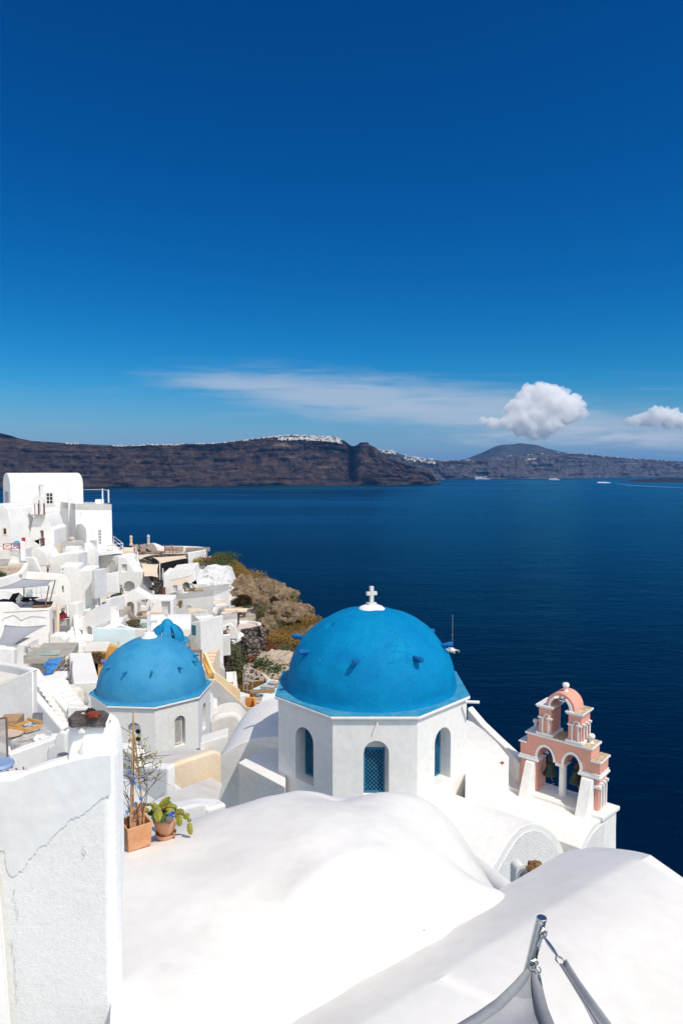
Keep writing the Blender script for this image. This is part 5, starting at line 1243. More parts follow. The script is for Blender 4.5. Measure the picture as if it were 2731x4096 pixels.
# ------------------------------------------------------------------ steel pole and grey shade sail in the near corner
pt = P(cR(680, 908), 3.55); pb = P(cR(600, 1240), 3.50); dirp = (pb - pt).normalized(); r0 = .0275 * 3.55 / 2731 * 1568 * .0 + (67 / 1.568 / 2731 * 3.55) / 2
pole = empty('sail_pole', pb + dirp * 1.6, 'polished steel pole carrying the grey sail corners', 'pole')
bm = bmesh.new(); tube(bm, [pt, pt + dirp * .02, pb + dirp * 1.6], r0, 28); o = mk('tube', bm, STEEL, pole, smooth=50)
bm = bmesh.new(); lathe(bm, pt - dirp * .004, [(0, .004), (r0 * .9, .004), (r0 * .98, 0)], 24); mk('end_cap', bm, STEEL, pole, smooth=40)
def ring(bm, c, nrm, R_, r_, n=18):
    a = nrm.orthogonal().normalized(); b = nrm.cross(a); pts = [c + (a * math.cos(t) + b * math.sin(t)) * R_ for t in np.linspace(0, 2 * math.pi, n)]; tube(bm, pts, r_, 7, caps=False)
bm = bmesh.new(); e1 = P(cR(686, 975), 3.50); e2 = P(cR(690, 1005), 3.48); ring(bm, e1, Vector((1, .3, .2)).normalized(), .016, .0045); ring(bm, e2, Vector((.2, -1, .3)).normalized(), .018, .0045); tube(bm, [P(cR(662, 1000), 3.5), P(cR(715, 992), 3.46)], .006, 8); mk('shackle', bm, STEEL, pole)
bm = bmesh.new(); f1 = P(cR(655, 1080), 3.46); f2_ = P(cR(645, 1165), 3.45); tube(bm, [e2, f1, f2_], [.005, .011, .009], 8); ring(bm, P(cR(637, 1185), 3.44), Vector((0, -1, .2)).normalized(), .016, .0045); mk('turnbuckle', bm, STEEL, pole)
bm = bmesh.new(); g1, g2 = P(cR(700, 1030), 3.46), P(cR(775, 1135), 3.36); tube(bm, [e2, g1, g1.lerp(g2, .3), g1.lerp(g2, .7), g2], [.004, .006, .0095, .0095, .006], 8); mk('turnbuckle', bm, STEEL, pole)
# cloth: near sail below the pole, seen from above
def cloth(name, label, grid, hemw, parent=None):
    bm = bmesh.new(); rows = [[bm.verts.new(p) for p in r] for r in grid]; nu_, nv_ = len(rows), len(rows[0])
    for i in range(nu_ - 1):
        for j in range(nv_ - 1):
            f = bm.faces.new((rows[i][j], rows[i + 1][j], rows[i + 1][j + 1], rows[i][j + 1]))
            f.material_index = 1 if i < hemw else 0
    o = mk(name, bm, [GSHADE, GHEM], label=label, cat='shade sail', smooth=80, kind='sheet'); s_ = o.modifiers.new('t', 'SOLIDIFY'); s_.thickness = .004; return o
apex_l, apex_r = P(cR(605, 1212), 3.42), P(cR(662, 1255), 3.42)
Lq = [P(cR(*q), z) for *q, z in ((605, 1212, 3.42), (585, 1225, 3.40), (510, 1310, 3.33), (400, 1415, 3.22), (280, 1500, 3.08), (170, 1568, 2.95), (-100, 1720, 2.7))]
Rq = [P(cR(*q), z) for *q, z in ((640, 1215, 3.42), (668, 1258, 3.42), (688, 1360, 3.32), (715, 1470, 3.20), (752, 1568, 3.08), (800, 1680, 2.95), (900, 1900, 2.7))]
Lr, Rr = resample(Lq, 24), resample(Rq, 24)
grid = [[l.lerp(r_, t) - UP * .05 * math.sin(math.pi * t) * min(1, i / 8) for t in np.linspace(0, 1, 12)] for i, (l, r_) in enumerate(zip(Lr, Rr))]
so_ = cloth('shade_sail', 'grey shade sail hanging below the steel pole', grid, 5)
for nm, a_, b_ in (('hem', 0.0, None), ('hem', None, 1.0)):
    bm = bmesh.new(); prev = None
    for i, (l, r_) in enumerate(zip(Lr, Rr)):
        wv = (r_ - l); wl_ = wv.length; k = min(.055 / wl_, .48)
        p, q = (l - wv * .01, l + wv * k) if a_ is not None else (r_ + wv * .01, r_ - wv * k)
        p = p + UP * .006; q = q + UP * (.006 - .0 ); q.z -= .05 * math.sin(math.pi * k) * min(1, i / 8) - .002
        cur = (bm.verts.new(p), bm.verts.new(q))
        if prev: bm.faces.new((prev[0], cur[0], cur[1], prev[1]))
        prev = cur
    o = mk(nm, bm, GHEM, so_, smooth=80, kind='sheet'); s_ = o.modifiers.new('t', 'SOLIDIFY'); s_.thickness = .004
if 0: bm = bmesh.new(); q = [P(cR(*t), 3.36) + UP * .012 for t in ((612, 1220), (632, 1220), (655, 1262), (654, 1358), (545, 1318), (590, 1262))]; prism(bm, q, UP * -.004); mk('corner_patch', bm, GHEM, so_, smooth=0)
bm = bmesh.new(); ring(bm, P(cR(622, 1200), 3.41), Vector((0, -1, .3)).normalized(), .022, .004); ring(bm, P(cR(655, 1232), 3.41), Vector((.3, -1, .3)).normalized(), .018, .004); mk('steel_ring', bm, STEEL, so_)
A_ = resample([P(cR(*q), z) for *q, z in ((775, 1180, 3.32), (850, 1300, 3.2), (940, 1450, 3.05), (1000, 1568, 2.95), (1080, 1720, 2.8))], 16); B_ = resample([P(cR(*q), z) for *q, z in ((832, 1185, 3.32), (910, 1310, 3.2), (1010, 1450, 3.05), (1098, 1568, 2.95), (1230, 1750, 2.8))], 16)
grid = [[a.lerp(b, t) + UP * .035 * (abs(t - .45) * 2 - .5) for t in np.linspace(0, 1, 7)] for a, b in zip(A_, B_)]
s2 = cloth('shade_sail', 'folded grey strap-like sail corner right of the pole', grid, 0)
bm = bmesh.new(); tube(bm, [(a.lerp(b, .45)) + UP * -.008 for a, b in zip(A_, B_)], .006, 6); mk('seam', bm, GHEM, s2)
bm = bmesh.new(); c_ = P(cR(795, 1160), 3.33); tube(bm, [P(cR(775, 1140), 3.35), P(cR(768, 1165), 3.33), P(cR(785, 1182), 3.32)], .005, 7); tube(bm, [P(cR(775, 1140), 3.35), P(cR(810, 1158), 3.33), P(cR(828, 1186), 3.32)], .005, 7); mk('steel_ring', bm, STEEL, s2)
bm = bmesh.new(); leaves(bm, G((850 + 1316 / 1.568, 3000 + 1137 / 1.568), -4.93) + UP * .015, .02, .012, .006, 3, .016, rnd=random.Random(2)); mk('dead_leaf', bm, mat('dead_leaf', (.05, .03, .04), .9), label='tiny dark dead leaf on the front roof', cat='leaf', smooth=0)
# ================================================================== small blue-domed church
C_ = P(cs(630.5, 2828.5), 32.0); B_ = G(cs(437, 2823), C_.z); sC = (C_ - B_).length; rot = math.atan2(C_.y - B_.y, C_.x - B_.x)
apS = 1.2071 * sC; nb = Vector((-math.sin(rot), math.cos(rot), 0)); SC = (B_ + C_) / 2 + nb * apS - Vector((.12, 0, 0)); SC.z = C_.z; SZ = SC.z
sm = empty('blue_domed_church', Vector((SC.x, SC.y, -19)), 'smaller white octagonal church with pale blue dome and round holes', 'church')
hS = sC / 2 - .11 * math.tan(math.pi / 8)
dv_ = octa(SC, apS - .11, rot)
def plk(k):
    a, b = dv_[k], dv_[(k + 1) % 8]; return Plane(a, b)
p0, p1, p2, p7 = plk(0), plk(1), plk(2), plk(7)
def wrect(pl, c, x0, y0, x1, y1):
    return pxrect(pl, c, x0, y0, x1, y1)
# openings measured on the two visible faces; faces whose tangent runs the other way are mirrored by 'len - u'
def orient(k, r):
    pl = plk(k); u0, u1, z0, z1 = r; return (min(u0, u1), max(u0, u1), z0, z1, .3)
r0 = orient(0, wrect(p0, c4, 140, 985, 257, 1235)); r1 = orient(1, wrect(p1, c4, 555, 925, 655, 1195)); r2 = orient(2, wrect(p2, c4, 808, 810, 838, 1050))
spl = drum(sm, SC, apS, rot, SZ - .125, -19, {0: r0, 1: r1, 2: r2, 7: r0})
lattice(sm, spl[1], r1[0] + .05, r1[1] - .10, r1[2] + .06, r1[3] - .12, -.20, LATW, step=.10, frame=.07)
bm = bmesh.new(); plbox(bm, spl[0], r0[0] + .02, r0[1] - .02, r0[2], r0[3] - .2, -.28, -.20); o = mk('shutter', bm, WF, sm)
for k in range(3):
    u = r0[0] + (r0[1] - r0[0]) * .66; z = r0[3] - .52 - k * .37; bm = bmesh.new(); prism(bm, [spl[0].at(u + .115 * math.cos(t), z + .115 * math.sin(t), -.205) for t in np.linspace(0, 2 * math.pi, 19)[:-1]], spl[0].n * .016); mk('round_hole', bm, DARK, o, smooth=0)
bm = bmesh.new(); RS, HS = apS * .955, P(cs(596, 2546), 35).z - SZ
lathe(bm, SC, [(RS + .05, .0), (RS, .10)] + [(RS * math.cos(t), HS * math.sin(t)) for t in np.linspace(.06, math.pi / 2, 40)], 96)
for v in bm.verts: v.co += (v.co - SC).normalized() * .018 * noise.fractal(v.co * .9, .9, 2, 4)
dz_ = [P(c4(95, 390), 33.0)]
mk('dome', bm, BLUE2, sm, smooth=80)
for (x, y, dep) in ((130, 530, 33.4), (355, 527, 33.2), (590, 492, 33.6), (712, 435, 34.3), (722, 382, 35.2), (-20, 490, 34)):
    # place each peg where the sight line meets the dome
    d = ray(*c4(x, y)); s3 = Vector((1 / RS, 1 / RS, 1 / HS)); D_ = Vector([d[i] * s3[i] for i in range(3)]); O_ = Vector([-SC[i] * s3[i] for i in range(3)])
    b_, c_, dd = D_.dot(O_), O_.dot(O_) - 1, D_.dot(D_); q = b_ * b_ - dd * c_
    p = d * ((-b_ - math.sqrt(q)) / dd) if q > 0 else d * (-b_ / dd)
    h = Vector((p.x - SC.x, p.y - SC.y, 0)).normalized(); bm = bmesh.new(); tube(bm, [p - h * .1, p + h * .16, p + h * .32], [.05, .06, .05], 8); mk('dome_peg', bm, BLUE, sm, smooth=50)
ct = Vector((SC.x - .1, SC.y, SZ + HS - .05)); bm = bmesh.new(); lathe(bm, ct, [(.42, -.03), (.40, .08), (.30, .16), (.26, .28), (0, .30)], 20); mk('cross_base', bm, W, sm, smooth=50)
bm = bmesh.new(); cbox(bm, (ct.x, ct.y, ct.z + .28), .17, .15, 1.02, rot); cbox(bm, (ct.x, ct.y, ct.z + .78), .86, .146, .17, rot); mk('cross', bm, W, sm, bevel=.015)
# ================================================================== third, ribbed open cupola behind
QZ = 46.0; qc = P(c3(690, 1440), QZ); qt = P(c3(655, 1172), QZ); Rq_ = 1.13; hq = qt.z - qc.z
cup = empty('blue_cupola', qc - UP * 3, 'open blue cupola of curved ribs behind the small church', 'cupola')
bm = bmesh.new(); prism(bm, [q + UP * (qc.z - .14) for q in octa(qc, 1.42, .3)], UP * .13); mk('ledge', bm, LEDGE, cup, bevel=.02)
bm = bmesh.new(); prism(bm, [q + UP * (qc.z - 3) for q in octa(qc, 1.25, .3)], UP * 2.855); mk('drum', bm, WF, cup)
for k in range(8):
    a = R(45 * k - 76); dr = Vector((math.cos(a), math.sin(a), 0)); sd_ = Vector((-dr.y, dr.x, 0)); bm = bmesh.new(); rows = []
    for i in range(15):
        t = i / 14 * R(74); r_, z_ = Rq_ * math.cos(t), (hq - .36) * math.sin(t) / math.sin(R(74)); w_ = .37 - .20 * (i / 14); c = qc + dr * r_ + UP * z_; n_d = (dr * math.cos(t) + UP * math.sin(t))
        rows.append([bm.verts.new(q) for q in (c - sd_ * w_, c + sd_ * w_, c + sd_ * w_ - n_d * .16, c - sd_ * w_ - n_d * .16)])
    for x, y in zip(rows, rows[1:]):
        for j in range(4): bm.faces.new((x[j], x[(j + 1) % 4], y[(j + 1) % 4], y[j]))
    bm.faces.new(rows[0][::-1]); bm.faces.new(rows[-1]); mk('rib', bm, BLUE, cup, smooth=40)
bm = bmesh.new(); lathe(bm, qc + UP * (hq - .46), [(.0, 0), (.40, 0), (.44, .04), (.34, .24), (.18, .40), (0, .46)], 24); mk('cap', bm, BLUE, cup, smooth=60)
qx = qc + UP * hq; bm = bmesh.new(); cbox(bm, qx - UP * .05, .09, .08, .65); cbox(bm, qx + UP * .22, .44, .076, .09); cbox(bm, qx + UP * .30, .09, .2, .09); mk('cross', bm, W, cup, bevel=.01)
# ================================================================== walls, ledges and roofs between the two churches
fac('peach_wall', 'peach coloured wall below the small church', 'wall', cm, 21.5, 38, (620, 598, 760, 545, 900, 500, 1010, 462, 1060, 462, 1098, 490, 1098, 900, 620, 900), .3, PEACH, bevel=.1)
slab('roof_terrace', 'flat dirty cream roof between the peach wall and small church', 'roof', [P(cm(380, 640), 20.5), P(cm(620, 600), 21.6), P(cm(1010, 462), 25.5), P(cm(880, 430), 29), P(cm(640, 440), 29), P(cm(300, 500), 27), P(cm(250, 560), 22)], .25, CREAM)
fac('courtyard_wall', 'grey-shaded white courtyard wall left of the peach wall', 'wall', cm, 19.2, -24, (150, 610, 300, 590, 450, 588, 560, 600, 618, 598, 618, 760, 600, 1000, 150, 1000), .34, W, bevel=.1)
ribbon('courtyard_wall', 'stubby white wall stepping down at the foot of the peach wall', 'wall', [P(cm(560, 712), 18.6), P(cm(610, 712), 18.9), P(cm(680, 760), 19.2), P(cm(740, 800), 19.4)], .36, 1.6, W, bevel=.14, seg=4)
slab('courtyard_floor', 'sloping off-white terrace floor in front of the peach wall', 'terrace', [P(cm(500, 893), 16.4), P(cm(740, 790), 18.8), P(cm(1000, 700), 21.8), P(cm(1095, 745), 21.5), P(cm(1042, 952), 17.0), P(cm(800, 940), 15.5), P(cm(560, 960), 15.0)], .3, CREAM)
ribbon('kerb_wall', 'rounded white kerb at the edge of the sloping terrace', 'wall', [P(cm(480, 905), 16.2), P(cm(620, 850), 17.4), P(cm(780, 780), 19.2), P(cm(1000, 698), 22.2)], .24, .5, W, bevel=.1, seg=4)
ribbon('courtyard_wall', 'thick rounded white wall behind the bamboo canes', 'wall', [P(cm(120, 385), 19.5), P(cm(220, 395), 19.4), P(cm(320, 412), 19.2), P(cm(365, 450), 19.0)], .5, .95, W, bevel=.2, seg=5)
slab('lower_walk', 'white walkway seen between the canes and pots', 'terrace', [P(cm(150, 640), 17.5), P(cm(500, 893), 14.5), P(cm(640, 960), 13.4), P(cm(600, 1010), 12.6), P(cm(100, 1010), 12.6), P(cm(60, 700), 16.5)], .3, W)
ribbon('kerb_wall', 'white kerb crossing behind the square planter', 'wall', [P(cm(185, 800), 14.6), P(cm(300, 868), 14.0), P(cm(440, 930), 13.4), P(cm(540, 990), 13.0)], .22, .45, W, bevel=.08, seg=4)
# right of the small church: vaulted roof, ledge, yellow stair
fac('vaulted_roof', 'blotchy cream barrel roof right of the small church', 'vault', cm, 29.5, 6, (985, 205, 1000, 162, 1060, 135, 1130, 118, 1195, 115, 1240, 135, 1290, 190, 1330, 262, 1400, 600, 985, 600), 1.6, CREAM, bevel=.25)
fac('ledge_wall', 'low white wall with flat top under the blotchy vault', 'wall', cm, 27.5, 8, (898, 392, 1000, 360, 1148, 316, 1150, 520, 1090, 700, 898, 640), .9, W, bevel=.04)
fac('wall_stub', 'small stepped white wall beside the small dome', 'wall', cm, 30, 10, (985, 0, 1005, 25, 1020, 60, 1050, 66, 1052, 120, 1000, 160, 985, 200), 1.2, W)
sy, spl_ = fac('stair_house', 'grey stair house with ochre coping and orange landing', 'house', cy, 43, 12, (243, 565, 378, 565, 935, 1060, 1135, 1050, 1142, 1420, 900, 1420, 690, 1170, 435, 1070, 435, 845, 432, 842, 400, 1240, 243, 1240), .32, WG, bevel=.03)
def cop(pts, w_=.16, t=.10, off=0, m=YELL, nm='coping'):
    bm = bmesh.new(); q = [spl_.p(cy(*p)) + spl_.n * off for p in pts]
    for a, b in zip(q, q[1:]): prism(bm, [a, b, b - spl_.n * w_ * 1.7, a - spl_.n * w_ * 1.7], UP * t)
    return mk(nm, bm, m, sy, bevel=.01, seg=1)
cop(((245, 564), (378, 564), (935, 1058)), .14); cop(((935, 1058), (1135, 1048)), .04, .08)
bm = bmesh.new(); A_, B_ = spl_.p(cy(378, 560)), spl_.p(cy(845, 905)); bk = -spl_.n * 2.0
prism(bm, [A_ + bk, B_ + bk, B_ + bk - UP * 2.0, A_ + bk - UP * 2.0], -spl_.n * .25); mk('stair_wall', bm, YELL, sy, bevel=.02)
bm = bmesh.new(); t0 = spl_.p(cy(150, 390)) - spl_.n * 2.6; A_ = spl_.p(cy(250, 560))
prism(bm, [spl_.p(cy(145, 395)) - spl_.n * 3, spl_.p(cy(190, 305)) - spl_.n * 3, spl_.p(cy(330, 545)) - spl_.n * 1.6, spl_.p(cy(250, 560)) - spl_.n * 1.6], UP * -.2); mk('stair_wall', bm, OCHRE, sy)
ribbon('stair_parapet', 'ochre stair parapet climbing above the grey stair house', 'wall', [spl_.p(cy(*q)) - spl_.n * d for *q, d in ((190, 280, 3.4), (250, 390, 2.8), (330, 515, 2.0), (378, 540, 1.6))], .22, .8, YELL, bevel=.03, cap=None)
stairs('stone_steps', 'pale yellow steps between the brown wall and ochre parapet', P(cy(115, 400), 46.5), (.1, 1), .65, 6, .17, .30, PEACH)
# orange landing box and the orange grotto below the stair
bm = bmesh.new(); L0, L1 = spl_.p(cy(945, 1045)), spl_.p(cy(1135, 1045)); dB = -spl_.n * 2.1
prism(bm, [L0 + dB, L1 + dB, L1 + dB - UP * 2, L0 + dB - UP * 2], -spl_.n * .2); prism(bm, [L1 - spl_.t * .18 - spl_.n * .33, L1 - spl_.t * .004 - spl_.n * .33, L1 - spl_.t * .004 + dB, L1 - spl_.t * .18 + dB], UP * -2); mk('landing', bm, ORNG, sy, bevel=.02)
bm = bmesh.new(); prism(bm, [L0 - UP * 1.2, L1 - UP * 1.2, L1 + dB - UP * 1.2, L0 + dB - UP * 1.2], UP * -.1); mk('landing_floor', bm, CONC, sy)
bm = bmesh.new(); g0 = [spl_.p(cy(*q)) - spl_.n * 2.5 for q in ((420, 800), (720, 800), (720, 1130), (420, 1130))]; prism(bm, g0, -spl_.n * .2); mk('back_wall', bm, ORNG, sy)
bm = bmesh.new(); g0 = [spl_.p(cy(*q)) for q in ((435, 1075), (690, 1070))]; prism(bm, [g0[0], g0[1], g0[1] - spl_.n * 2.4, g0[0] - spl_.n * 2.4], UP * -.2); mk('awning', bm, PBLUE, sy)
for k in range(4):
    bm = bmesh.new(); blob(bm, spl_.p(cy(480 + 55 * k, 990 + 12 * k)) - spl_.n * 1.8, .35, .3, .4, 2, .35, 2, k); mk('orange_boulder', bm, ORNG, label='orange painted boulder %s inside the stair grotto' % ('beside the door jamb', 'second from the door jamb', 'third from the door jamb', 'under the stair slope')[k], cat='boulder', smooth=30)
bm = bmesh.new(); p = P(cy(505, 1120), 42); leaves(bm, p, .45, .35, .35, 160, .07, rnd=random.Random(3)); tube(bm, [p - UP * .6, p], .04, 6); mk('shrub', bm, DKGRN, label='dark twiggy shrub below the orange grotto', cat='shrub', smooth=0)
bm = bmesh.new(); tube(bm, [P(cy(410, 1160), 42), P(cy(420, 1100), 42.3)], .05, 6); mk('post', bm, DARK, label='short dark post at the left of the grotto', cat='post')
bm = bmesh.new(); c_ = [spl_.p(cy(*q)) + spl_.n * .03 for q in ((795, 1200), (800, 1145), (900, 1135), (1040, 1120), (1138, 1112))]; tube(bm, c_, .018, 5); c_ = [spl_.p(cy(*q)) + spl_.n * .03 for q in ((785, 1197), (900, 1195), (1070, 1185), (1073, 1230))]; tube(bm, c_, .014, 5); mk('cable', bm, DARK, sy)
# small white kitchens to the right, against the big drum
o, pl = box('house', 'small white house between the stair house and big drum', 'house', cy, 1140, 1030, 1380, 1040, 40, 40, 2.6, 3.2, WF, bevel=.04)
window(o, pl, cy, 1160, 1185, 1245, 1290, 2, 1)
fac('peach_pilaster', 'peach edged wall tight against the big drum', 'wall', cy, 39, 5, (1375, 965, 1440, 920, 1440, 1330, 1375, 1300), .5, PEACH)
bm = bmesh.new(); tube(bm, [P(cy(1295, 1090), 38.5), P(cy(1280, 1270), 38.5)], .06, 6); tube(bm, [P(cy(1310, 1060), 38.5), P(cy(1365, 1025), 38.6)], .03, 6); mk('washing_line_rack', bm, TRIM, label='white pipe rack in front of the small house', cat='rack')
slab('stone_terrace', 'crazy-paved stone terrace below the pale blue deck', 'terrace', [P(cy(1000, 905), 50), P(cy(1380, 945), 47), P(cy(1470, 890), 49), P(cy(1470, 860), 55), P(cy(1120, 780), 58), P(cy(1000, 860), 55)], .8, stonewall('pale_crazy_paving', (.50, .46, .38), (.60, .56, .48), (.38, .34, .28), 2.0, .06))
ribbon('terrace_wall', 'cream rim of the crazy-paved terrace', 'wall', [P(cy(980, 900), 48.5), P(cy(1180, 930), 46.5), P(cy(1380, 955), 45), P(cy(1450, 915), 47)], .5, 1.2, PEACH, bevel=.08)
# ================================================================== hillside under the village and out to the cliff edge
gpt = [P((x, y), Z) for x, y, Z in ((900, 2215, 108), (985, 2285, 104), (1060, 2330, 99), (1080, 2345, 97), (1160, 2385, 93), (1215, 2440, 88), (1290, 2478, 80), (1400, 2560, 70), (1700, 2800, 60), (1960, 2990, 55), (2060, 3060, 50),
       (960, 2330, 95), (930, 2300, 99), (1000, 2335, 96), (1050, 2360, 95.5), (1120, 2400, 91.5), (960, 2425, 88), (1020, 2450, 87), (1060, 2480, 83), (1110, 2520, 81), (1180, 2480, 85), (1200, 2540, 79), (1010, 2540, 79), (960, 2600, 74), (1060, 2620, 72), (1150, 2640, 70), (1120, 2700, 66), (1000, 2720, 62), (960, 2690, 65), (1300, 2600, 72), (938, 2790, 66), (922, 2640, 70.5), (1042, 2520, 85.5), (985, 2555, 78), (1020, 2620, 74.5), (985, 2650, 72), (955, 2615, 74), (1090, 2635, 72.5), (1022, 2675, 70), (1050, 2705, 68), (1140, 2635, 73), (1045, 2712, 65.5), (1095, 2720, 65), (1110, 2580, 76.5), (1180, 2585, 76.5))]
gpt += [Vector(v) for v in ((-40, 60, -20.5), (-25, 60, -21), (-40, 85, -20), (-22, 80, -22), (-12, 62, -21.5), (-45, 95, -16.5), (-52, 100, -16), (-28, 95, -21), (-30, 106, -19), (-20, 103, -18), (-14, 66, -20.5), (-17, 75, -21), (-19, 86, -20), (-36, 75, -22), (-26, 72, -22), (-30, 50, -21), (-20, 50, -21.5), (-13, 52, -21), (-60, 120, -14), (-75, 100, -14), (-75, 60, -19), (-70, 130, -12), (-30, 40, -20), (-12, 40, -21), (0, 40, -22), (6, 30, -22), (-22, 28, -19), (-40, 24, -19), (-70, 24, -19))]
# beyond the edge the ground plunges toward the sea
for x, y, Z in ((900, 2215, 108), (1060, 2330, 99), (1215, 2440, 88), (1290, 2478, 80), (1400, 2560, 70), (1700, 2800, 60), (2060, 3060, 50)):
    p = P((x, y), Z); d = Vector((.9, .35, 0)).normalized(); gpt += [p + d * 4 - UP * 3.5, p + d * 10 - UP * 11, p + d * 22 - UP * 30]
hf = rbf(gpt, .02)
def hz_(x, y):
    r = -.5 + noise.fractal(Vector((x * .22, y * .22, 1)), .9, 2.1, 6)
    t = noise.ridged_multi_fractal(Vector((x * .13, y * .13, 4)), 1, 2, 5, 1, 2) - 1.2
    k = max(0, min(1, (x + 24) / 6))
    return hf(x, y) + k * (.55 * r + .35 * t)
HM = bpy.data.materials.new('dry_hillside'); nh, b = nodes_of(HM); N6 = nh.nodes.new; L6 = nh.links.new
g = N6('ShaderNodeNewGeometry'); sxy = N6('ShaderNodeSeparateXYZ'); L6(g.outputs['Normal'], sxy.inputs[0])
def nn(sc, det=7, ro=.65):
    t = N6('ShaderNodeTexNoise'); t.inputs['Scale'].default_value = sc; t.inputs['Detail'].default_value = det; t.inputs['Roughness'].default_value = ro; L6(g.outputs['Position'], t.inputs['Vector']); return t.outputs[0]
def m6(f, a, b_):
    n = N6('ShaderNodeMix'); n.data_type = 'RGBA'; L6(f, n.inputs[0])
    for i, q in ((6, a), (7, b_)):
        if isinstance(q, tuple): n.inputs[i].default_value = (*q, 1)
        else: L6(q, n.inputs[i])
    return n.outputs[2]
def r6(v, a, b_, c=0.0, d=1.0):
    n = N6('ShaderNodeMapRange'); n.inputs[1].default_value = a; n.inputs[2].default_value = b_; n.inputs[3].default_value = c; n.inputs[4].default_value = d; L6(v, n.inputs[0]); return n.outputs[0]
gr = m6(r6(nn(.35), .40, .62), (.19, .105, .03), (.10, .085, .03)); gr = m6(r6(nn(1.9), .5, .7), gr, (.30, .18, .06))
rk = m6(r6(nn(.9), .40, .62), (.38, .29, .19), (.23, .165, .105)); rk = m6(r6(nn(5, 4), .56, .64), rk, (.09, .065, .045))
ad = N6('ShaderNodeMath'); ad.operation = 'ADD'; L6(sxy.outputs[2], ad.inputs[0]); L6(r6(nn(.6), .3, .7, -.20, .20), ad.inputs[1])
L6(m6(r6(ad.outputs[0], .70, .84), rk, gr), b.inputs['Base Color'])
b.inputs['Roughness'].default_value = 1; b.inputs['Specular IOR Level'].default_value = 0
bp = N6('ShaderNodeBump'); bp.inputs['Strength'].default_value = 1; bp.inputs['Distance'].default_value = .5; L6(nn(2.2, 9, .72), bp.inputs['Height']); L6(bp.outputs[0], b.inputs['Normal'])
bm = bmesh.new(); X0, X1, Y0, Y1, st = -78.0, 46.0, 22.0, 132.0, .62; nx, ny = int((X1 - X0) / st), int((Y1 - Y0) / st); gv = []
for j in range(ny + 1):
    row = []
    for i in range(nx + 1):
        x, y = X0 + i * st, Y0 + j * st; row.append(bm.verts.new(Vector((x, y, max(hz_(x, y), -130)))))
    gv.append(row)
PATHM = mat('whitewashed_path', (.70, .68, .64), .9, (.60, .57, .52), .4, bump=.2, bscale=2)
for a, c in zip(gv, gv[1:]):
    for i in range(nx):
        f = bm.faces.new((a[i], a[i + 1], c[i + 1], c[i])); m_ = f.calc_center_median()
        lim = -13.5 - .155 * (m_.y - 60) - (6 if m_.y < 56 else 0)
        f.material_index = 1 if m_.x < lim else 0
mk('hillside', bm, [HM, PATHM], smooth=60, kind='structure')
# rock outcrops with hollows
def outcrop(label, xy, Z, s, dents=(), seed=1, m=ROCKT, amp=.24):
    c = P(xy, Z); bm = bmesh.new(); blob(bm, c, *s, 5, amp, 1.6, seed)
    for v in bm.verts: v.co += v.normal * 0
    bm.normal_update()
    for v in bm.verts: v.co += v.normal * (.26 * noise.fractal(v.co * 1.3, .75, 2.1, 6) + .12 * noise.ridged_multi_fractal(v.co * 2.2, 1, 2, 4, 1, 2))
    for dx, dy, rad, dep in dents:
        q = P((xy[0] + dx, xy[1] + dy), Z - s[1] * .8); dirv = q.normalized()
        for v in bm.verts:
            e = v.co - q; al = e.dot(dirv); pe = (e - dirv * al); pe.z *= 1.25
            if pe.length < rad and al < s[1] * 1.1: v.co += dirv * dep * (1 - (pe.length / rad) ** 4)
    return mk('rock_outcrop', bm, m, label=label, cat='rock', smooth=40)
outcrop('tan rock cliff rising above the cave mouth', (992, 2388), 91.5, (2.7, 2.4, 2.6), (), 3)
outcrop('low tan rock round a wide dark cave mouth, beside the white-painted rock', (972, 2398), 88.2, (2.1, 1.5, 1.45), ((-4, 12, 1.3, 2.6),), 21, amp=.2)
outcrop('tall pale rock face with pitted hollows, middle of the cliff', (1072, 2415), 90.5, (2.9, 2.2, 3.0), ((25, -10, .6, 1.0), (10, 45, .6, .9)), 5)
outcrop('rounded brown boulder outcrop with an overhang below', (1140, 2470), 85, (2.5, 2.2, 1.9), ((-15, 45, 1.0, 1.2), (20, 40, .7, .8)), 8)
outcrop('flat pale ledge rock jutting at the cliff skyline', (1150, 2375), 94, (1.3, 1.5, .55), (), 9)
outcrop('dark jagged skyline rock above the boulders', (1075, 2338), 97, (1.5, 1.4, .6), (), 12, mat('dark_crag', (.12, .085, .065), .98, (.07, .05, .04), 1, bump=.9, bscale=2))
outcrop('pale rock shoulder under the skyline ledge', (1205, 2450), 87, (1.6, 1.4, 1.0), ((0, 5, .4, .4),), 14)
outcrop('low rock rib at the foot of the tall face', (1065, 2520), 81, (1.2, 1.3, 1.5), (), 15)
outcrop('cream eroded bank beside the red bushes', (1110, 2650), 71, (2.8, 2.0, .9), (), 17, mat('pale_bank', (.50, .43, .34), .98, (.36, .28, .20), 1.5, bump=.9, bscale=3, dist=.2))
outcrop('second cream eroded bank just left of the big drum', (1110, 2710), 66, (2.6, 1.5, .8), (), 19, MATS['pale_bank'])
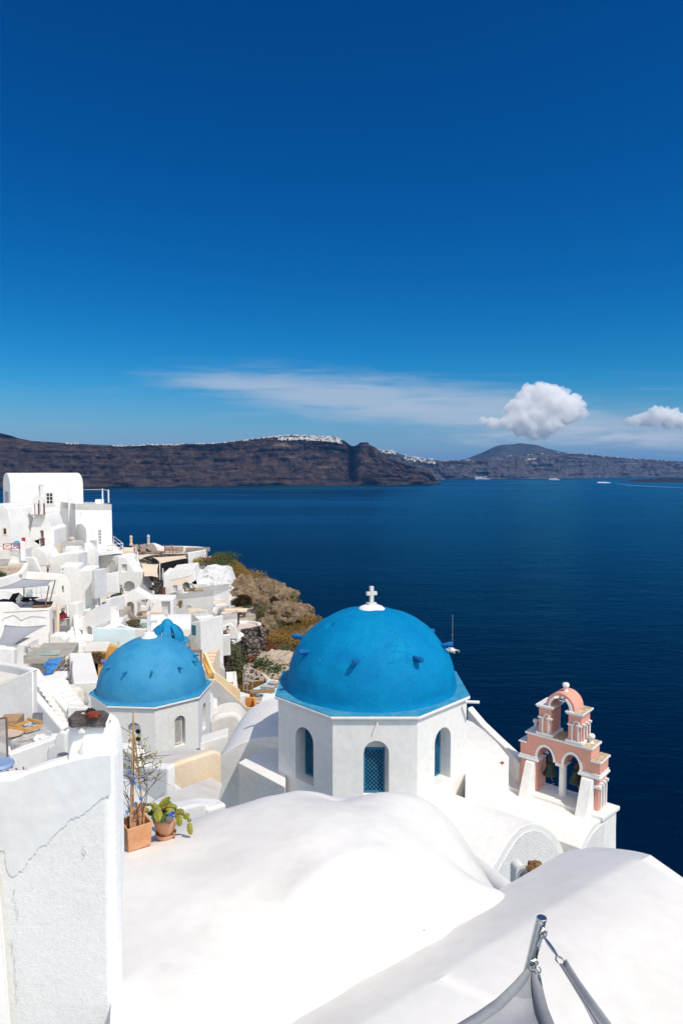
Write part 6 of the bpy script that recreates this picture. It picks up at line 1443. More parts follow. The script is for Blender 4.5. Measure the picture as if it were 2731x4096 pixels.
# ------------------------------------------------------------------ shrubs
def shrub(label, xy, Z, sx, sz, m, seed, n=420, ls=.10, nm='shrub', sy=None):
    c = P(xy, Z); rnd = random.Random(seed); root = empty(nm, c - UP * sz, label, 'shrub', 'shrubs on the dry cliff')
    bm = bmesh.new(); leaves(bm, c, sx, sy or sx * .8, sz, n, ls, rnd=rnd, shell=.35); mk('foliage', bm, m, root, smooth=0)
    bm = bmesh.new()
    for k in range(3): tube(bm, [c - UP * (sz * 1.1) + Vector((rnd.uniform(-.1, .1), 0, 0)), c + Vector((rnd.uniform(-.5, .5) * sx, 0, rnd.uniform(-.2, .4) * sz))], [.05, .02], 5)
    mk('stem', bm, TWIG, root)
for i, (lab, x, y, Z, sx, sz, m_, n) in enumerate((
    ('large olive hanging bush beside the white steps', 938, 2672, 67.5, 1.30, 2.5, OLIVE, 2400), ('olive bush topping the hanging bush', 922, 2600, 71, 1.15, .8, OLIVE, 700),
    ('grey-green bush on the curved stone wall', 1042, 2467, 86, 1.25, 1.7, OLIVE, 1100), ('green creeper on the curved dry-stone wall', 985, 2525, 79, .9, .8, DKGRN, 400),
    ('wide russet bush above the cream bank', 1020, 2590, 75, 2.3, 1.1, REDFO, 1300), ('dark green bush left of the wide russet bush', 985, 2615, 73, 1.2, 1.1, DKGRN, 600), ('pale green bush under the pool wall', 955, 2590, 75, .95, .7, OLIVE, 400),
    ('russet bush at the centre of the slope', 1090, 2610, 73, 1.0, .8, REDFO, 450), ('small russet bush on the lower slope', 1022, 2645, 70.5, .9, .8, REDFO, 420), ('dark green bush in the lower gully', 1050, 2665, 69, 1.2, 1.2, DKGRN, 700),
    ('grey-green bush right of the gully', 1140, 2605, 73.5, 1.0, .9, OLIVE, 420), ('russet tuft beside the light blue deck', 1045, 2690, 66, .7, .6, REDFO, 300), ('bushy mixed shrub by the deck corner', 1095, 2688, 65.5, 1.3, .9, DKGRN, 600),
    ('green spiky shrub above the russet bush', 1022, 2563, 76, .6, .6, DKGRN, 260), ('golden dry bush below the boulder', 1110, 2555, 77, 1.8, .8, GOLDF, 600), ('golden dry bush next to the big dome', 1180, 2560, 77, 1.9, .9, GOLDF, 600),
    ('green skyline bush behind the terrace wall', 903, 2228, 104, 2.4, 1.0, DKGRN, 1000), ('red-brown patch of bush behind the terrace wall', 825, 2243, 102, 1.3, .8, REDFO, 450), ('dark bush edging the white-painted rock', 870, 2258, 100, 2.4, .8, DKGRN, 800), ('yellow flowering bush by the terrace wall', 790, 2245, 101, .9, .6, mat('yellow_bush', (.30, .24, .03), .9, (.12, .13, .03), 4), 300),
    ('green bush at the cliff edge ledge', 1165, 2392, 92.5, 1.0, .6, DKGRN, 300), ('small green bush by the skyline rock', 1107, 2357, 95.5, .7, .5, DKGRN, 240), ('golden bush on the skyline slope', 1000, 2300, 101.5, 2.6, .9, GOLDF, 800), ('golden bush lower on the skyline slope', 1042, 2320, 98.5, 1.6, .7, GOLDF, 450), ('golden grass mound on the seaward ledge', 1160, 2415, 90, 1.5, 1.1, GOLDF, 500), ('golden mound at the far end of the ledge', 1240, 2480, 83, 1.6, .8, GOLDF, 450), ('golden bush on top of the tall pale rock', 1080, 2372, 90.5, 1.7, .5, GOLDF, 450), ('green bush in a cleft of the tall pale rock', 1100, 2440, 87.5, .7, .9, DKGRN, 260), ('dry bush on top of the boulder outcrop', 1150, 2432, 84.5, 1.5, .5, GOLDF, 420), ('olive bush between the rock faces', 1108, 2500, 82.5, 1.0, .7, OLIVE, 360), ('dry tuft over the cave brow', 985, 2352, 90, 1.6, .4, GOLDF, 350), ('small dark bush in front of the cave', 988, 2432, 86, .7, .4, DKGRN, 220))):
    shrub(lab, (x, y), Z, sx, sz, m_, i, n, .12 if n < 2000 else .11)
rnd = random.Random(8); bm = bmesh.new()
for _ in range(9000):
    x, y = rnd.uniform(-16, 14), rnd.uniform(52, 112); 
    if x < -13.5 - .10 * (y - 60) or noise.noise(Vector((x * .25, y * .25, 9))) < -.12: continue
    z = hz_(x, y); s = rnd.uniform(.12, .4)
    if hz_(x + .5, y) - z < -.6 or abs(hz_(x, y + .5) - z) > .6: continue
    for k in range(3):
        a = rnd.uniform(0, 6.3); d = Vector((math.cos(a), math.sin(a), 0)); face(bm, [Vector((x, y, z - .05)) - d * .05, Vector((x, y, z - .05)) + d * .05, Vector((x, y, z + s)) + d.orthogonal() * .0 + Vector((rnd.uniform(-.15, .15), rnd.uniform(-.15, .15), 0))])
mk('dry_grass', bm, GOLDF, smooth=0, kind='stuff', label='dry golden grass over the cliff slope')
# white-painted rock face: rough sheet with real depth
q4 = [(P(c3(*a), z1), P(c3(*b_), z2)) for (a, z1, b_, z2) in (((1060, 540), 93.4, (1062, 745), 88.4), ((1130, 555), 93.9, (1200, 760), 88.4), ((1200, 505), 94.4, (1282, 960), 86.4), ((1290, 490), 95.4, (1330, 945), 85.9), ((1370, 510), 95.4, (1440, 945), 85.9), ((1450, 505), 95.9, (1480, 950), 85.9), ((1490, 620), 94.4, (1530, 915), 86.4), ((1540, 730), 93.4, (1568, 905), 86.9))]
tp, bt_ = resample([a for a, _ in q4], 44), resample([b_ for _, b_ in q4], 44); bm = bmesh.new(); rows = []
for j in range(34):
    t = j / 33; row = []
    for a, b_ in zip(tp, bt_):
        p = a.lerp(b_, t); k = min(1, 8 * t, 8 * (1.02 - t)); p += Vector((.15, -1, .3)) * (.75 * noise.fractal(p * .8, .75, 2.1, 6) + .45 * math.sin(t * math.pi)) * k; row.append(bm.verts.new(p))
    rows.append(row)
for a, b_ in zip(rows, rows[1:]):
    for i in range(43): bm.faces.new((a[i], a[i + 1], b_[i + 1], b_[i]))
for s_ in (rows[0], rows[-1], [r[0] for r in rows], [r[-1] for r in rows]):
    bk_ = [bm.verts.new(v.co + Vector((0, 3.5, -.8))) for v in s_]
    for i in range(len(s_) - 1): bm.faces.new((s_[i], s_[i + 1], bk_[i + 1], bk_[i]))
mk('painted_rock', bm, WROCK, label='rough rock face painted white beside the cave', cat='rock', smooth=40)
# curved dry-stone walls and terraces on the slope
slab('stone_yard', 'small bare yard in front of the dark cave', [P(c6(*q), z) for *q, z in ((225, 1090, 80.5), (330, 1085, 81), (520, 1040, 84), (500, 1010, 87.5), (235, 1025, 87))], .5, mat('bare_yard', (.46, .39, .31), .95, (.36, .29, .22), 1.5, bump=.4, bscale=5)) if False else None
slab('stone_yard', 'small bare yard in front of the dark cave', 'terrace', [P(c6(*q), z) for *q, z in ((225, 1100, 80.5), (330, 1110, 81), (520, 1070, 83.5), (505, 1020, 87.5), (235, 1030, 87))], 1.5, mat('bare_yard', (.46, .39, .31), .95, (.36, .29, .22), 1.5, bump=.4, bscale=5))
slab('stone_yard', 'pale yard with a round stone below the cave yard', 'terrace', [P(c6(*q), z) for *q, z in ((335, 1200, 76.5), (520, 1180, 77.5), (545, 1130, 80), (520, 1105, 82.5), (340, 1125, 80.5))], 1.2, MATS['bare_yard'])
ribbon('drystone_wall', 'dry-stone wall holding the cave yard', 'wall', [P(c6(*q), z) for *q, z in ((330, 1085, 80.5), (430, 1075, 81.5), (520, 1050, 83))], .5, 1.5, STONE, bevel=0)
ribbon('terrace_wall', 'white curved coping around the pink terrace', 'wall', [P(c6(*q), z) for *q, z in ((335, 1202, 76.4), (440, 1200, 76.8), (530, 1212, 76.3), (580, 1222, 75.6), (590, 1238, 74.6))], .4, .35, WF)
ribbon('drystone_wall', 'maroon stone wall under the white curved coping', 'wall', [P(c6(*q), z) for *q, z in ((335, 1214, 76.5), (440, 1212, 76.9), (530, 1224, 76.4), (580, 1234, 75.7), (592, 1250, 74.7))], .34, 1.2, REDSTONE, bevel=0)
slab('pink_terrace', 'empty pinkish terrace enclosed by the white curved coping', 'terrace', [P(c6(*q), z) for *q, z in ((305, 1305, 73.2), (420, 1300, 73.6), (580, 1262, 74.6), (560, 1240, 76), (440, 1230, 76.6), (330, 1240, 76.2))], 1, mat('pink_screed', (.66, .57, .50), .9, (.6, .5, .43), 1))
ribbon('drystone_wall', 'tall dark dry-stone wall below the pinkish terrace', 'wall', [P(c6(*q), z) for *q, z in ((372, 1312, 73), (440, 1300, 73.5), (520, 1285, 74), (590, 1262, 74.5), (640, 1330, 73.5))], .5, 3.4, STONE, bevel=0)
ribbon('terrace_wall', 'white path wall sweeping under the pool house', 'wall', [P(c6(*q), z) for *q, z in ((225, 1440, 70.8), (290, 1415, 71.5), (345, 1385, 72.4), (368, 1330, 73.4), (340, 1300, 74.4))], .7, .5, WF, bevel=.15)
ribbon('drystone_wall', 'dark stone wall following the white sweeping path', 'wall', [P(c6(*q), z) for *q, z in ((225, 1458, 70.7), (295, 1432, 71.4), (355, 1398, 72.2), (440, 1420, 71.5), (600, 1410, 72)) ], .4, 2.0, STONE, bevel=0)
bm = bmesh.new(); blob(bm, P(c6(450, 1140), 79.3), .65, .5, .42, 3, .15, 1.5, 4); mk('boulder', bm, mat('grey_boulder', (.33, .28, .25), .95, bump=.6, bscale=8), label='grey rounded stone lying in the pale yard', cat='boulder', smooth=40)
# pale blue deck with sun loungers
DKZ = P(cy(1230, 760), 57).z
slab('blue_deck', 'pale blue painted deck with sun loungers', 'terrace', [G(cy(*q), DKZ) for q in ((1040, 690), (1120, 770), (1200, 800), (1320, 860), (1470, 880), (1470, 560), (1380, 540), (1300, 490), (1280, 580))], 1.4, mat('deck_blue', (.48, .70, .76), .85, (.56, .75, .78), .8))
def lounger(label, q0, q1, Zz, grp, m=TAUPE):
    a, b_ = G(cy(*q0), Zz), G(cy(*q1), Zz); t = Vector((b_.x - a.x, b_.y - a.y, 0)); ln = t.length; t.normalize(); s = Vector((-t.y, t.x, 0)); root = empty('sun_lounger', (a + b_) / 2, label, 'sun lounger', grp)
    bm = bmesh.new(); obox(bm, a + UP * .30, t * ln, s * .65, UP * .07); mk('frame', bm, OLDW, root)
    bm = bmesh.new(); obox(bm, a + UP * .375 + t * .03, t * (ln - .06), s * .62, UP * .07); mk('cushion', bm, mat('lounger_cushion', (.45, .43, .43), .9) if 'lounger_cushion' not in MATS else MATS['lounger_cushion'], root, bevel=.02)
    for u in (.12, .85):
        for v in (.05, .55):
            bm = bmesh.new(); obox(bm, a + t * (ln * u) + s * v, t * .07, s * .06, UP * .30); mk('leg', bm, OLDW, root)
lounger('wooden sun lounger on the blue deck, nearer one', (1165, 740), (1400, 765), DKZ, 'loungers on the pale blue deck'); lounger('wooden sun lounger on the blue deck, partly behind the ledge', (1290, 672), (1470, 690), DKZ, 'loungers on the pale blue deck')
bm = bmesh.new(); c = G(cy(1360, 665), DKZ); lathe(bm, c, [(.32, 0), (.36, .2), (.30, .22), (0, .22)], 14); mk('round_stool', bm, mat('dark_wicker', (.10, .11, .10), .9), label='round dark stool between the two deck loungers', cat='stool')
ribbon('deck_wall', 'low cream curved wall behind the blue deck', 'wall', [P(cy(*q), z) for *q, z in ((1180, 405, 65), (1240, 440, 63.5), (1290, 490, 62), (1340, 525, 61), (1470, 540, 60))], .4, .9, PEACH, bevel=.1)
fac('pebble_wall', 'cream wall studded with dark pebbles beside the hanging bush', 'wall', cy, 61.5, 20, (890, 600, 905, 360, 950, 300, 1000, 330, 1100, 385, 1200, 430, 1250, 480, 1290, 570, 1160, 630, 1020, 680, 900, 700), 1.0, PEBBLE, bevel=0)
rail('gate', 'white timber gate at the foot of the hanging bush', [P(cy(870, 740), 57), P(cy(935, 755), 57), P(cy(1030, 770), 57)], 1.5, OLDW, bars=(1, .65, .1), cat='gate', r=.045)
bm = bmesh.new(); a = P(cy(985, 780), 55.5); obox(bm, a, Vector((2.0, .2, 0)), Vector((0, .7, 0)), UP * .1); mk('bench', bm, WOOD, label='wooden bench between the gate and deck', cat='bench'); o_ = bpy.data.objects[-1]
be = [o for o in COL.objects if o.name == 'bench'][0]
for u in (.3, 1.6): bm = bmesh.new(); obox(bm, a + Vector((u, .2, -.45)), Vector((.12, 0, 0)), Vector((0, .3, 0)), UP * .45); mk('leg', bm, WOOD, be)
box('roof_block', 'low white roof block in front of the gate', 'roof', cy, 780, 835, 985, 790, 51, 52, 2.4, 3, WF, bevel=.05)
stairs('white_steps', 'white steps descending beside the hanging bush', P(cy(590, 815), 60), (-.22, 1), .95, 8, .14, .36, WF)
rail('handrail', 'white handrail beside the white steps', [P(cy(750, 720), 60.5), P(cy(692, 570), 63.5)], 1.0, TRIM, bars=(1.0,), cat='railing')
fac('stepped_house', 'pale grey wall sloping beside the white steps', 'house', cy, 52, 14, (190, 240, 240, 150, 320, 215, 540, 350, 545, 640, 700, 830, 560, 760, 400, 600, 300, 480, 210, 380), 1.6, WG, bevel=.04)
fac('lava_wall', 'maroon lava-stone wall under the white pool house', 'wall', cy, 67, 4, (240, 138, 650, 105, 690, 150, 690, 420, 540, 420, 500, 350, 300, 210), 1.5, REDSTONE, bevel=0)
sail('shade_sail', 'long narrow beige sail beside the pale grey wall', [P(cy(115, 40), 55), P(cy(165, 60), 56), P(cy(345, 290), 52), P(cy(250, 260), 51.5)], .1, BSHADE, conc=.05)
bm = bmesh.new(); tube(bm, [P(cy(112, 500), 46), P(cy(112, 0), 46)], .07, 7); mk('post', bm, WOOD, label='brown timber post beside the pale blue dome', cat='post')
fac('brown_wall', 'pinkish brown wall close behind the pale blue dome', 'wall', cy, 47, 8, (0, 200, 110, 225, 118, 500, 60, 480, 0, 400), .5, mat('brown_plaster', (.46, .30, .22), .9, (.40, .25, .18), 1))
# ================================================================== helpers for the village things
def post(label, c, x0, y0, x1, y1, Z, m=TRIM, r=.05, cat='post', name='post'):
    bm = bmesh.new(); tube(bm, [P(c(x0, y0), Z), P(c(x1, y1), Z)], r, 7); return mk(name, bm, m, label=label, cat=cat)
def louvre(label, c, xl, yl, xr, yr, Z, yaw, dep, h, n=22):
    A = P(c(xl, yl), Z); pl = Plane(A, A + Vector((math.cos(R(yaw)), math.sin(R(yaw)), 0))); w_ = pl.uz(c(xr, yr))[0]; bm = bmesh.new()
    obox(bm, A - UP * h, pl.t * w_, -pl.n * dep, UP * h)
    for i in range(n):
        z = A.z - h + h * (i + .5) / n; plbox(bm, pl, .03, w_ - .03, z - .02, z + .045, .003, .05)
        obox(bm, A + pl.t * (w_ + .003) + UP * (z - .02 - A.z) - pl.n * .03, pl.t * .05, -pl.n * (dep - .06), UP * .065)
    return mk('louvre_box', bm, TRIM, label=label, cat='louvre box', smooth=0)
def umbrella(label, c, x, yb, yt, Z, m, grp=None):
    b_ = P(c(x, yb), Z); h = P(c(x, yt), Z).z - b_.z; root = empty('closed_umbrella', b_, label, 'umbrella', grp)
    bm = bmesh.new(); tube(bm, [b_, b_ + UP * h], .035, 7); mk('pole', bm, OLDW, root)
    bm = bmesh.new(); rings = []
    for z, r in ((.22, .30), (.34, .26), (.40, .16), (.62, .20), (.80, .19), (.86, .25), (.90, .22), (.97, .06), (1.0, .01)):
        rings.append([bm.verts.new(b_ + UP * (h * z) + Vector((math.cos(a), math.sin(a), 0)) * r * (h / 2.6) * (1 + .22 * math.cos(8 * a))) for a in np.linspace(0, 2 * math.pi, 33)[:-1]])
    for p, q in zip(rings, rings[1:]):
        for k in range(32): bm.faces.new((p[k], p[(k + 1) % 32], q[(k + 1) % 32], q[k]))
    bm.faces.new(rings[-1]); mk('canopy', bm, m, root, smooth=50)
    bm = bmesh.new(); lathe(bm, b_, [(.28, 0), (.28, .07), (0, .08)], 14); mk('base', bm, CONC, root)
def recliner(label, c, x, y, Z, yaw, m, grp=None, w_=.8, ln=1.7, back=.75):
    o = P(c(x, y), Z); t = Vector((math.cos(R(yaw)), math.sin(R(yaw)), 0)); s = Vector((-t.y, t.x, 0)); root = empty('recliner', o, label, 'recliner', grp)
    bm = bmesh.new(); obox(bm, o - s * w_ / 2 + UP * .15, t * ln, s * w_, UP * .2); mk('seat_cushion', bm, m, root, bevel=.05)
    bm = bmesh.new(); q = o - s * w_ / 2 + UP * .36; prism(bm, [q + t * .1, q + t * .3, q - t * (back * .4) + UP * back, q - t * (back * .62) + UP * (back - .06)], s * w_); mk('back_cushion', bm, m, root, bevel=.05)
    bm = bmesh.new(); obox(bm, o - s * w_ * .45, t * ln * .96, s * w_ * .9, UP * .14); mk('frame', bm, WOOD, root)
def chair(label, c, x, y, Z, yaw, m, grp=None, k=1.0):
    o = P(c(x, y), Z); t = Vector((math.cos(R(yaw)), math.sin(R(yaw)), 0)); s = Vector((-t.y, t.x, 0)); root = empty('chair', o, label, 'chair', grp); w_ = .52 * k
    bm = bmesh.new(); obox(bm, o - s * w_ / 2 - t * w_ / 2 + UP * .42 * k, t * w_, s * w_, UP * .07); mk('seat', bm, m, root, bevel=.02)
    bm = bmesh.new(); prism(bm, [o - s * w_ / 2 - t * w_ * .5 + UP * .49 * k, o - s * w_ / 2 - t * (w_ * .5 - .06) + UP * .49 * k, o - s * w_ / 2 - t * (w_ * .62) + UP * .95 * k, o - s * w_ / 2 - t * (w_ * .62 + .06) + UP * .95 * k], s * w_); mk('backrest', bm, m, root, bevel=.02)
    for a in (-1, 1):
        for b_ in (-1, 1): bm = bmesh.new(); tube(bm, [o + s * a * w_ * .42 + t * b_ * w_ * .42, o + s * a * w_ * .4 + t * b_ * w_ * .4 + UP * .42 * k], .025, 5); mk('leg', bm, WOOD, root)
    return root
def table(label, c, x, y, Z, w_, d_, h, m, legs=True):
    o = P(c(x, y), Z); root = empty('table', o, label, 'table'); bm = bmesh.new(); cbox(bm, o + UP * h, w_, d_, .05); mk('tabletop', bm, m, root)
    for a in (-1, 1): bm = bmesh.new(); tube(bm, [o + Vector((a * w_ * .4, -d_ * .3, 0)), o + Vector((-a * w_ * .25, d_ * .3, h))], .03, 5); mk('leg', bm, m, root)
def person(label, base, k, joints, parts, yaw=0, hair=None):
    """one skinned body; clothes are bodies of their own that follow the same bones. joints: name -> (x,y,z,radius)"""
    root = empty('person', base, label, 'person'); Mz = Matrix.Rotation(R(yaw), 3, 'Z')
    def sk(nm, edges, m, grow):
        names = []; [names.append(n) for e in edges for n in e if n not in names]
        me = bpy.data.meshes.new(nm); me.from_pydata([tuple(Mz @ (Vector(joints[n][:3]) * k)) for n in names], [(names.index(a), names.index(b)) for a, b in edges], [])
        o = bpy.data.objects.new(nm, me); COL.objects.link(o); o.parent = root; me.materials.append(m)
        o.modifiers.new('s', 'SKIN'); sv = me.skin_vertices[0].data
        for i, n in enumerate(names): r = joints[n][3] * k + grow; sv[i].radius = (r, r * .9)
        sv[0].use_root = True; o.modifiers.new('d', 'SUBSURF').levels = 2; o.modifiers['d'].render_levels = 2
    for p in parts: sk(*p)
    hd = joints['head']; hc = base + Mz @ (Vector(hd[:3]) * k)
    bm = bmesh.new(); blob(bm, hc + Mz @ Vector((0, .03, .035)) * k, .105 * k, .115 * k, .115 * k, 3, .06, 2, 3)
    if hair: tube(bm, [hc + Mz @ (Vector(q) * k) for q in hair], [.05 * k] + [.035 * k] * (len(hair) - 1), 7)
    mk('hair', bm, HAIR, root, smooth=80)
    bm = bmesh.new(); f = hc + Mz @ Vector((0, -.10, .0)) * k; blob(bm, f + UP * -.01, .014 * k, .022 * k, .022 * k, 1, 0); mk('nose', bm, SKIN, root, smooth=80)
# ================================================================== upper left of the village
E1 = P(c1(130, 290), 95); E2 = P(c1(1045, 283), 98.5); E2.z = E1.z; Ab = P(c1(42, 283), 99.5); Ab.z = E1.z
hs_ = vault('mansion', 'big white barrel-roofed house highest on the village skyline', 'house', Ab, E1, E2 - E1, 1.75, -17, WF); mp_ = Plane(E1, E2)
window(hs_, mp_, c1, 580, 378, 672, 522, 2, 3, surround=.14, fw=.10); window(hs_, mp_, c1, 745, 680, 815, 772, 2, 2, arch=True, surround=0, fw=.08); door(hs_, mp_, c1, 735, 830, 850, 1040, GDOOR, 1)
bm = bmesh.new(); u0, u1, z0, z1 = pxrect(mp_, c1, 512, 290, 548, 600); plbox(bm, mp_, u0, u1, z0, z1, 0, .38); plbox(bm, mp_, u0 - .06, u1 + .04, z1, z1 + .28, -.05, .42); mk('chimney', bm, WF, hs_, bevel=.05)
bm = bmesh.new(); u0, u1, z0, z1 = pxrect(mp_, c1, 150, 606, 860, 760); plbox(bm, mp_, u0, u1, z0 - 3, z1, .003, .16); mk('plinth', bm, WF, hs_, bevel=.05)
gp_ = Plane(Ab, E1); bm = bmesh.new(); Lg = (E1 - Ab).length; plbox(bm, gp_, Lg * .25, Lg * .48, E1.z - 3.1, E1.z - .9, .0, .05); plbox(bm, gp_, Lg * .52, Lg * .75, E1.z - 3.1, E1.z - .9, .0, .05); mk('shutter_door', bm, GDOOR, hs_)
fac('buttress', 'tall stepped white fin wall against the big barrel house', 'wall', c1, 93.6, 22, (858, 400, 885, 404, 903, 440, 930, 452, 945, 520, 958, 1040, 862, 1040), 2.6, WF, bevel=.05)
o, pl = box('house', 'tall plain white block right of the big barrel house, at the sea', 'house', c1, 945, 517, 1405, 522, 92, 95, 7, 11, WF, rim=(.4, .9))
window(o, pl, c1, 1232, 838, 1275, 1030, 2, 5, fw=.09); bm = bmesh.new(); u0, u1, z0, z1 = pxrect(pl, c1, 1018, 620, 1030, 780); plbox(bm, pl, u0, u1, z0, z1, .0, .12); mk('drain_pipe', bm, WF, o)
box('roof_parapet', 'stubby white block on the roof terrace of the plain house', 'wall', c1, 1195, 465, 1303, 462, 97.5, 97.8, .9, 1.6, WF)
pg = empty('pergola_frame', P(c1(1282, 470), 98), 'white two-post pergola frame on the roof terrace', 'pergola')
for x, y0, y1, Z in ((1282, 328, 470, 98), (1357, 342, 505, 96)): bm = bmesh.new(); a = P(c1(x, y1), Z); obox(bm, a, Vector((.16, 0, 0)), Vector((0, .16, 0)), UP * (P(c1(x, y0), Z).z - a.z)); mk('post', bm, TRIM, pg)
bm = bmesh.new(); tube(bm, [P(c1(1047, 342), 100), P(c1(1282, 340), 98), P(c1(1357, 347), 96)], .045, 5); mk('beam', bm, BSHADE, pg)
A = P(c1(948, 872), 92.4); B = P(c1(1087, 872), 89); A.z = B.z; o = vault('porch', 'low white barrel-roofed porch below the plain house', 'porch', A, B, P(c1(1235, 868), 90.2) - B, .95, -16, WF)
zb_l = P(c1(1215, 1145), 87).z; bq_ = [G(c1(*q), zb_l) for q in ((1110, 1142), (1215, 1147), (1545, 1108), (1430, 1008), (1160, 1010))]
o = slab('balcony', 'white projecting balcony with rails and a wicker chair', bq_ and 'balcony', bq_, .3, WF); rail('railing', None, [bq_[0], bq_[1], bq_[2], bq_[3]], 1.0, TRIM, bars=(1, .5), r=.05, parent=o)
chair('beige wicker armchair on the railed balcony', c1, 1385, 1095, 90, 200, BSHADE, k=1.25)
bm = bmesh.new(); blob(bm, P(c1(905, 965), 90.5), .45, .4, .38, 3, .12, 1, 5); mk('clay_jar', bm, mat('pale_clay', (.5, .45, .38), .9), label='round pale clay jar by the grey door', cat='jar', smooth=60)
o, pl = fac('house_wall', 'grey-shaded house front beneath the projecting balcony', 'house', c1, 90, -14, (1185, 1150, 1495, 1175, 1495, 1420, 1185, 1420), 2, WF, holes=((1362, 1225, 1450, 1400, True, .05),)); window(o, pl, c1, 1205, 1250, 1228, 1345, 1, 4)
box('terrace_wall', 'white walled terrace left of the balcony', 'terrace', c1, 785, 1003, 1058, 1008, 86.5, 86, 3.2, 4, WF, rim=(.3, .7)); box('terrace_wall', 'lower white planter box in front of the walled terrace', 'wall', c1, 820, 1055, 992, 1060, 84.6, 84.4, 1.0, 2, WF)
gt = empty('garden_gate', P(c1(712, 1150), 85.5), 'small tan picket gate beside the chapel', 'gate')
for k in range(7):
    x = 670 + k * 13; bm = bmesh.new(); a = P(c1(x, 1140), 85.5); obox(bm, a, Vector((.085, 0, 0)), Vector((0, .04, 0)), UP * (1.05 + .06 * (k % 2))); mk('picket', bm, PEACH, gt)
for z in (.25, .8): bm = bmesh.new(); obox(bm, P(c1(668, 1140), 85.56) + UP * z, Vector((.92, 0, 0)), Vector((0, .04, 0)), UP * .09); mk('cross_bar', bm, PEACH, gt)
o, pl = fac('chapel', 'white domed chapel with a narrow stone-edged slit and small belfry', 'chapel', c1, 84, 8, (328, 1190, 345, 1000, 370, 930, 385, 850, 415, 720, 440, 668, 490, 656, 560, 656, 600, 690, 625, 760, 640, 815, 665, 830, 682, 850, 686, 1300, 328, 1300), 6, WF, holes=((512, 862, 545, 950, False), (506, 965, 558, 1098, False)), mb=OLDW, bevel=.15)
for x0, y0, x1, y1 in ((538, 862, 552, 950), (540, 965, 566, 1105), (500, 950, 566, 966), (508, 852, 550, 862)):
    u0, u1, z0, z1 = pxrect(pl, c1, x0, y0, x1, y1); bm = bmesh.new(); plbox(bm, pl, u0, u1, z0, z1, -.1, .04); mk('stone_edge', bm, MAROON, o, smooth=0)
fac('chapel_wing', 'rounded white shoulder roof left of the chapel', 'vault', c1, 86.5, -14, (120, 1120, 140, 900, 150, 800, 195, 765, 300, 728, 420, 690, 440, 1120), 5, WF, bevel=.2)
be_ = empty('chapel_belfry', P(c1(480, 655), 83.6), 'little whitewashed belfry with maroon stone pillars on the chapel', 'belfry'); bpl_ = yawplane(c1(480, 655), 83.6, 8)
for x0, x1 in ((405, 436), (447, 478), (514, 546)):
    u0, u1, z0, z1 = pxrect(bpl_, c1, x0, 515, x1, 652); bm = bmesh.new(); plbox(bm, bpl_, u0, u1, z0, z1, -.35, 0); mk('pillar', bm, WF, be_)
    bm = bmesh.new(); plbox(bm, bpl_, u1 + .003, u1 + .11, z0, z1, -.33, -.03); mk('pillar_edge', bm, MAROON, be_)
ol = [bpl_.uz(q) for q in pp(c1, 400, 515, 400, 465, 430, 462, 432, 442, 450, 432, 500, 430, 530, 440, 548, 470, 550, 515, 512, 515, 508, 480, 495, 466, 482, 480, 478, 515)]; bm = bmesh.new(); prism(bm, [bpl_.at(u, z, .02) for u, z in ol], -bpl_.n * .5); mk('arch', bm, WF, be_, smooth=30)
bm = bmesh.new(); a = P(c1(470, 430), 83.7); cbox(bm, a, .05, .05, .5); cbox(bm, a + UP * .25, .26, .048, .05); mk('cross', bm, WF, be_)
bm = bmesh.new(); u0, u1, z0, z1 = pxrect(bpl_, c1, 395, 652, 562, 668); plbox(bm, bpl_, u0, u1, z0, z1, -.5, .12); mk('sill', bm, OLDW, be_)
o, pl = fac('house', 'white house with ochre-framed windows and stepped roofline, by the chapel', 'house', c1, 81, -8, (-60, 518, 40, 522, 42, 542, 62, 545, 64, 570, 95, 580, 112, 640, 130, 700, 150, 780, 152, 1120, -60, 1120), 6, WF)
window(o, pl, c1, 38, 812, 98, 912, 1, 1, fm=PEACH, fw=.14); window(o, pl, c1, -45, 820, 8, 1005, 1, 1, fm=PEACH, fw=.14)
box('balcony_wall', 'white balcony block under the red railing', 'balcony', c1, -40, 1092, 322, 1082, 77, 77.5, 3, 4.5, WF); box('wall_pier', 'white pier at the right end of the red railing', 'wall', c1, 256, 1000, 322, 996, 77, 77.3, 2.4, 2.2, WF)
rr0, rr1 = P(c1(48, 1090), 76.9), P(c1(252, 1080), 76.9); rd = rail('red_railing', 'red timber railing with crossed bars on the balcony', [rr0, (rr0 + rr1) / 2, rr1], .62, REDP, bars=(1, .06), r=.045)
for a, b in ((rr0, (rr0 + rr1) / 2), ((rr0 + rr1) / 2, rr1)):
    for s, e in ((.04, .6), (.6, .04)): bm = bmesh.new(); tube(bm, [a + UP * s, b + UP * e], .03, 5); mk('cross_bar', bm, REDP, rd)
bm = bmesh.new(); prism(bm, [P(c1(*q), 77.6) for q in ((170, 1060), (235, 1040), (240, 985), (200, 980), (160, 1010))], Vector((0, .3, 0))); mk('beach_towel', bm, SKYB, label='sky blue towel draped behind the red railing', cat='towel', bevel=.05)
bm = bmesh.new(); a = P(c1(275, 992), 78.5); obox(bm, a, Vector((.32, 0, 0)), Vector((0, .3, 0)), UP * .45); mk('red_crate', bm, BUCKET, label='red crate on the wall beside the towel', cat='crate', bevel=.03)
fac('vaulted_roof', 'small white arched roof tucked under the chapel', 'vault', c1, 80, 4, (330, 1300, 345, 1195, 375, 1150, 400, 1110, 440, 1080, 480, 1070, 520, 1085, 570, 1130, 600, 1190, 605, 1300), 4, WF, bevel=.1)
fac('slanting_wall', 'white wall with one slanting edge below the arched roof', 'wall', c1, 77.5, -12, (285, 1185, 430, 1190, 525, 1400, 520, 1500, 330, 1500, 330, 1260, 300, 1235), .4, WF)
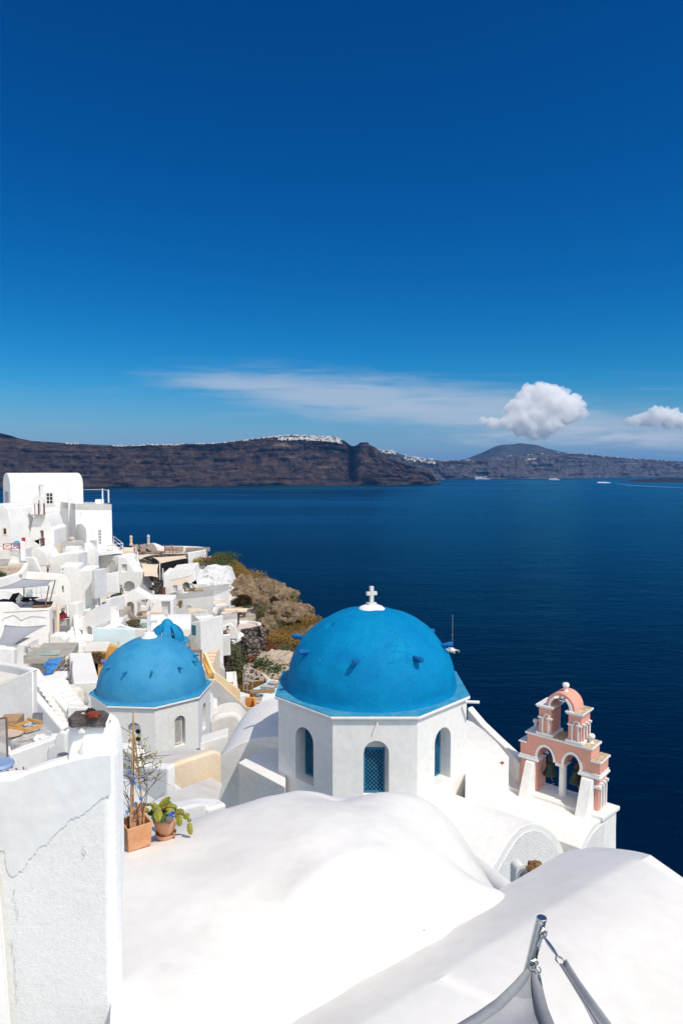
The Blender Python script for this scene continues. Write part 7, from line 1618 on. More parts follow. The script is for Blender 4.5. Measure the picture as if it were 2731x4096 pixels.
fac('ruined_wall', 'broken brown wall stub of the ruin', 'wall', c1, 76.5, 0, (-40, 1096, 100, 1096, 108, 1215, 60, 1210, -40, 1225), .6, CREAM, bevel=0); fac('ruined_wall', 'cream back wall of the roofless ruin', 'wall', c1, 77, 3, (108, 1258, 305, 1256, 290, 1380, 108, 1400), .5, CREAM, bevel=0)
rnd = random.Random(21); bm = bmesh.new()
for k in range(90): q = (rnd.uniform(-20, 285), rnd.uniform(1330, 1430)); blob(bm, P(c1(*q), 75.5 - (q[1] - 1330) * .02), rnd.uniform(.12, .35), .25, rnd.uniform(.1, .22), 1, .4, 2, k)
mk('rubble', bm, mat('rubble_stone', (.42, .33, .25), .95, (.28, .2, .15), 2), smooth=0, kind='stuff', label='brown rubble inside the ruin')
slab('ruin_floor', 'earth floor of the ruin under the rubble', 'ground', [P(c1(*q), z) for *q, z in ((-60, 1470, 71), (160, 1410, 73), (290, 1350, 75.5), (290, 1290, 77), (-60, 1290, 77))], 1, MATS['bare_yard'])
shrub('dark green bush at the ruin, by the frame edge', cs(8, 2300), 72.5, .6, .4, DKGRN, 77, 260)
ribbon('boundary_wall', 'long white wall sweeping up round the ruin', 'wall', [P(c1(*q), z) for *q, z in ((-60, 1470, 70), (0, 1452, 71), (150, 1408, 72.5), (250, 1372, 74), (300, 1320, 75.3), (335, 1255, 76.5))], .5, 4, WF, bevel=.12)
fac('house_wall', 'wide white wall with slanting top in the upper village', 'house', c1, 81, 10, (586, 1196, 625, 1186, 790, 1156, 990, 1120, 1062, 1128, 1075, 1420, 586, 1420), 3, WF, bevel=.06)
louvre('white slatted box against the wide white wall', c1, 893, 1148, 968, 1155, 79.5, -8, 2.4, 2.2); fac('house_wall', 'small white wall piece with a diagonal ledge near the slatted box', 'wall', c1, 83, 6, (1060, 1010, 1115, 1040, 1190, 1150, 1192, 1350, 1075, 1250), 2, WF)
o, pl = box('house', 'white block with two dark drain holes', 'house', c1, 755, 1302, 990, 1306, 76, 76.4, 3.5, 6, WF)
for y in (1337, 1394): bm = bmesh.new(); q = pl.p(c1(792, y)); tube(bm, [q, q + pl.n * .05], .07, 8); mk('drain_hole', bm, DARK, o)
box('house', 'white block right of the drain-hole block', 'house', c1, 990, 1348, 1158, 1352, 76.6, 76.8, 4, 6, WF); louvre('taller white slatted box by the stone steps', c1, 1157, 1352, 1200, 1380, 75.5, -20, 1.8, 3.2, 30)
fac('slanting_wall', 'white wall stepping down right of the taller slatted box', 'wall', c1, 79, 8, (1235, 1370, 1300, 1372, 1325, 1402, 1495, 1368, 1500, 1640, 1235, 1640), .5, WF)
# ================================================================== middle left: vault, sails, terraces, steps
vp = yawplane(c2(690, 520), 74.5, 28); ol = [vp.uz(q) for q in pp(c2, 690, 760, 692, 480, 702, 370, 730, 250, 768, 165, 808, 143, 848, 178, 880, 260, 896, 400, 900, 760)]; bm = bmesh.new(); hl = [(archloop(*pxrect(vp, c2, 781, 290, 806, 380)), .3)]
v = wallface(bm, vp, ol, hl, .3); bk = [bm.verts.new(vp.at(u, z) + Vector((-11.5, 2.6, .3))) for u, z in ol]; bm.faces.new(bk[::-1])
for i in range(len(v)): bm.faces.new((v[i], bk[i], bk[(i + 1) % len(v)], v[(i + 1) % len(v)]))
o = mk('vaulted_house', bm, [WF, WG], label='white barrel house with a round-headed end and oval niche', cat='house', smooth=32); door(o, vp, c2, 778, 470, 812, 600, TRIM, 1, handle=False)
sail('shade_sail', 'grey four-cornered sail over the upper terrace', [P(c2(-110, 350), 64), P(c2(300, 203), 69), P(c2(697, 218), 71), P(c2(620, 294), 66)], .25, GSHADE, conc=.14)
post('brown steel pole at the middle of the upper grey sail', c2, 305, 300, 305, 480, 68, PLUM, .06); post('brown leaning pole at the near corner of the upper grey sail', c2, 620, 293, 570, 548, 66, PLUM, .06); post('brown leaning pole at the far right corner of the upper grey sail', c2, 697, 218, 630, 495, 70, PLUM, .06)
tz = P(c2(400, 560), 65.3).z - .35
ribbon('terrace_wall', 'big white terrace front with a dipping curved top', 'wall', [P(c2(*q), z) for *q, z in ((-60, 498, 63.5), (80, 494, 64), (160, 497, 64.2), (210, 530, 64.6), (255, 570, 65), (420, 577, 65.4), (600, 578, 66), (690, 508, 69))], .4, [5.6] * 6 + [5.4, 5.0], WF, bevel=.12)
slab('terrace_floor', 'floor of the upper terrace under the grey sail', 'terrace', [Vector((-46, 63.8, tz)), Vector((-28.9, 66, tz)), Vector((-28.2, 69, tz)), Vector((-31, 74, tz)), Vector((-50, 74, tz))], .4, CREAM)
fac('terrace_back_wall', 'white rear wall of the sail-shaded terrace', 'wall', c2, 69.5, -4, (-60, 345, 100, 348, 240, 400, 285, 440, 285, 560, -60, 560), .4, WF)
recliner('black recliner with raised back under the grey sail', c2, 175, 520, 66.5, 160, BLACKF, 'black recliners under the grey sail'); recliner('black recliner beside the terrace corner', c2, 430, 545, 66.8, 10, BLACKF, 'black recliners under the grey sail', back=.3)
table('black folding table under the grey sail', c2, 380, 540, 67.5, 1.5, .8, .75, BLACKF)
bm = bmesh.new(); blob(bm, P(c2(325, 475), 67.4), .45, .4, .16, 3, .2, 2, 4); mk('cushion', bm, BLACKF, label='black cushion lying on the folding table', cat='cushion', smooth=60)
g1_ = rail('garden_gate', 'pale blue picket gate behind the grey sail', [P(c2(335, 460), 70), P(c2(352, 458), 70), P(c2(370, 456), 70), P(c2(388, 456), 70), P(c2(406, 456), 70)], 1.1, PBLUE, bars=(.85, .3), cat='gate', r=.05); rail('railing', 'pale railing right of the blue picket gate', [P(c2(410, 445), 71), P(c2(462, 443), 71), P(c2(526, 443), 71)], 1.1, PBLUE, bars=(1,), r=.045)
bm = bmesh.new(); tube(bm, [P(c2(60, 632), 63.2), P(c2(70, 625), 63.4), P(c2(395, 612), 64.8), P(c2(605, 600), 65.4)], .045, 6); mk('water_pipe', bm, OLDW, label='thin pipe along the curved-top terrace front', cat='pipe')
sail('shade_sail', 'larger grey sail sagging over the lower yard', [P(c2(60, 785), 60), P(c2(596, 784), 61.5), P(c2(120, 1072), 55), P(c2(-70, 1050), 55)], .35, GSHADE, conc=.16)
box('yard_house', 'small white block in the shade of the larger sail', 'house', c2, 128, 1030, 330, 1026, 57, 57, 2.4, 4, WF); fac('yard_wall', 'white wall with a round-topped niche beneath the larger sail', 'wall', c2, 51, -6, (-50, 1066, 120, 1078, 172, 1092, 174, 1290, -50, 1290), .6, WF, bevel=.12)
post('ochre timber post at the top of the village steps', c2, 730, 525, 728, 925, 67, PEACH, .16); post('dark pipe by the doorway of the terrace front', c2, 672, 710, 680, 915, 65.2, PLUM, .06, 'pipe', 'pipe')
fac('wall_end', 'white wall end with a sloping top beside the village steps', 'wall', c2, 63, 4, (628, 920, 752, 915, 822, 975, 822, 1130, 628, 1130), 1.6, WF)
stairs('village_steps', 'broad white village steps climbing to the doorway', P(c2(742, 1005), 64.2), (-.05, 1), 4.6, 6, .17, 1.1, WF)
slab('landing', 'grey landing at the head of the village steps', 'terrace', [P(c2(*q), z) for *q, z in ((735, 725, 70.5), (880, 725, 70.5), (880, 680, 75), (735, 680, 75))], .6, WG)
box('wall_block', 'square white pier beside the sweeping person', 'wall', c2, 868, 515, 975, 515, 70, 70, 1.6, 5, WF); ribbon('stair_parapet', 'white parapet bending down the right side of the village steps', 'wall', [P(c2(*q), z) for *q, z in ((958, 662, 70), (962, 760, 68), (985, 880, 66), (1012, 1045, 63.5))], .55, 2.2, WF)
z_ = P(c2(985, 585), 76).z
fac('pool_wall', 'pale turquoise wall of the upper plunge pool', 'wall', c2, 78.5, 4, (885, 325, 945, 325, 1065, 462, 1210, 458, 1210, 700, 885, 700), .5, PBLUE); slab('plunge_pool', 'pale green plunge pool below the turquoise wall', 'pool', [G(c2(*q), z_) for q in ((980, 592), (1100, 590), (1150, 548), (985, 545))], .3, POOLW)
ribbon('pool_coping', 'white diagonal coping above the upper plunge pool', 'wall', [P(c2(*q), z) for *q, z in ((885, 248, 80), (970, 335, 79.6), (1110, 455, 79), (1208, 458, 78.2))], .5, .5, WF)
ribbon('pool_surround', 'white surround in front of the upper plunge pool', 'wall', [P(c2(*q), z) for *q, z in ((978, 598, 75.6), (1098, 596, 75.6), (1165, 548, 76.6))], .5, 4, WF)
o, pl = fac('arch_house', 'white wall with a tall arched recess above the ochre house', 'house', c2, 66, -8, (1038, 1160, 1040, 700, 1108, 622, 1205, 560, 1212, 800, 1172, 852, 1172, 1160), 3, WF, holes=((1086, 797, 1160, 1045, True, .5),)); ribbon('stair_parapet', 'white sloping parapet right of the arched recess', 'wall', [P(c2(*q), z) for *q, z in ((1212, 534, 73), (1390, 703, 70), (1445, 765, 69))], .4, 4, WF)
stairs('small_steps', 'small white steps next to the driftwood curtain', P(c2(1385, 770), 68.6), (-.35, 1), .9, 6, .2, .4, WF)
fac('long_wall', 'long pale blue-tinted wall behind the small dome', 'wall', c2, 61, 5, (1172, 860, 1206, 820, 1400, 826, 1700, 838, 1700, 1075, 1172, 1075), .4, PBLUE)
o, pl = box('ochre_house', 'low ochre house with a dark doorway and dry creeper', 'house', c2, 1056, 1130, 1336, 1126, 57, 57.4, 3.2, 4, OCHRE, holes=((1064, 1146, 1124, 1268, False, .8),), mb=DARK); slab('roof', None, None, [pl.p(c2(1054, 1127)) + UP * .01, pl.p(c2(1338, 1123)) + UP * .01, pl.p(c2(1338, 1123)) - pl.n * 3.2 + UP * .01, pl.p(c2(1054, 1127)) - pl.n * 3.2 + UP * .01], -.1, CREAM, parent=o)
fac('ochre_wall', 'curved-top ochre wall beside the small dome', 'wall', c2, 59, 4, (1330, 1050, 1390, 1042, 1470, 1060, 1500, 1250, 1330, 1250), .5, OCHRE)
cr_t = empty('creeper', pl.p(c2(1250, 1265)), 'dry brown creeper with few leaves on the ochre house', 'creeper'); rnd = random.Random(9); bm = bmesh.new(); lf = bmesh.new()
for k in range(34):
    x, y = rnd.uniform(1210, 1300), 1262; p = [pl.p(c2(x, y)) + pl.n * .12]
    for i in range(6): x += rnd.uniform(-28, 22); y -= rnd.uniform(10, 34); p.append(pl.p(c2(x, y)) + pl.n * rnd.uniform(.08, .3))
    tube(bm, p, [.03, .028, .024, .02, .016, .012, .01], 4)
    if k % 2: leaves(lf, p[-2], .3, .12, .25, 16, .06, rnd=rnd)
mk('stem', bm, TWIG, cr_t, smooth=0); mk('leaf', lf, mat('dry_leaf', (.16, .12, .03), .9), cr_t, smooth=0); cr_t.children[-1]['kind'] = 'stuff'
o, pl = box('jacuzzi', 'raw concrete plunge tub with green water', 'pool', c2, 405, 1178, 882, 1168, 52, 52.6, 4.2, 3, CONC, bevel=.04)
zj = P(c2(600, 1172), 52.2).z + .012; bm = bmesh.new(); prism(bm, [G(c2(*q), zj) for q in ((448, 1172), (748, 1158), (772, 1096), (490, 1118))], UP * .02); mk('water', bm, POOLG, o, smooth=0)
for k in range(2): bm = bmesh.new(); a = P(c2(300, 1270 - 45 * k), 51.5 + k); obox(bm, a, Vector((1.8, .1, 0)), Vector((0, 2.2, 0)), UP * .35); mk('step', bm, CONC, o)
bm = bmesh.new(); a = P(c2(465, 1092), 57); blob(bm, a + UP * .2, .65, .25, .22, 3, .2, 1.5, 2); blob(bm, a + Vector((-.75, -.1, .32)), .2, .17, .17, 2, .1, 2, 5); tube(bm, [a + Vector((.6, 0, .15)), a + Vector((1.0, -.1, .05)), a + Vector((1.15, -.2, .1))], [.07, .05, .03], 6); mk('sleeping_cat', bm, mat('pale_fur', (.62, .57, .50), .9, (.5, .44, .38), 5), label='pale animal lying on the ledge behind the concrete tub', cat='cat', smooth=60)
for k, (x, y, sx, sz) in enumerate(((690, 1262, .80, .34), (702, 1345, .82, .40))): bm = bmesh.new(); blob(bm, P(c2(x, y), 48.5 - k), sx, .5, sz, 4, .22, 1.3, 30 + k, Matrix.Rotation(R(-14), 3, 'Y')); mk('blue_cushion', bm, TARP, label=('upper blue padded sack behind the concrete tub', 'lower blue padded sack behind the deck chairs')[k], cat='cushion', smooth=60)
for k in range(4):
    root = empty('deck_chair', P(c2(740, 1480 - 40 * k), 46.5), ('lowest folded wooden deck chair in the heap', 'second folded deck chair from the bottom of the heap', 'third folded deck chair of the heap', 'topmost folded deck chair leaning on the blue sacks')[k], 'deck chair', 'folded wooden deck chairs')
    T_ = Matrix.Rotation(R(-30 - 9 * k), 3, 'Y') @ Matrix.Rotation(R(12 * k - 20), 3, 'Z'); o0 = P(c2(735, 1460 - 42 * k), 46.5 + .25 * k)
    for s in (-.32, .32): bm = bmesh.new(); tube(bm, [o0 + T_ @ Vector((-1.0, s, 0)), o0 + T_ @ Vector((1.0, s, .1))], .05, 5); mk('side_rail', bm, WOOD, root)
    for s in (-.8, -.3, .3, .8): bm = bmesh.new(); tube(bm, [o0 + T_ @ Vector((s, -.32, .02)), o0 + T_ @ Vector((s, .32, .02))], .04, 5); mk('rung', bm, WOOD if s < 0 else BSHADE, root)
bm = bmesh.new(); tube(bm, resample([P(c2(*q), 45.2) for q in ((610, 1475), (650, 1490), (700, 1480), (750, 1495), (810, 1485), (868, 1490))], 20), .19, 8)
for v in bm.verts: v.co += Vector((0, 0, 1)) * .1 * noise.noise(v.co * 2)
mk('driftwood_log', bm, mat('grey_log', (.20, .18, .17), .95, (.32, .28, .25), 4, bump=.7, bscale=9), label='grey driftwood log below the deck chairs', cat='log', smooth=40)
fac('yard_wall', 'tall narrow white wall right of the deck chairs', 'wall', c2, 47.5, 10, (820, 1190, 880, 1182, 895, 1200, 890, 1600, 808, 1600, 815, 1400), .6, WF); box('yard_wall', 'white shelf wall under the driftwood log', 'wall', c2, 640, 1425, 882, 1420, 45, 45.2, 1.2, 4, WF)
box('house', 'white cubic block between the concrete tub and ochre house', 'house', c2, 885, 1120, 1058, 1098, 56, 56.6, 2.6, 6, WF, bevel=.08); fac('slanting_wall', 'small greyish prism wall at the foot of the village steps', 'wall', c2, 60, -6, (822, 1022, 940, 1045, 1005, 1040, 1030, 1095, 880, 1110, 822, 1050), 1.2, WF)
box('flat_roof', 'flat white roof immediately left of the small dome', 'roof', c2, 925, 1512, 1250, 1495, 41, 41.6, 7.5, 5, W, bevel=.08)
bm = bmesh.new(); tube(bm, resample([P(c2(*q), 40.6) for q in ((910, 1240), (902, 1330), (905, 1420), (900, 1480), (915, 1540), (930, 1600))], 16), [.05] * 16, 5); mk('vine_trunk', bm, OLDW, label='thin dry vine trunk at the corner of the flat roof', cat='vine', smooth=60)
ribbon('roof_kerb', 'low white kerb below the flat roof beside the small dome', 'wall', [P(c5(*q), z) for *q, z in ((860, 690, 36.5), (950, 700, 36.6), (1110, 705, 37))], .6, 3, W)
bm = bmesh.new(); blob(bm, P(c5(880, 640), 39.5), 1.0, .8, .95, 4, .22, 1.4, 6); mk('plastered_rock', bm, CREAM, label='lumpy cream plastered rock beside the long stair', cat='rock', smooth=50)
# ================================================================== near left: long stair, patio
rpar = [P(c5(*q), z) for *q, z in ((-60, 140, 43.5), (200, 178, 42), (390, 222, 40.3), (455, 243, 39.8), (490, 300, 39.4), (700, 535, 38), (905, 772, 36.6))]
ribbon('stair_parapet', 'long white parapet on the outer side of the long stair', 'wall', rpar, .48, [2.2, 2.2, 2.2, 2.2, 1.6, 1.6, 1.6], W, bevel=.14, seg=4)
ribbon('stair_parapet', 'white sloping parapet on the near side of the long stair', 'wall', [P(c5(*q), z) for *q, z in ((405, 485, 37.6), (600, 715, 36.4), (835, 992, 35))], .42, [5, 5, 4.4], W, bevel=.13, seg=4)
sA = P(c5(850, 985), 35.6); sB = P(c5(425, 385), 38.6); stairs('long_stair', 'long white stair between two rounded parapets', sA - UP * .25, (sB.x - sA.x, sB.y - sA.y), 1.7, 11, (sB.z - sA.z + .2) / 11, math.hypot(sB.x - sA.x, sB.y - sA.y) / 11, W)
fac('patio_wall', 'plain white wall panel beside the long stair', 'wall', c5, 32.5, -14, (-60, 455, 0, 425, 385, 262, 405, 262, 413, 275, 416, 960, -60, 960), .35, W, bevel=.1)
slab('roof_terrace', 'small cream terrace behind the plain white panel', 'terrace', [G(c5(*q), -12.0) for q in ((-80, 400), (60, 385), (240, 310), (0, 262), (-80, 255))], .4, CREAM)
bs = empty('grey_boards', P(c5(440, 925), 30.8), 'bundle of dark grey corrugated boards leaning on the white panel', 'boards')
for k in range(5): bm = bmesh.new(); a, b = P(c5(398 + 19 * k, 940), 30.6), P(c5(412 + 16 * k, 797 + (k % 2) * 6), 31.2); obox(bm, a, Vector((.19, .03, 0)), Vector((0, .1, 0)), b - a); mk('board', bm, SLATM, bs)
ribbon('patio_parapet', 'low white parapet behind the wrapped pallet', 'wall', [P(c5(*q), z) for *q, z in ((-60, 868, 30), (100, 885, 30.1), (230, 910, 30.2), (350, 945, 30.4), (480, 960, 31))], .42, 2.6, W, bevel=.12)
pz_ = -9.95; PW = lambda x, y: G(c5(x, y), pz_)
ribbon('patio_parapet', 'white near parapet of the patio with the wrapped pallet', 'wall', [PW(-60, 1172), PW(60, 1232), PW(138, 1282), PW(400, 1185), PW(690, 1082), PW(722, 1040)], .42, 4.2, W, bevel=.12, seg=4)
slab('patio_floor', 'cream floor of the patio with the wrapped pallet', 'terrace', [v + UP * -1.0 for v in (PW(-60, 1172), PW(138, 1282), PW(690, 1082), PW(722, 1000), PW(480, 900), PW(-60, 860))], .3, CREAM)
pal = empty('wrapped_pallet', G(c5(380, 1150), -10.95), 'pallet of goods wrapped in cloudy plastic film', 'pallet'); bm = bmesh.new(); tp_ = [G(c5(*q), -10.05) for q in ((72, 1080), (200, 1160), (665, 1060), (600, 980), (500, 935), (330, 938), (120, 1000))]; prism(bm, tp_, UP * -.95)
bmesh.ops.triangulate(bm, faces=bm.faces); bmesh.ops.subdivide_edges(bm, edges=bm.edges, cuts=6, use_grid_fill=True)
for v in bm.verts: v.co += Vector((noise.noise(v.co * 3), noise.noise(v.co * 3 + Vector((7, 0, 0))), .6 * noise.noise(v.co * 3 + Vector((0, 7, 0))))) * .10
mk('film', bm, PLASTIC, pal, smooth=50)
for q0, q1, lift in (((130, 975), (350, 1050), .05), ((350, 1050), (525, 985), .05), ((360, 925), (525, 968), .12), ((360, 930), (210, 1000), .09), ((110, 995), (330, 1030), .02), ((240, 1000), (360, 1040), .1), ((345, 930), (350, 1010), .08)): pass
fr_ = empty('folding_chair', G(c5(330, 990), -9.95), 'folded pine chair lying on the wrapped pallet', 'chair')
for q0, q1, lift in (((130, 975), (350, 1045), .05), ((350, 1045), (525, 980), .05), ((350, 925), (525, 968), .13), ((360, 940), (215, 1000), .10), ((110, 998), (320, 1036), .02)):
    bm = bmesh.new(); a, b = G(c5(*q0), -9.98) + UP * lift, G(c5(*q1), -9.98) + UP * lift; t = (b - a).normalized(); s = t.cross(UP).normalized(); obox(bm, a - s * .035, b - a, s * .07, UP * .11); mk('slat', bm, PALEW, fr_)
bm = bmesh.new(); c_ = G(c5(155, 1045), -9.97); lathe(bm, c_, [(0, 0), (.42, 0), (.42, .05), (0, .05)], 28); mk('round_board', bm, mat('pale_board', (.60, .46, .36), .8), label='round pale board lying on the pallet', cat='board', smooth=30)
bm = bmesh.new(); a = G(c5(-20, 1190), -10.9); obox(bm, a, Vector((.75, .1, 0)), Vector((-.1, .8, 0)), UP * .95); o = mk('cardboard_box', bm, CARD, label='open cardboard box left of the pallet', cat='box', bevel=.01)
bm = bmesh.new(); blob(bm, G(c5(515, 1110), -10.1), .3, .2, .15, 3, .4, 2, 8); mk('crumpled_bag', bm, TRIM, label='crumpled white bag at the edge of the pallet', cat='bag', smooth=30)
gr_ = rail('glass_railing', 'glass panel railing with a dark frame at the near frame edge', [P(c5(-60, 1470), 17), P(c5(104, 1508), 15.5)], 1.25, PLUM, bars=(1,), r=.022); gl = mat('clear_glass', (.75, .78, .76), .05, trans=.9, alpha=.55, grain=0)
bm = bmesh.new(); a, b = P(c5(-60, 1470), 17), P(c5(102, 1508), 15.5); prism(bm, [a, b, b + UP * 1.2, a + UP * 1.2], Vector((.0, .02, 0))); mk('glass_pane', bm, gl, gr_, smooth=0)
ribbon('basin_wall', 'rounded white basin wall at the near frame edge', 'wall', [P(c5(*q), z) for *q, z in ((-40, 1432, 14.4), (40, 1440, 14.0), (95, 1478, 13.4), (120, 1530, 12.6), (-40, 1640, 11.5))], .36, 1.6, W, bevel=.12, seg=4)
bm = bmesh.new(); a = P(c5(0, 1530), 13.2); lathe(bm, a, [(.2, 0), (.28, .15), (.25, .2), (0, .18)], 16); mk('blue_bowl', bm, mat('striped_bowl', (.25, .35, .55), .4), label='blue bowl inside the rounded basin', cat='bowl', smooth=50)
bm = bmesh.new(); leaves(bm, P(c5(220, 1562), 9.2), .26, .15, .06, 260, .022, rnd=random.Random(6)); mk('succulent', bm, REDFO, label='russet succulent creeping over the near wall top', cat='plant', smooth=0)
# ================================================================== cliff-top terrace, sails and houses around it
tz2 = -12.75; T2 = lambda x, y: G(c3(x, y), tz2)
slab('cliff_terrace', 'cream cliff-top terrace with recliners and closed umbrellas', 'terrace', [T2(*q) for q in ((330, 408), (500, 372), (930, 362), (1150, 335), (1175, 318), (1100, 305), (900, 298), (610, 302), (140, 290), (60, 330))], .5, BSHADE)
ribbon('terrace_parapet', 'white curved parapet at the seaward end of the cliff terrace', 'wall', [T2(*q) + UP * .45 for q in ((610, 300), (760, 298), (900, 300), (1060, 306), (1140, 314), (1176, 330), (1150, 348), (1050, 366), (935, 385))], .5, [1.4] * 5 + [2.2, 3.4, 3.4, 3.4], WF, bevel=.1)
sw = fac('terrace_wall', 'dark dry-stone wall under the cliff terrace', 'wall', c3, 98.5, 3, (325, 425, 500, 383, 930, 372, 940, 500, 880, 600, 640, 640, 480, 560, 350, 560), 1.2, STONE, bevel=0)
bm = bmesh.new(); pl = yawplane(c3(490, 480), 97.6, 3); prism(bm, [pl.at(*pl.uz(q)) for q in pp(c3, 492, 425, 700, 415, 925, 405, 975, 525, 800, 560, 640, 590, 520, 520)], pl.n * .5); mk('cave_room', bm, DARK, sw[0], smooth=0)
ribbon('terrace_coping', 'thin white coping along the dark dry-stone wall', 'wall', [T2(*q) + UP * .02 for q in ((325, 412), (420, 388), (500, 374), (700, 368), (930, 364))], .3, .3, WF)
fac('plaster_mass', 'white sculpted plaster mass behind the recliners', 'wall', c3, 105, 5, (425, 275, 455, 245, 485, 236, 520, 240, 590, 268, 615, 300, 618, 372, 560, 372, 540, 330, 425, 320), 1.6, WF, bevel=.2)
umbrella('closed tan umbrella at the left of the cliff terrace', c3, 238, 290, 126, 108, BSHADE, 'closed umbrellas on the cliff terrace'); umbrella('closed pale grey umbrella beside the plaster mass', c3, 455, 290, 116, 108, mat('grey_canvas', (.55, .53, .51), .9), 'closed umbrellas on the cliff terrace')
for k, (x, lab) in enumerate(((355, 'leftmost taupe recliner on the cliff terrace'), (455, 'middle taupe recliner on the cliff terrace'), (555, 'taupe recliner nearest the plaster mass'))): recliner(lab, c3, x - 40, 366 - k * 5, 103, -18, TAUPE, 'taupe recliners on the cliff terrace', 1.5, 1.7, 1.1)
for x, lab in ((690, 'russet low chair nearest the plaster mass'), (785, 'russet low chair beside the grey bench'), (385, 'russet low chair in front of the recliners')): chair(lab, c3, x, 360 if x > 500 else 388, 101.5, 20, BRICKC, 'russet chairs on the cliff terrace', 1.5)
bm = bmesh.new(); a = P(c3(920, 338), 103.5); obox(bm, a, Vector((3.6, .6, 0)), Vector((-.2, 1, 0)), UP * .55); obox(bm, a + Vector((-3.2, -.4, .1)), Vector((2.8, .4, -.1)), Vector((0, .3, .6)), UP * .22); mk('bench', bm, TAUPE, label='long taupe cushioned seat against the terrace parapet', cat='bench', bevel=.06)
for lab, pts, sg in (('beige sail stretched in front of the dark cave room', (((500, 405), 95), ((935, 378), 97), ((945, 415), 94), ((590, 484), 92)), .15), ('beige square sail over the stone steps', (((355, 472), 93), ((580, 488), 92.5), ((575, 658), 87), ((398, 645), 87)), .12), ('beige sail by the railed balcony', (((40, 345), 93), ((285, 342), 95), ((300, 408), 92), ((20, 400), 90)), .1), ('small beige sail folded over the balcony end', (((140, 278), 98), ((282, 278), 99), ((262, 335), 97), ((140, 335), 96)), .08), ('beige and grey triangular sail over the arched window', (((718, 690), 83), ((1008, 628), 84.5), ((856, 772), 79.5)), .1), ('beige sail over the fan-window roof', (((930, 1040), 76), ((1090, 1035), 77), ((1190, 1078), 75), ((960, 1100), 74)), .1), ('small beige awning sail below the painted rock', (((1285, 945), 78), ((1445, 940), 80), ((1425, 975), 77), ((1285, 1000), 76.5)), .1), ('cream triangular sail below the pool house', (((1075, 1478), 64), ((1198, 1455), 64), ((1130, 1560), 61.5)), .1)):
    sail('shade_sail', lab, [P(c3(*q), z) for q, z in pts], sg, BSHADE, 8)
for i, (x0, y0, x1, y1, Z, lab) in enumerate(((595, 470, 597, 830, 90, 'tall white pole between the two beige sails'), (633, 545, 633, 692, 88, 'short white pole right of the square sail'), (297, 265, 297, 405, 95, 'white pole on the cliff terrace corner'), (318, 332, 320, 570, 92, 'white pole beside the slanted house wall'), (992, 408, 992, 530, 94, 'white pole at the right end of the cave sail'), (1092, 1045, 1090, 1185, 75, 'grey pole under the fan-window sail'), (1185, 1078, 1185, 1175, 75, 'thin grey pole right of the fan-window sail'), (1475, 938, 1475, 1040, 80, 'white pole in front of the dark cave'))): post(lab, c3, x0, y0, x1, y1, Z, TRIM, .07)
o, pl = fac('house', 'white house with slanting side and arched porch below the terrace', 'house', c3, 88, 5, (70, 432, 90, 405, 172, 405, 275, 582, 378, 582, 388, 735, 462, 822, 642, 822, 642, 1000, 480, 1000, 300, 960, 70, 960), 5, WF, holes=((116, 496, 180, 582, False, .25), (143, 705, 278, 846, True, .9)))
stairs('stone_steps', 'rough stone steps under the square beige sail', P(c3(470, 815), 88.6), (.3, 1), 3.0, 7, .28, .5, STONE)
fac('yard_rock', 'dark rock face behind the rough stone steps', 'rock', c3, 92.5, 0, (385, 600, 600, 620, 640, 760, 560, 830, 390, 830), 1, STONE, bevel=.1)
o, pl = fac('house', 'white house with a green arched window under the triangular sail', 'house', c3, 86, 6, (640, 608, 705, 612, 745, 568, 1030, 533, 1042, 630, 1066, 738, 1215, 742, 1222, 960, 640, 960), 5, WF, holes=((760, 760, 814, 842, False, .2), (880, 718, 970, 812, True, .3)))
u0, u1, z0, z1 = pxrect(pl, c3, 882, 722, 968, 810); bm = bmesh.new(); prism(bm, [pl.at(u, z, -.26) for u, z in archloop(u0, u1, z0, z1)], pl.n * .03); mk('green_pane', bm, mat('green_glass', (.10, .16, .12), .2), o); door(o, pl, c3, 1098, 750, 1186, 820, TRIM, 1, handle=False)
bm = bmesh.new(); u0, u1, z0, z1 = pxrect(pl, c3, 640, 778, 668, 922); plbox(bm, pl, u0, u1, z0 - 1, z1, 0, .8); mk('stone_pier', bm, MAROON, o)
o, pl = box('house', 'long white terrace house with a fan window', 'house', c3, 672, 880, 1280, 817, 82, 80.5, 4.6, 9, WF, rim=(.3, .75)); window(o, pl, c3, 934, 990, 1004, 1036, 2, 1, arch=True, fw=.12)
for x, lab in ((905, 'wooden deck chair under the green arched window'), (1022, 'striped deck chair near the closet door')): recliner(lab, c3, x, 835, 84, 30, OLDW, 'deck chairs on the white terrace house', .6, 1.2, .7)
o, pl = fac('courtyard_house', 'white courtyard house with arched doorway and wall niche', 'house', c3, 78, 8, (120, 900, 290, 812, 480, 927, 470, 965, 465, 1260, 120, 1260), 2.4, WF, holes=((182, 965, 270, 1200, True, 1.0), (360, 940, 418, 1020, False, .2)))
ribbon('courtyard_wall', 'white sloping wall at the left of the courtyard', 'wall', [P(c3(*q), z) for *q, z in ((-60, 930, 73), (30, 900, 75), (110, 885, 77), (150, 870, 78.5))], .4, 3, WF)
o, pl = box('closet_block', 'white block with a tall recessed panel in the courtyard', 'house', c3, 467, 932, 765, 934, 75.5, 75.8, 3, 6, WF, holes=((613, 962, 722, 1135, False, .35),)); bm = bmesh.new(); q = pl.p(c3(520, 965)); tube(bm, [q, q + pl.n * .6], .06, 6); mk('drain_spout', bm, TRIM, o)
umbrella('closed white umbrella in the courtyard', c3, 342, 1195, 928, 73.5, MATS['grey_canvas']); table('round-legged wooden table in the courtyard', c3, 375, 1180, 73, .9, .9, .75, WOOD)
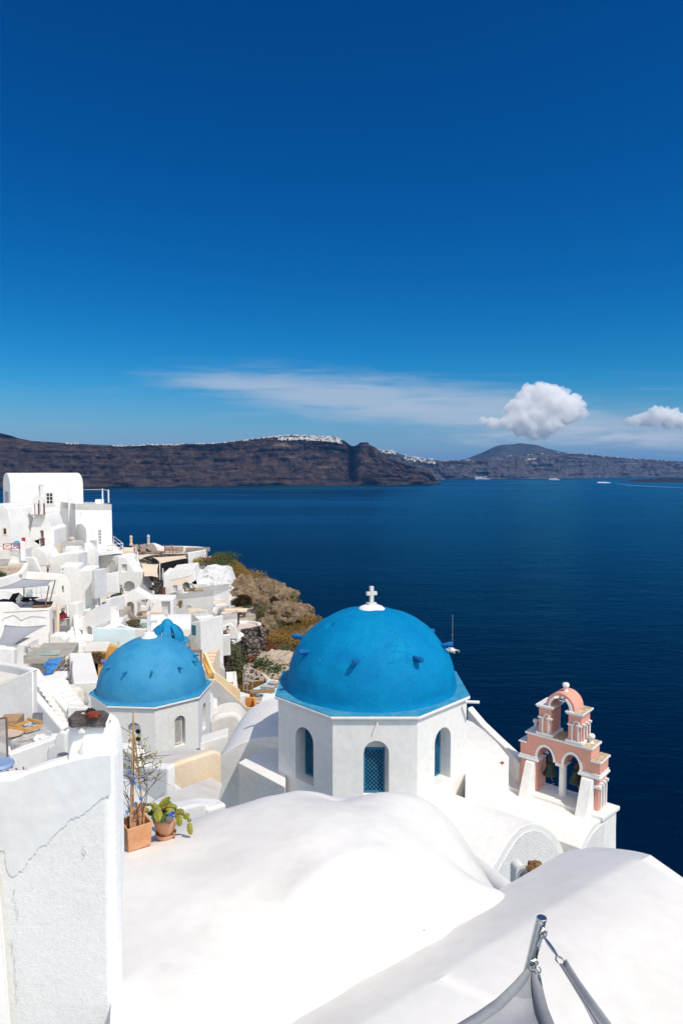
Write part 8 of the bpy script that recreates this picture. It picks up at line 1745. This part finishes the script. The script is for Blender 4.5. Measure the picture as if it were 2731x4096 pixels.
bm = bmesh.new(); a = P(c3(390, 1150), 74.5); obox(bm, a, Vector((2.0, 0, 0)), Vector((0, .7, 0)), UP * .5); mk('bench', bm, BSHADE, label='pale cushioned bench behind the courtyard table', cat='bench', bevel=.05)
chair('wicker armchair inside the arched doorway', c3, 208, 1165, 77, -60, OLDW, k=1.3); recliner('taupe slung recliner in the courtyard', c3, 250, 1200, 72.5, 0, TAUPE)
pgl = empty('slatted_pergola', P(c3(90, 1060), 70), 'white slatted pergola with a string curtain', 'pergola')
for k in range(5): bm = bmesh.new(); a = P(c3(15 + 3 * k, 1060 - 14 * k), 70 + .35 * k); obox(bm, a, P(c3(128, 1018), 71.5) - P(c3(15, 1060), 70), Vector((.05, .2, 0)), UP * .06); mk('slat', bm, TRIM, pgl)
bm = bmesh.new(); pl = yawplane(c3(45, 1060), 70.6, 6); rnd = random.Random(3)
for k in range(26): u0, z0 = pl.uz(c3(45 + 4 * k, 1062)); _, z1 = pl.uz(c3(45, 1215)); plbox(bm, pl, u0, u0 + .03, z1 + rnd.uniform(0, .3), z0, 0, .04)
mk('string_curtain', bm, mat('string', (.55, .52, .50), .9, (.22, .18, .18), 8), pgl, smooth=0)
ribbon('courtyard_wall', 'low curved white wall in front of the courtyard', 'wall', [P(c3(*q), z) for *q, z in ((80, 1232, 69), (150, 1265, 68.5), (250, 1290, 68.2), (380, 1305, 68), (440, 1290, 69))], .4, 2.4, WF)
shrub('silver-green shrub in the courtyard bed', c3(288, 1230), 70.5, .75, .5, OLIVE, 51, 260); shrub('reddish low plant in the courtyard bed', c3(225, 1228), 70.8, .5, .35, REDFO, 52, 160); shrub('potted oleander with pink flowers by the arched porch', c3(85, 830), 80, .6, .85, DKGRN, 53, 320); shrub('spiky dry plant in the roof planter', c3(850, 985), 80, .4, .5, GOLDF, 54, 120)
slab('small_pool', 'small greenish dip pool in the courtyard corner', 'pool', [P(c3(*q), 69.8) + Vector((0, d, 0)) for *q, d in ((372, 1268, 0), (428, 1268, 0), (432, 1220, 1.6), (380, 1220, 1.6))], .3, POOLG)
bm = bmesh.new(); a = P(c3(-30, 880), 77); obox(bm, a - UP * .9, Vector((1.0, 0, 0)), Vector((0, .7, 0)), UP * .5); blob(bm, a + Vector((.45, .3, -.2)), .45, .3, .25, 2, .3, 2, 4); mk('crate', bm, mat('dark_crate', (.04, .035, .05), .6), label='dark crate heaped with cloth on the white stair wall', cat='crate', smooth=0)
bm = bmesh.new(); a = P(c2(1282, 540), 76); obox(bm, a, Vector((.62, 0, 0)), Vector((0, .5, 0)), UP * .32); mk('crate', bm, mat('blue_plastic', (.05, .12, .30), .5), label='blue plastic crate beside the small white steps', cat='crate')
# barrel roof behind the cupola, pool house and deck
B0 = P(c3(432, 1322), 61.5); B1 = P(c3(990, 1320), 62); A0 = P(c3(478, 1140), 66); A0.z = B0.z = (B0.z + B1.z) / 2
vault('barrel_house', 'white barrel roof directly behind the blue cupola', 'house', A0 + UP * .0, B0, Vector((B1.x - B0.x, .3, 0)), P(c3(700, 1128), 64).z - B0.z, -24, WF)
o, pl = box('house', 'white gable wall with a teal-framed window by the cupola', 'house', c3, 990, 1222, 1108, 1202, 60.8, 60.2, 3, 7, WF); window(o, pl, c3, 997, 1256, 1050, 1382, 2, 4, fm=mat('teal_frame', (.08, .30, .36), .6), fw=.06)
slab('timber_deck', 'weathered timber roof deck behind the small dome', 'deck', [P(c3(*q), z) for *q, z in ((920, 1560, 54), (1110, 1562, 53.5), (1000, 1400, 60), (935, 1410, 60))], .3, OLDW)
ld = empty('ladder', P(c3(940, 1530), 54), 'grey wooden ladder lying on the timber deck', 'ladder')
for s in (0, 1): bm = bmesh.new(); tube(bm, [P(c3(935 + 50 * s, 1530), 54) + UP * .1, P(c3(950 + 25 * s, 1425), 58.5) + UP * .1], .05, 5); mk('side_rail', bm, OLDW, ld)
for k in range(7): t = k / 6; bm = bmesh.new(); tube(bm, [P(c3(935 + 15 * t, 1530 - 105 * t), 54 + 4.5 * t) + UP * .12, P(c3(985 - 10 * t, 1530 - 105 * t), 54 + 4.5 * t) + UP * .12], .04, 5); mk('rung', bm, OLDW, ld)
fac('pool_house', 'white pool terrace front wall above the lava-stone wall', 'house', c4, 66, 5, (798, 216, 1052, 200, 1058, 385, 868, 403, 820, 330, 798, 300), .5, WF); fac('house_wall', 'white back wall of the pool terrace', 'wall', c4, 74, 4, (770, 60, 975, 38, 980, 230, 770, 240), .6, WF); fac('slanting_wall', 'white wall curving down beside the terrace pool', 'wall', c4, 70.5, 10, (968, 128, 1058, 96, 1100, 130, 1130, 190, 1125, 240, 968, 240), .7, WF, bevel=.1)
fz = P(c4(900, 205), 66.6).z; slab('pool_floor', 'cream pool terrace floor', 'terrace', [G(c4(*q), fz - .05) for q in ((798, 214), (1052, 200), (1020, 145), (780, 160))], .3, CREAM); slab('terrace_pool', 'turquoise plunge pool beside the sunbathing man', 'pool', [G(c4(*q), fz) for q in ((910, 206), (1003, 198), (968, 151), (868, 164))], .2, POOLW)
ribbon('pool_kerb', 'brown kerb along the turquoise plunge pool', 'kerb', [G(c4(*q), fz + .12) for q in ((862, 162), (905, 207))], .3, .3, OLDW)
recliner('teal sunbed under the reclining person', c4, 800, 200, 68, 5, TEAL, ln=2.3); bm = bmesh.new(); a = P(c4(806, 168), 70.5); obox(bm, a, Vector((.95, 0, 0)), Vector((0, .3, .2)), UP * .75); mk('cushion', bm, TEAL, label='upright teal cushion at the pool wall', cat='cushion', bevel=.06)
o, pl = box('house', 'small white walled terrace with a beige cushion, near the cave', 'terrace', c3, 1368, 1112, 1568, 1098, 76, 76.4, 4.2, 7, WF, rim=(.25, .8)); bm = bmesh.new(); a = P(c3(1400, 1100), 78); obox(bm, a, Vector((2.6, .1, 0)), Vector((0, .9, 0)), UP * .35); mk('mattress', bm, PEACH, label='beige mattress on the small walled terrace', cat='mattress', bevel=.08)
box('terrace_wall', 'white shaded block under the small awning sail', 'house', c3, 1285, 1000, 1425, 985, 80, 80.5, 2.5, 6, WF); fac('buttress', 'white tapering fin wall beside the awning block', 'wall', c3, 75, 12, (1222, 1170, 1262, 1040, 1296, 1040, 1302, 1260, 1222, 1260), .6, WF); box('terrace_wall', 'white house block under the fan-window sail', 'house', c3, 1092, 1195, 1366, 1166, 71, 72, 3.4, 6, WF, rim=(.25, .4))
rail('railing', 'thin white railing below the fan-window sail', [P(c3(1100, 1190), 72), P(c3(1180, 1180), 72.4), P(c3(1220, 1176), 72.6)], 1.0, TRIM, bars=(1, .5), r=.03)
umbrella('small closed beige umbrella on the ochre wall', c2, 1490, 1090, 980, 58, BSHADE); bm = bmesh.new(); tube(bm, [P(c2(1280, 1250), 55), P(c2(1370, 1235), 55)], .22, 8); mk('blanket_roll', bm, mat('blue_red_cloth', (.10, .2, .5), .9, (.4, .05, .1), 3), label='rolled blue blanket near the ochre wall', cat='blanket')
# ================================================================== people
STAND = {'pel': (0, 0, .92, .13), 'sp': (0, -.06, 1.12, .12), 'ch': (0, -.14, 1.32, .135), 'nk': (0, -.19, 1.46, .055), 'head': (0, -.23, 1.60, .09), 'top': (0, -.24, 1.68, .07), 'ls': (-.17, -.13, 1.36, .055), 'rs': (.17, -.13, 1.36, .055), 'le': (-.24, -.30, 1.14, .042), 're': (.25, -.30, 1.14, .042), 'lh': (-.02, -.48, 1.10, .035), 'rh': (.05, -.48, 1.26, .035), 'lf1': (.02, -.53, 1.08, .016), 'rf1': (.09, -.53, 1.24, .016), 'lhp': (-.10, 0, .88, .09), 'rhp': (.10, 0, .88, .09), 'lk': (-.12, -.03, .48, .065), 'rk': (.12, .06, .48, .065), 'la': (-.12, .02, .08, .045), 'ra': (.13, .12, .08, .045), 'lt': (-.13, -.14, .03, .035), 'rt': (.14, -.04, .03, .035)}
BODY = [('pel', 'sp'), ('sp', 'ch'), ('ch', 'nk'), ('nk', 'head'), ('head', 'top'), ('ch', 'ls'), ('ls', 'le'), ('le', 'lh'), ('lh', 'lf1'), ('ch', 'rs'), ('rs', 're'), ('re', 'rh'), ('rh', 'rf1'), ('pel', 'lhp'), ('lhp', 'lk'), ('lk', 'la'), ('la', 'lt'), ('pel', 'rhp'), ('rhp', 'rk'), ('rk', 'ra'), ('ra', 'rt')]
pb_ = P(c2(795, 690), 71.2)
person('person in white shirt and grey apron sweeping at the doorway', pb_, .92, STAND, [('body', BODY, SKIN, 0), ('shirt', [('pel', 'sp'), ('sp', 'ch'), ('ch', 'ls'), ('ch', 'rs')], SHIRT, .014), ('trousers', [('pel', 'lhp'), ('lhp', 'lk'), ('pel', 'rhp'), ('rhp', 'rk')], APRON, .02)], 55, ((0, .05, .02), (0, .12, -.08)))
bm = bmesh.new(); a = P(c2(828, 525), 71); tube(bm, [a, P(c2(846, 690), 71)], .025, 6); cbox(bm, P(c2(840, 696), 71), .5, .12, .12); mk('broom', bm, mat('broom_blue', (.15, .25, .5), .6), label='long-handled broom held by the sweeping person', cat='broom')
bm = bmesh.new(); lathe(bm, P(c2(782, 700), 70.6), [(0, 0), (.42, 0), (.5, .42), (.46, .42), (.40, .05), (0, .05)], 20); mk('bucket', bm, BUCKET, label='red plastic tub at the feet of the sweeping person', cat='bucket', smooth=40)
bm = bmesh.new(); blob(bm, P(c2(792, 655), 71) , .3, .25, .32, 3, .25, 2, 4); mk('laundry', bm, JEAN, label='dark bundle of cloth behind the red tub', cat='cloth', smooth=50)
person('dark-haired person in white shirt behind the white wall', P(c1(590, 1395), 79.5) - UP * 1.15, 1.0, STAND, [('body', BODY, SKIN, 0), ('shirt', [('pel', 'sp'), ('sp', 'ch'), ('ch', 'ls'), ('ls', 'le'), ('ch', 'rs'), ('rs', 're')], SHIRT, .018), ('trousers', [('pel', 'lhp'), ('lhp', 'lk'), ('lk', 'la'), ('pel', 'rhp'), ('rhp', 'rk'), ('rk', 'ra')], JEAN, .012)], 70, ((0, .06, .0), (0, .17, -.18), (0, .24, -.36)))
SIT = dict(STAND); SIT.update({'pel': (0, 0, .14, .14), 'sp': (0, -.05, .36, .125), 'ch': (0, -.16, .60, .15), 'nk': (0, -.24, .74, .06), 'head': (0, -.30, .88, .09), 'top': (0, -.30, .97, .07), 'ls': (-.19, -.17, .64, .06), 'rs': (.19, -.17, .64, .06), 'le': (-.24, -.34, .40, .045), 're': (.24, -.34, .40, .045), 'lh': (-.08, -.50, .28, .036), 'rh': (.06, -.46, .60, .036), 'lf1': (-.04, -.57, .25, .018), 'rf1': (.03, -.44, .70, .018), 'lhp': (-.12, -.02, .12, .10), 'rhp': (.12, -.02, .12, .10), 'lk': (-.20, .46, .10, .07), 'rk': (.18, .44, .10, .07), 'la': (-.22, .86, .08, .05), 'ra': (.14, .86, .08, .05), 'lt': (-.22, 1.0, .05, .03), 'rt': (.14, 1.0, .05, .03)})
person('shirtless man in dark shorts leaning over the pool terrace edge', P(c4(1012, 203), 66.9), .95, SIT, [('body', BODY, SKIN, 0), ('shorts', [('pel', 'lhp'), ('lhp', 'lk'), ('pel', 'rhp'), ('rhp', 'rk')], JEAN, .02)], 70)
LIE = dict(SIT); LIE.update({'ch': (0, .44, .34, .15), 'sp': (0, .22, .2, .125), 'nk': (0, .60, .44, .06), 'head': (0, .74, .52, .09), 'top': (0, .80, .58, .07), 'ls': (-.19, .46, .34, .06), 'rs': (.19, .46, .34, .06), 'le': (-.3, .3, .16, .045), 're': (.3, .3, .16, .045), 'lh': (-.28, .06, .14, .036), 'rh': (.28, .06, .14, .036), 'lf1': (-.28, -.02, .12, .018), 'rf1': (.28, -.02, .12, .018), 'lk': (-.12, -.42, .42, .07), 'rk': (.14, -.46, .30, .07), 'la': (-.13, -.86, .28, .05), 'ra': (.14, -.92, .40, .05), 'lt': (-.13, -.98, .34, .03), 'rt': (.14, -1.02, .48, .03)})
person('reclining person with bare legs on the teal sunbed', P(c4(822, 176), 68.4), .95, LIE, [('body', BODY, SKIN, 0), ('swimwear', [('pel', 'lhp'), ('pel', 'rhp'), ('pel', 'sp')], TEAL, .014)], 95)
# ================================================================== boats
def hull(bm, c, fw, ln, wd, h, sheer=.1, mi=0):
    """boat hull: pointed bow, flat stern"""
    s = Vector((fw.y, -fw.x, 0)); rows = []
    for i in range(13):
        t = i / 12; w_ = wd / 2 * (min(1, .75 + t) if t < .3 else 1) * (1 - max(0, (t - .55) / .45) ** 2.2); p = c + fw * (ln * (t - .5)); top = h * (1 + sheer * (t - .4) * 2)
        rows.append([bm.verts.new(q) for q in (p - s * w_ + UP * top, p - s * w_ * .8 - UP * .1, p + s * w_ * .8 - UP * .1, p + s * w_ + UP * top)])
    for a, b in zip(rows, rows[1:]):
        for k in range(4): bm.faces.new((a[k], a[(k + 1) % 4], b[(k + 1) % 4], b[k])).material_index = mi
    bm.faces.new(rows[0]); bm.faces.new(rows[-1][::-1])
def ship(label, xy, ln, fwd, decks, col, name='cruise_ship', funnel=True):
    c = G(xy, SEA); f = Vector((math.cos(R(fwd)), math.sin(R(fwd)), 0)); s = Vector((f.y, -f.x, 0)); root = empty(name, c, label, 'ship', 'ships near the far shore'); wd, h = ln * .13, ln * .045
    bm = bmesh.new(); hull(bm, c, f, ln, wd, h); mk('hull', bm, col, root, smooth=20)
    for k in range(decks):
        l2 = ln * (.86 - .07 * k); bm = bmesh.new(); z = h + .6 + k * ln * .018; obox(bm, c - f * ln * .46 - s * wd * .44 + UP * z, f * l2, s * wd * .88, UP * ln * .0165); mk('deck', bm, HULLW, root)
        if k < decks - 1: bm = bmesh.new(); obox(bm, c - f * ln * .44 - s * wd * .445 + UP * (z + ln * .004), f * l2 * .92, s * wd * .89, UP * ln * .007); mk('window_band', bm, SHIPG, root)
    zt = h + decks * ln * .018
    bm = bmesh.new(); prism(bm, [c - f * ln * q + UP * (zt + ln * w_) for q, w_ in ((.30, 0), (.20, 0), (.23, .045), (.29, .045))], s * wd * .3); mk('funnel', bm, HULLB if funnel else HULLW, root)
    bm = bmesh.new(); obox(bm, c + f * ln * .10 - s * wd * .3 + UP * zt, f * ln * .1, s * wd * .6, UP * ln * .02); mk('bridge', bm, HULLW, root); bm = bmesh.new(); tube(bm, [c + f * ln * .08 + UP * zt, c + f * ln * .08 + UP * (zt + ln * .07)], ln * .004, 5); mk('mast', bm, HULLW, root)
    return root
ship('largest dark-hulled cruise ship near the far shore', (1931, 1920.5), 215, 4, 8, HULLB); ship('smaller white cruise ship right of the largest one', (2215, 1919.5), 145, 8, 5, HULLW)
ft = ship('ferry seen stern-on trailing a white wake', (2408, 1929), 62, 100, 4, HULLB, 'ferry'); ship('tiny white ship hugging the far right shore', (2398, 1904), 90, 5, 3, HULLW)
bm = bmesh.new(); q = [G((x, y), SEA + .35) for x, y in ((2384, 1929), (2408, 1926.5), (2430, 1929), (2445, 1931.5), (2425, 1932.6), (2392, 1931.8))]; prism(bm, q, UP * -.1); mk('wake', bm, FOAM, ft, smooth=0)
bm = bmesh.new(); q = [G((x, y), SEA + .3) for x, y in ((2440, 1930), (2520, 1940), (2731, 1951), (2900, 1957), (2900, 1958.3), (2731, 1952.4), (2515, 1942))]; prism(bm, q, UP * -.1); mk('wake_trail', bm, mat('thin_wake', (.10, .22, .32), .6), ft, smooth=0)
cc_ = G((1812, 2607), SEA); ct_ = empty('catamaran', cc_, 'white sailing catamaran moored beyond the big dome', 'sailing boat'); u_ = cc_.length / 2731; fA = (G((1835, 2609), SEA) - G((1776, 2592), SEA)); fA.normalize(); sA_ = Vector((fA.y, -fA.x, 0)); LN = 11.0
for s in (-1, 1): bm = bmesh.new(); hull(bm, cc_ - fA * 1.2 + sA_ * s * 2.4, fA, LN, 1.5, 1.3); mk('hull', bm, HULLW, ct_, smooth=30)
bm = bmesh.new(); obox(bm, cc_ - fA * 5.6 - sA_ * 2.3 + UP * 1.1, fA * 7.6, sA_ * 4.6, UP * .35); mk('bridge_deck', bm, HULLW, ct_, bevel=.1); bm = bmesh.new(); a = cc_ - fA * 4.2 - sA_ * 1.7 + UP * 1.46; prism(bm, [a, a + fA * 4.2, a + fA * 3.0 + UP * 1.0, a + UP * 1.1], sA_ * 3.4); mk('cabin', bm, HULLW, ct_, bevel=.1); bm = bmesh.new(); obox(bm, cc_ - fA * 4.0 - sA_ * 1.75 + UP * 1.85, fA * 3.2, sA_ * 3.5, UP * .35); mk('cabin_window', bm, SHIPG, ct_)
mh = (2607 - 2475) * u_ * 1.04; mb_ = cc_ - fA * 1.0 + UP * 1.4; bm = bmesh.new(); tube(bm, [mb_, mb_ + UP * mh], .11, 6); mk('mast', bm, mat('alloy_mast', (.45, .47, .46), .4), ct_); bm = bmesh.new(); tube(bm, [mb_ + UP * 2, mb_ + UP * 1.9 - fA * 4.6], .16, 6); mk('boom', bm, BLACKF, ct_); bm = bmesh.new(); tube(bm, [mb_ + UP * mh * .82, cc_ + fA * 4.2 + UP * 1.3], .025, 4); mk('forestay', bm, DARK, ct_)
for z in (.42, .66): bm = bmesh.new(); tube(bm, [mb_ + UP * mh * z - sA_ * 1.0, mb_ + UP * mh * z + sA_ * 1.0], .04, 4); mk('spreader', bm, HULLW, ct_)
bm = bmesh.new(); prism(bm, [cc_ + fA * 1.8 - sA_ * 2.0 + UP * 1.2, cc_ + fA * 4.0 - sA_ * 2.0 + UP * 1.2, cc_ + fA * 4.0 + sA_ * 2.0 + UP * 1.2, cc_ + fA * 1.8 + sA_ * 2.0 + UP * 1.2], UP * .05); mk('trampoline_net', bm, SHIPG, ct_)
# ================================================================== the air over the caldera
HAZE = mat('sea_haze', (1, 1, 1)); nzn = HAZE.node_tree; nzn.nodes.clear(); oh = nzn.nodes.new('ShaderNodeOutputMaterial'); vh = nzn.nodes.new('ShaderNodeVolumePrincipled'); nzn.links.new(vh.outputs[0], oh.inputs['Volume'])
vh.inputs['Color'].default_value = (.10, .42, 1, 1); vh.inputs['Density'].default_value = 2.1e-5; vh.inputs['Anisotropy'].default_value = .1
bm = bmesh.new(); cbox(bm, (0, 12000 - 500, SEA - 1.2), 49000, 75000, 138 + 560); mk('haze', bm, HAZE, smooth=0, kind='stuff', label='thin blue sea haze')
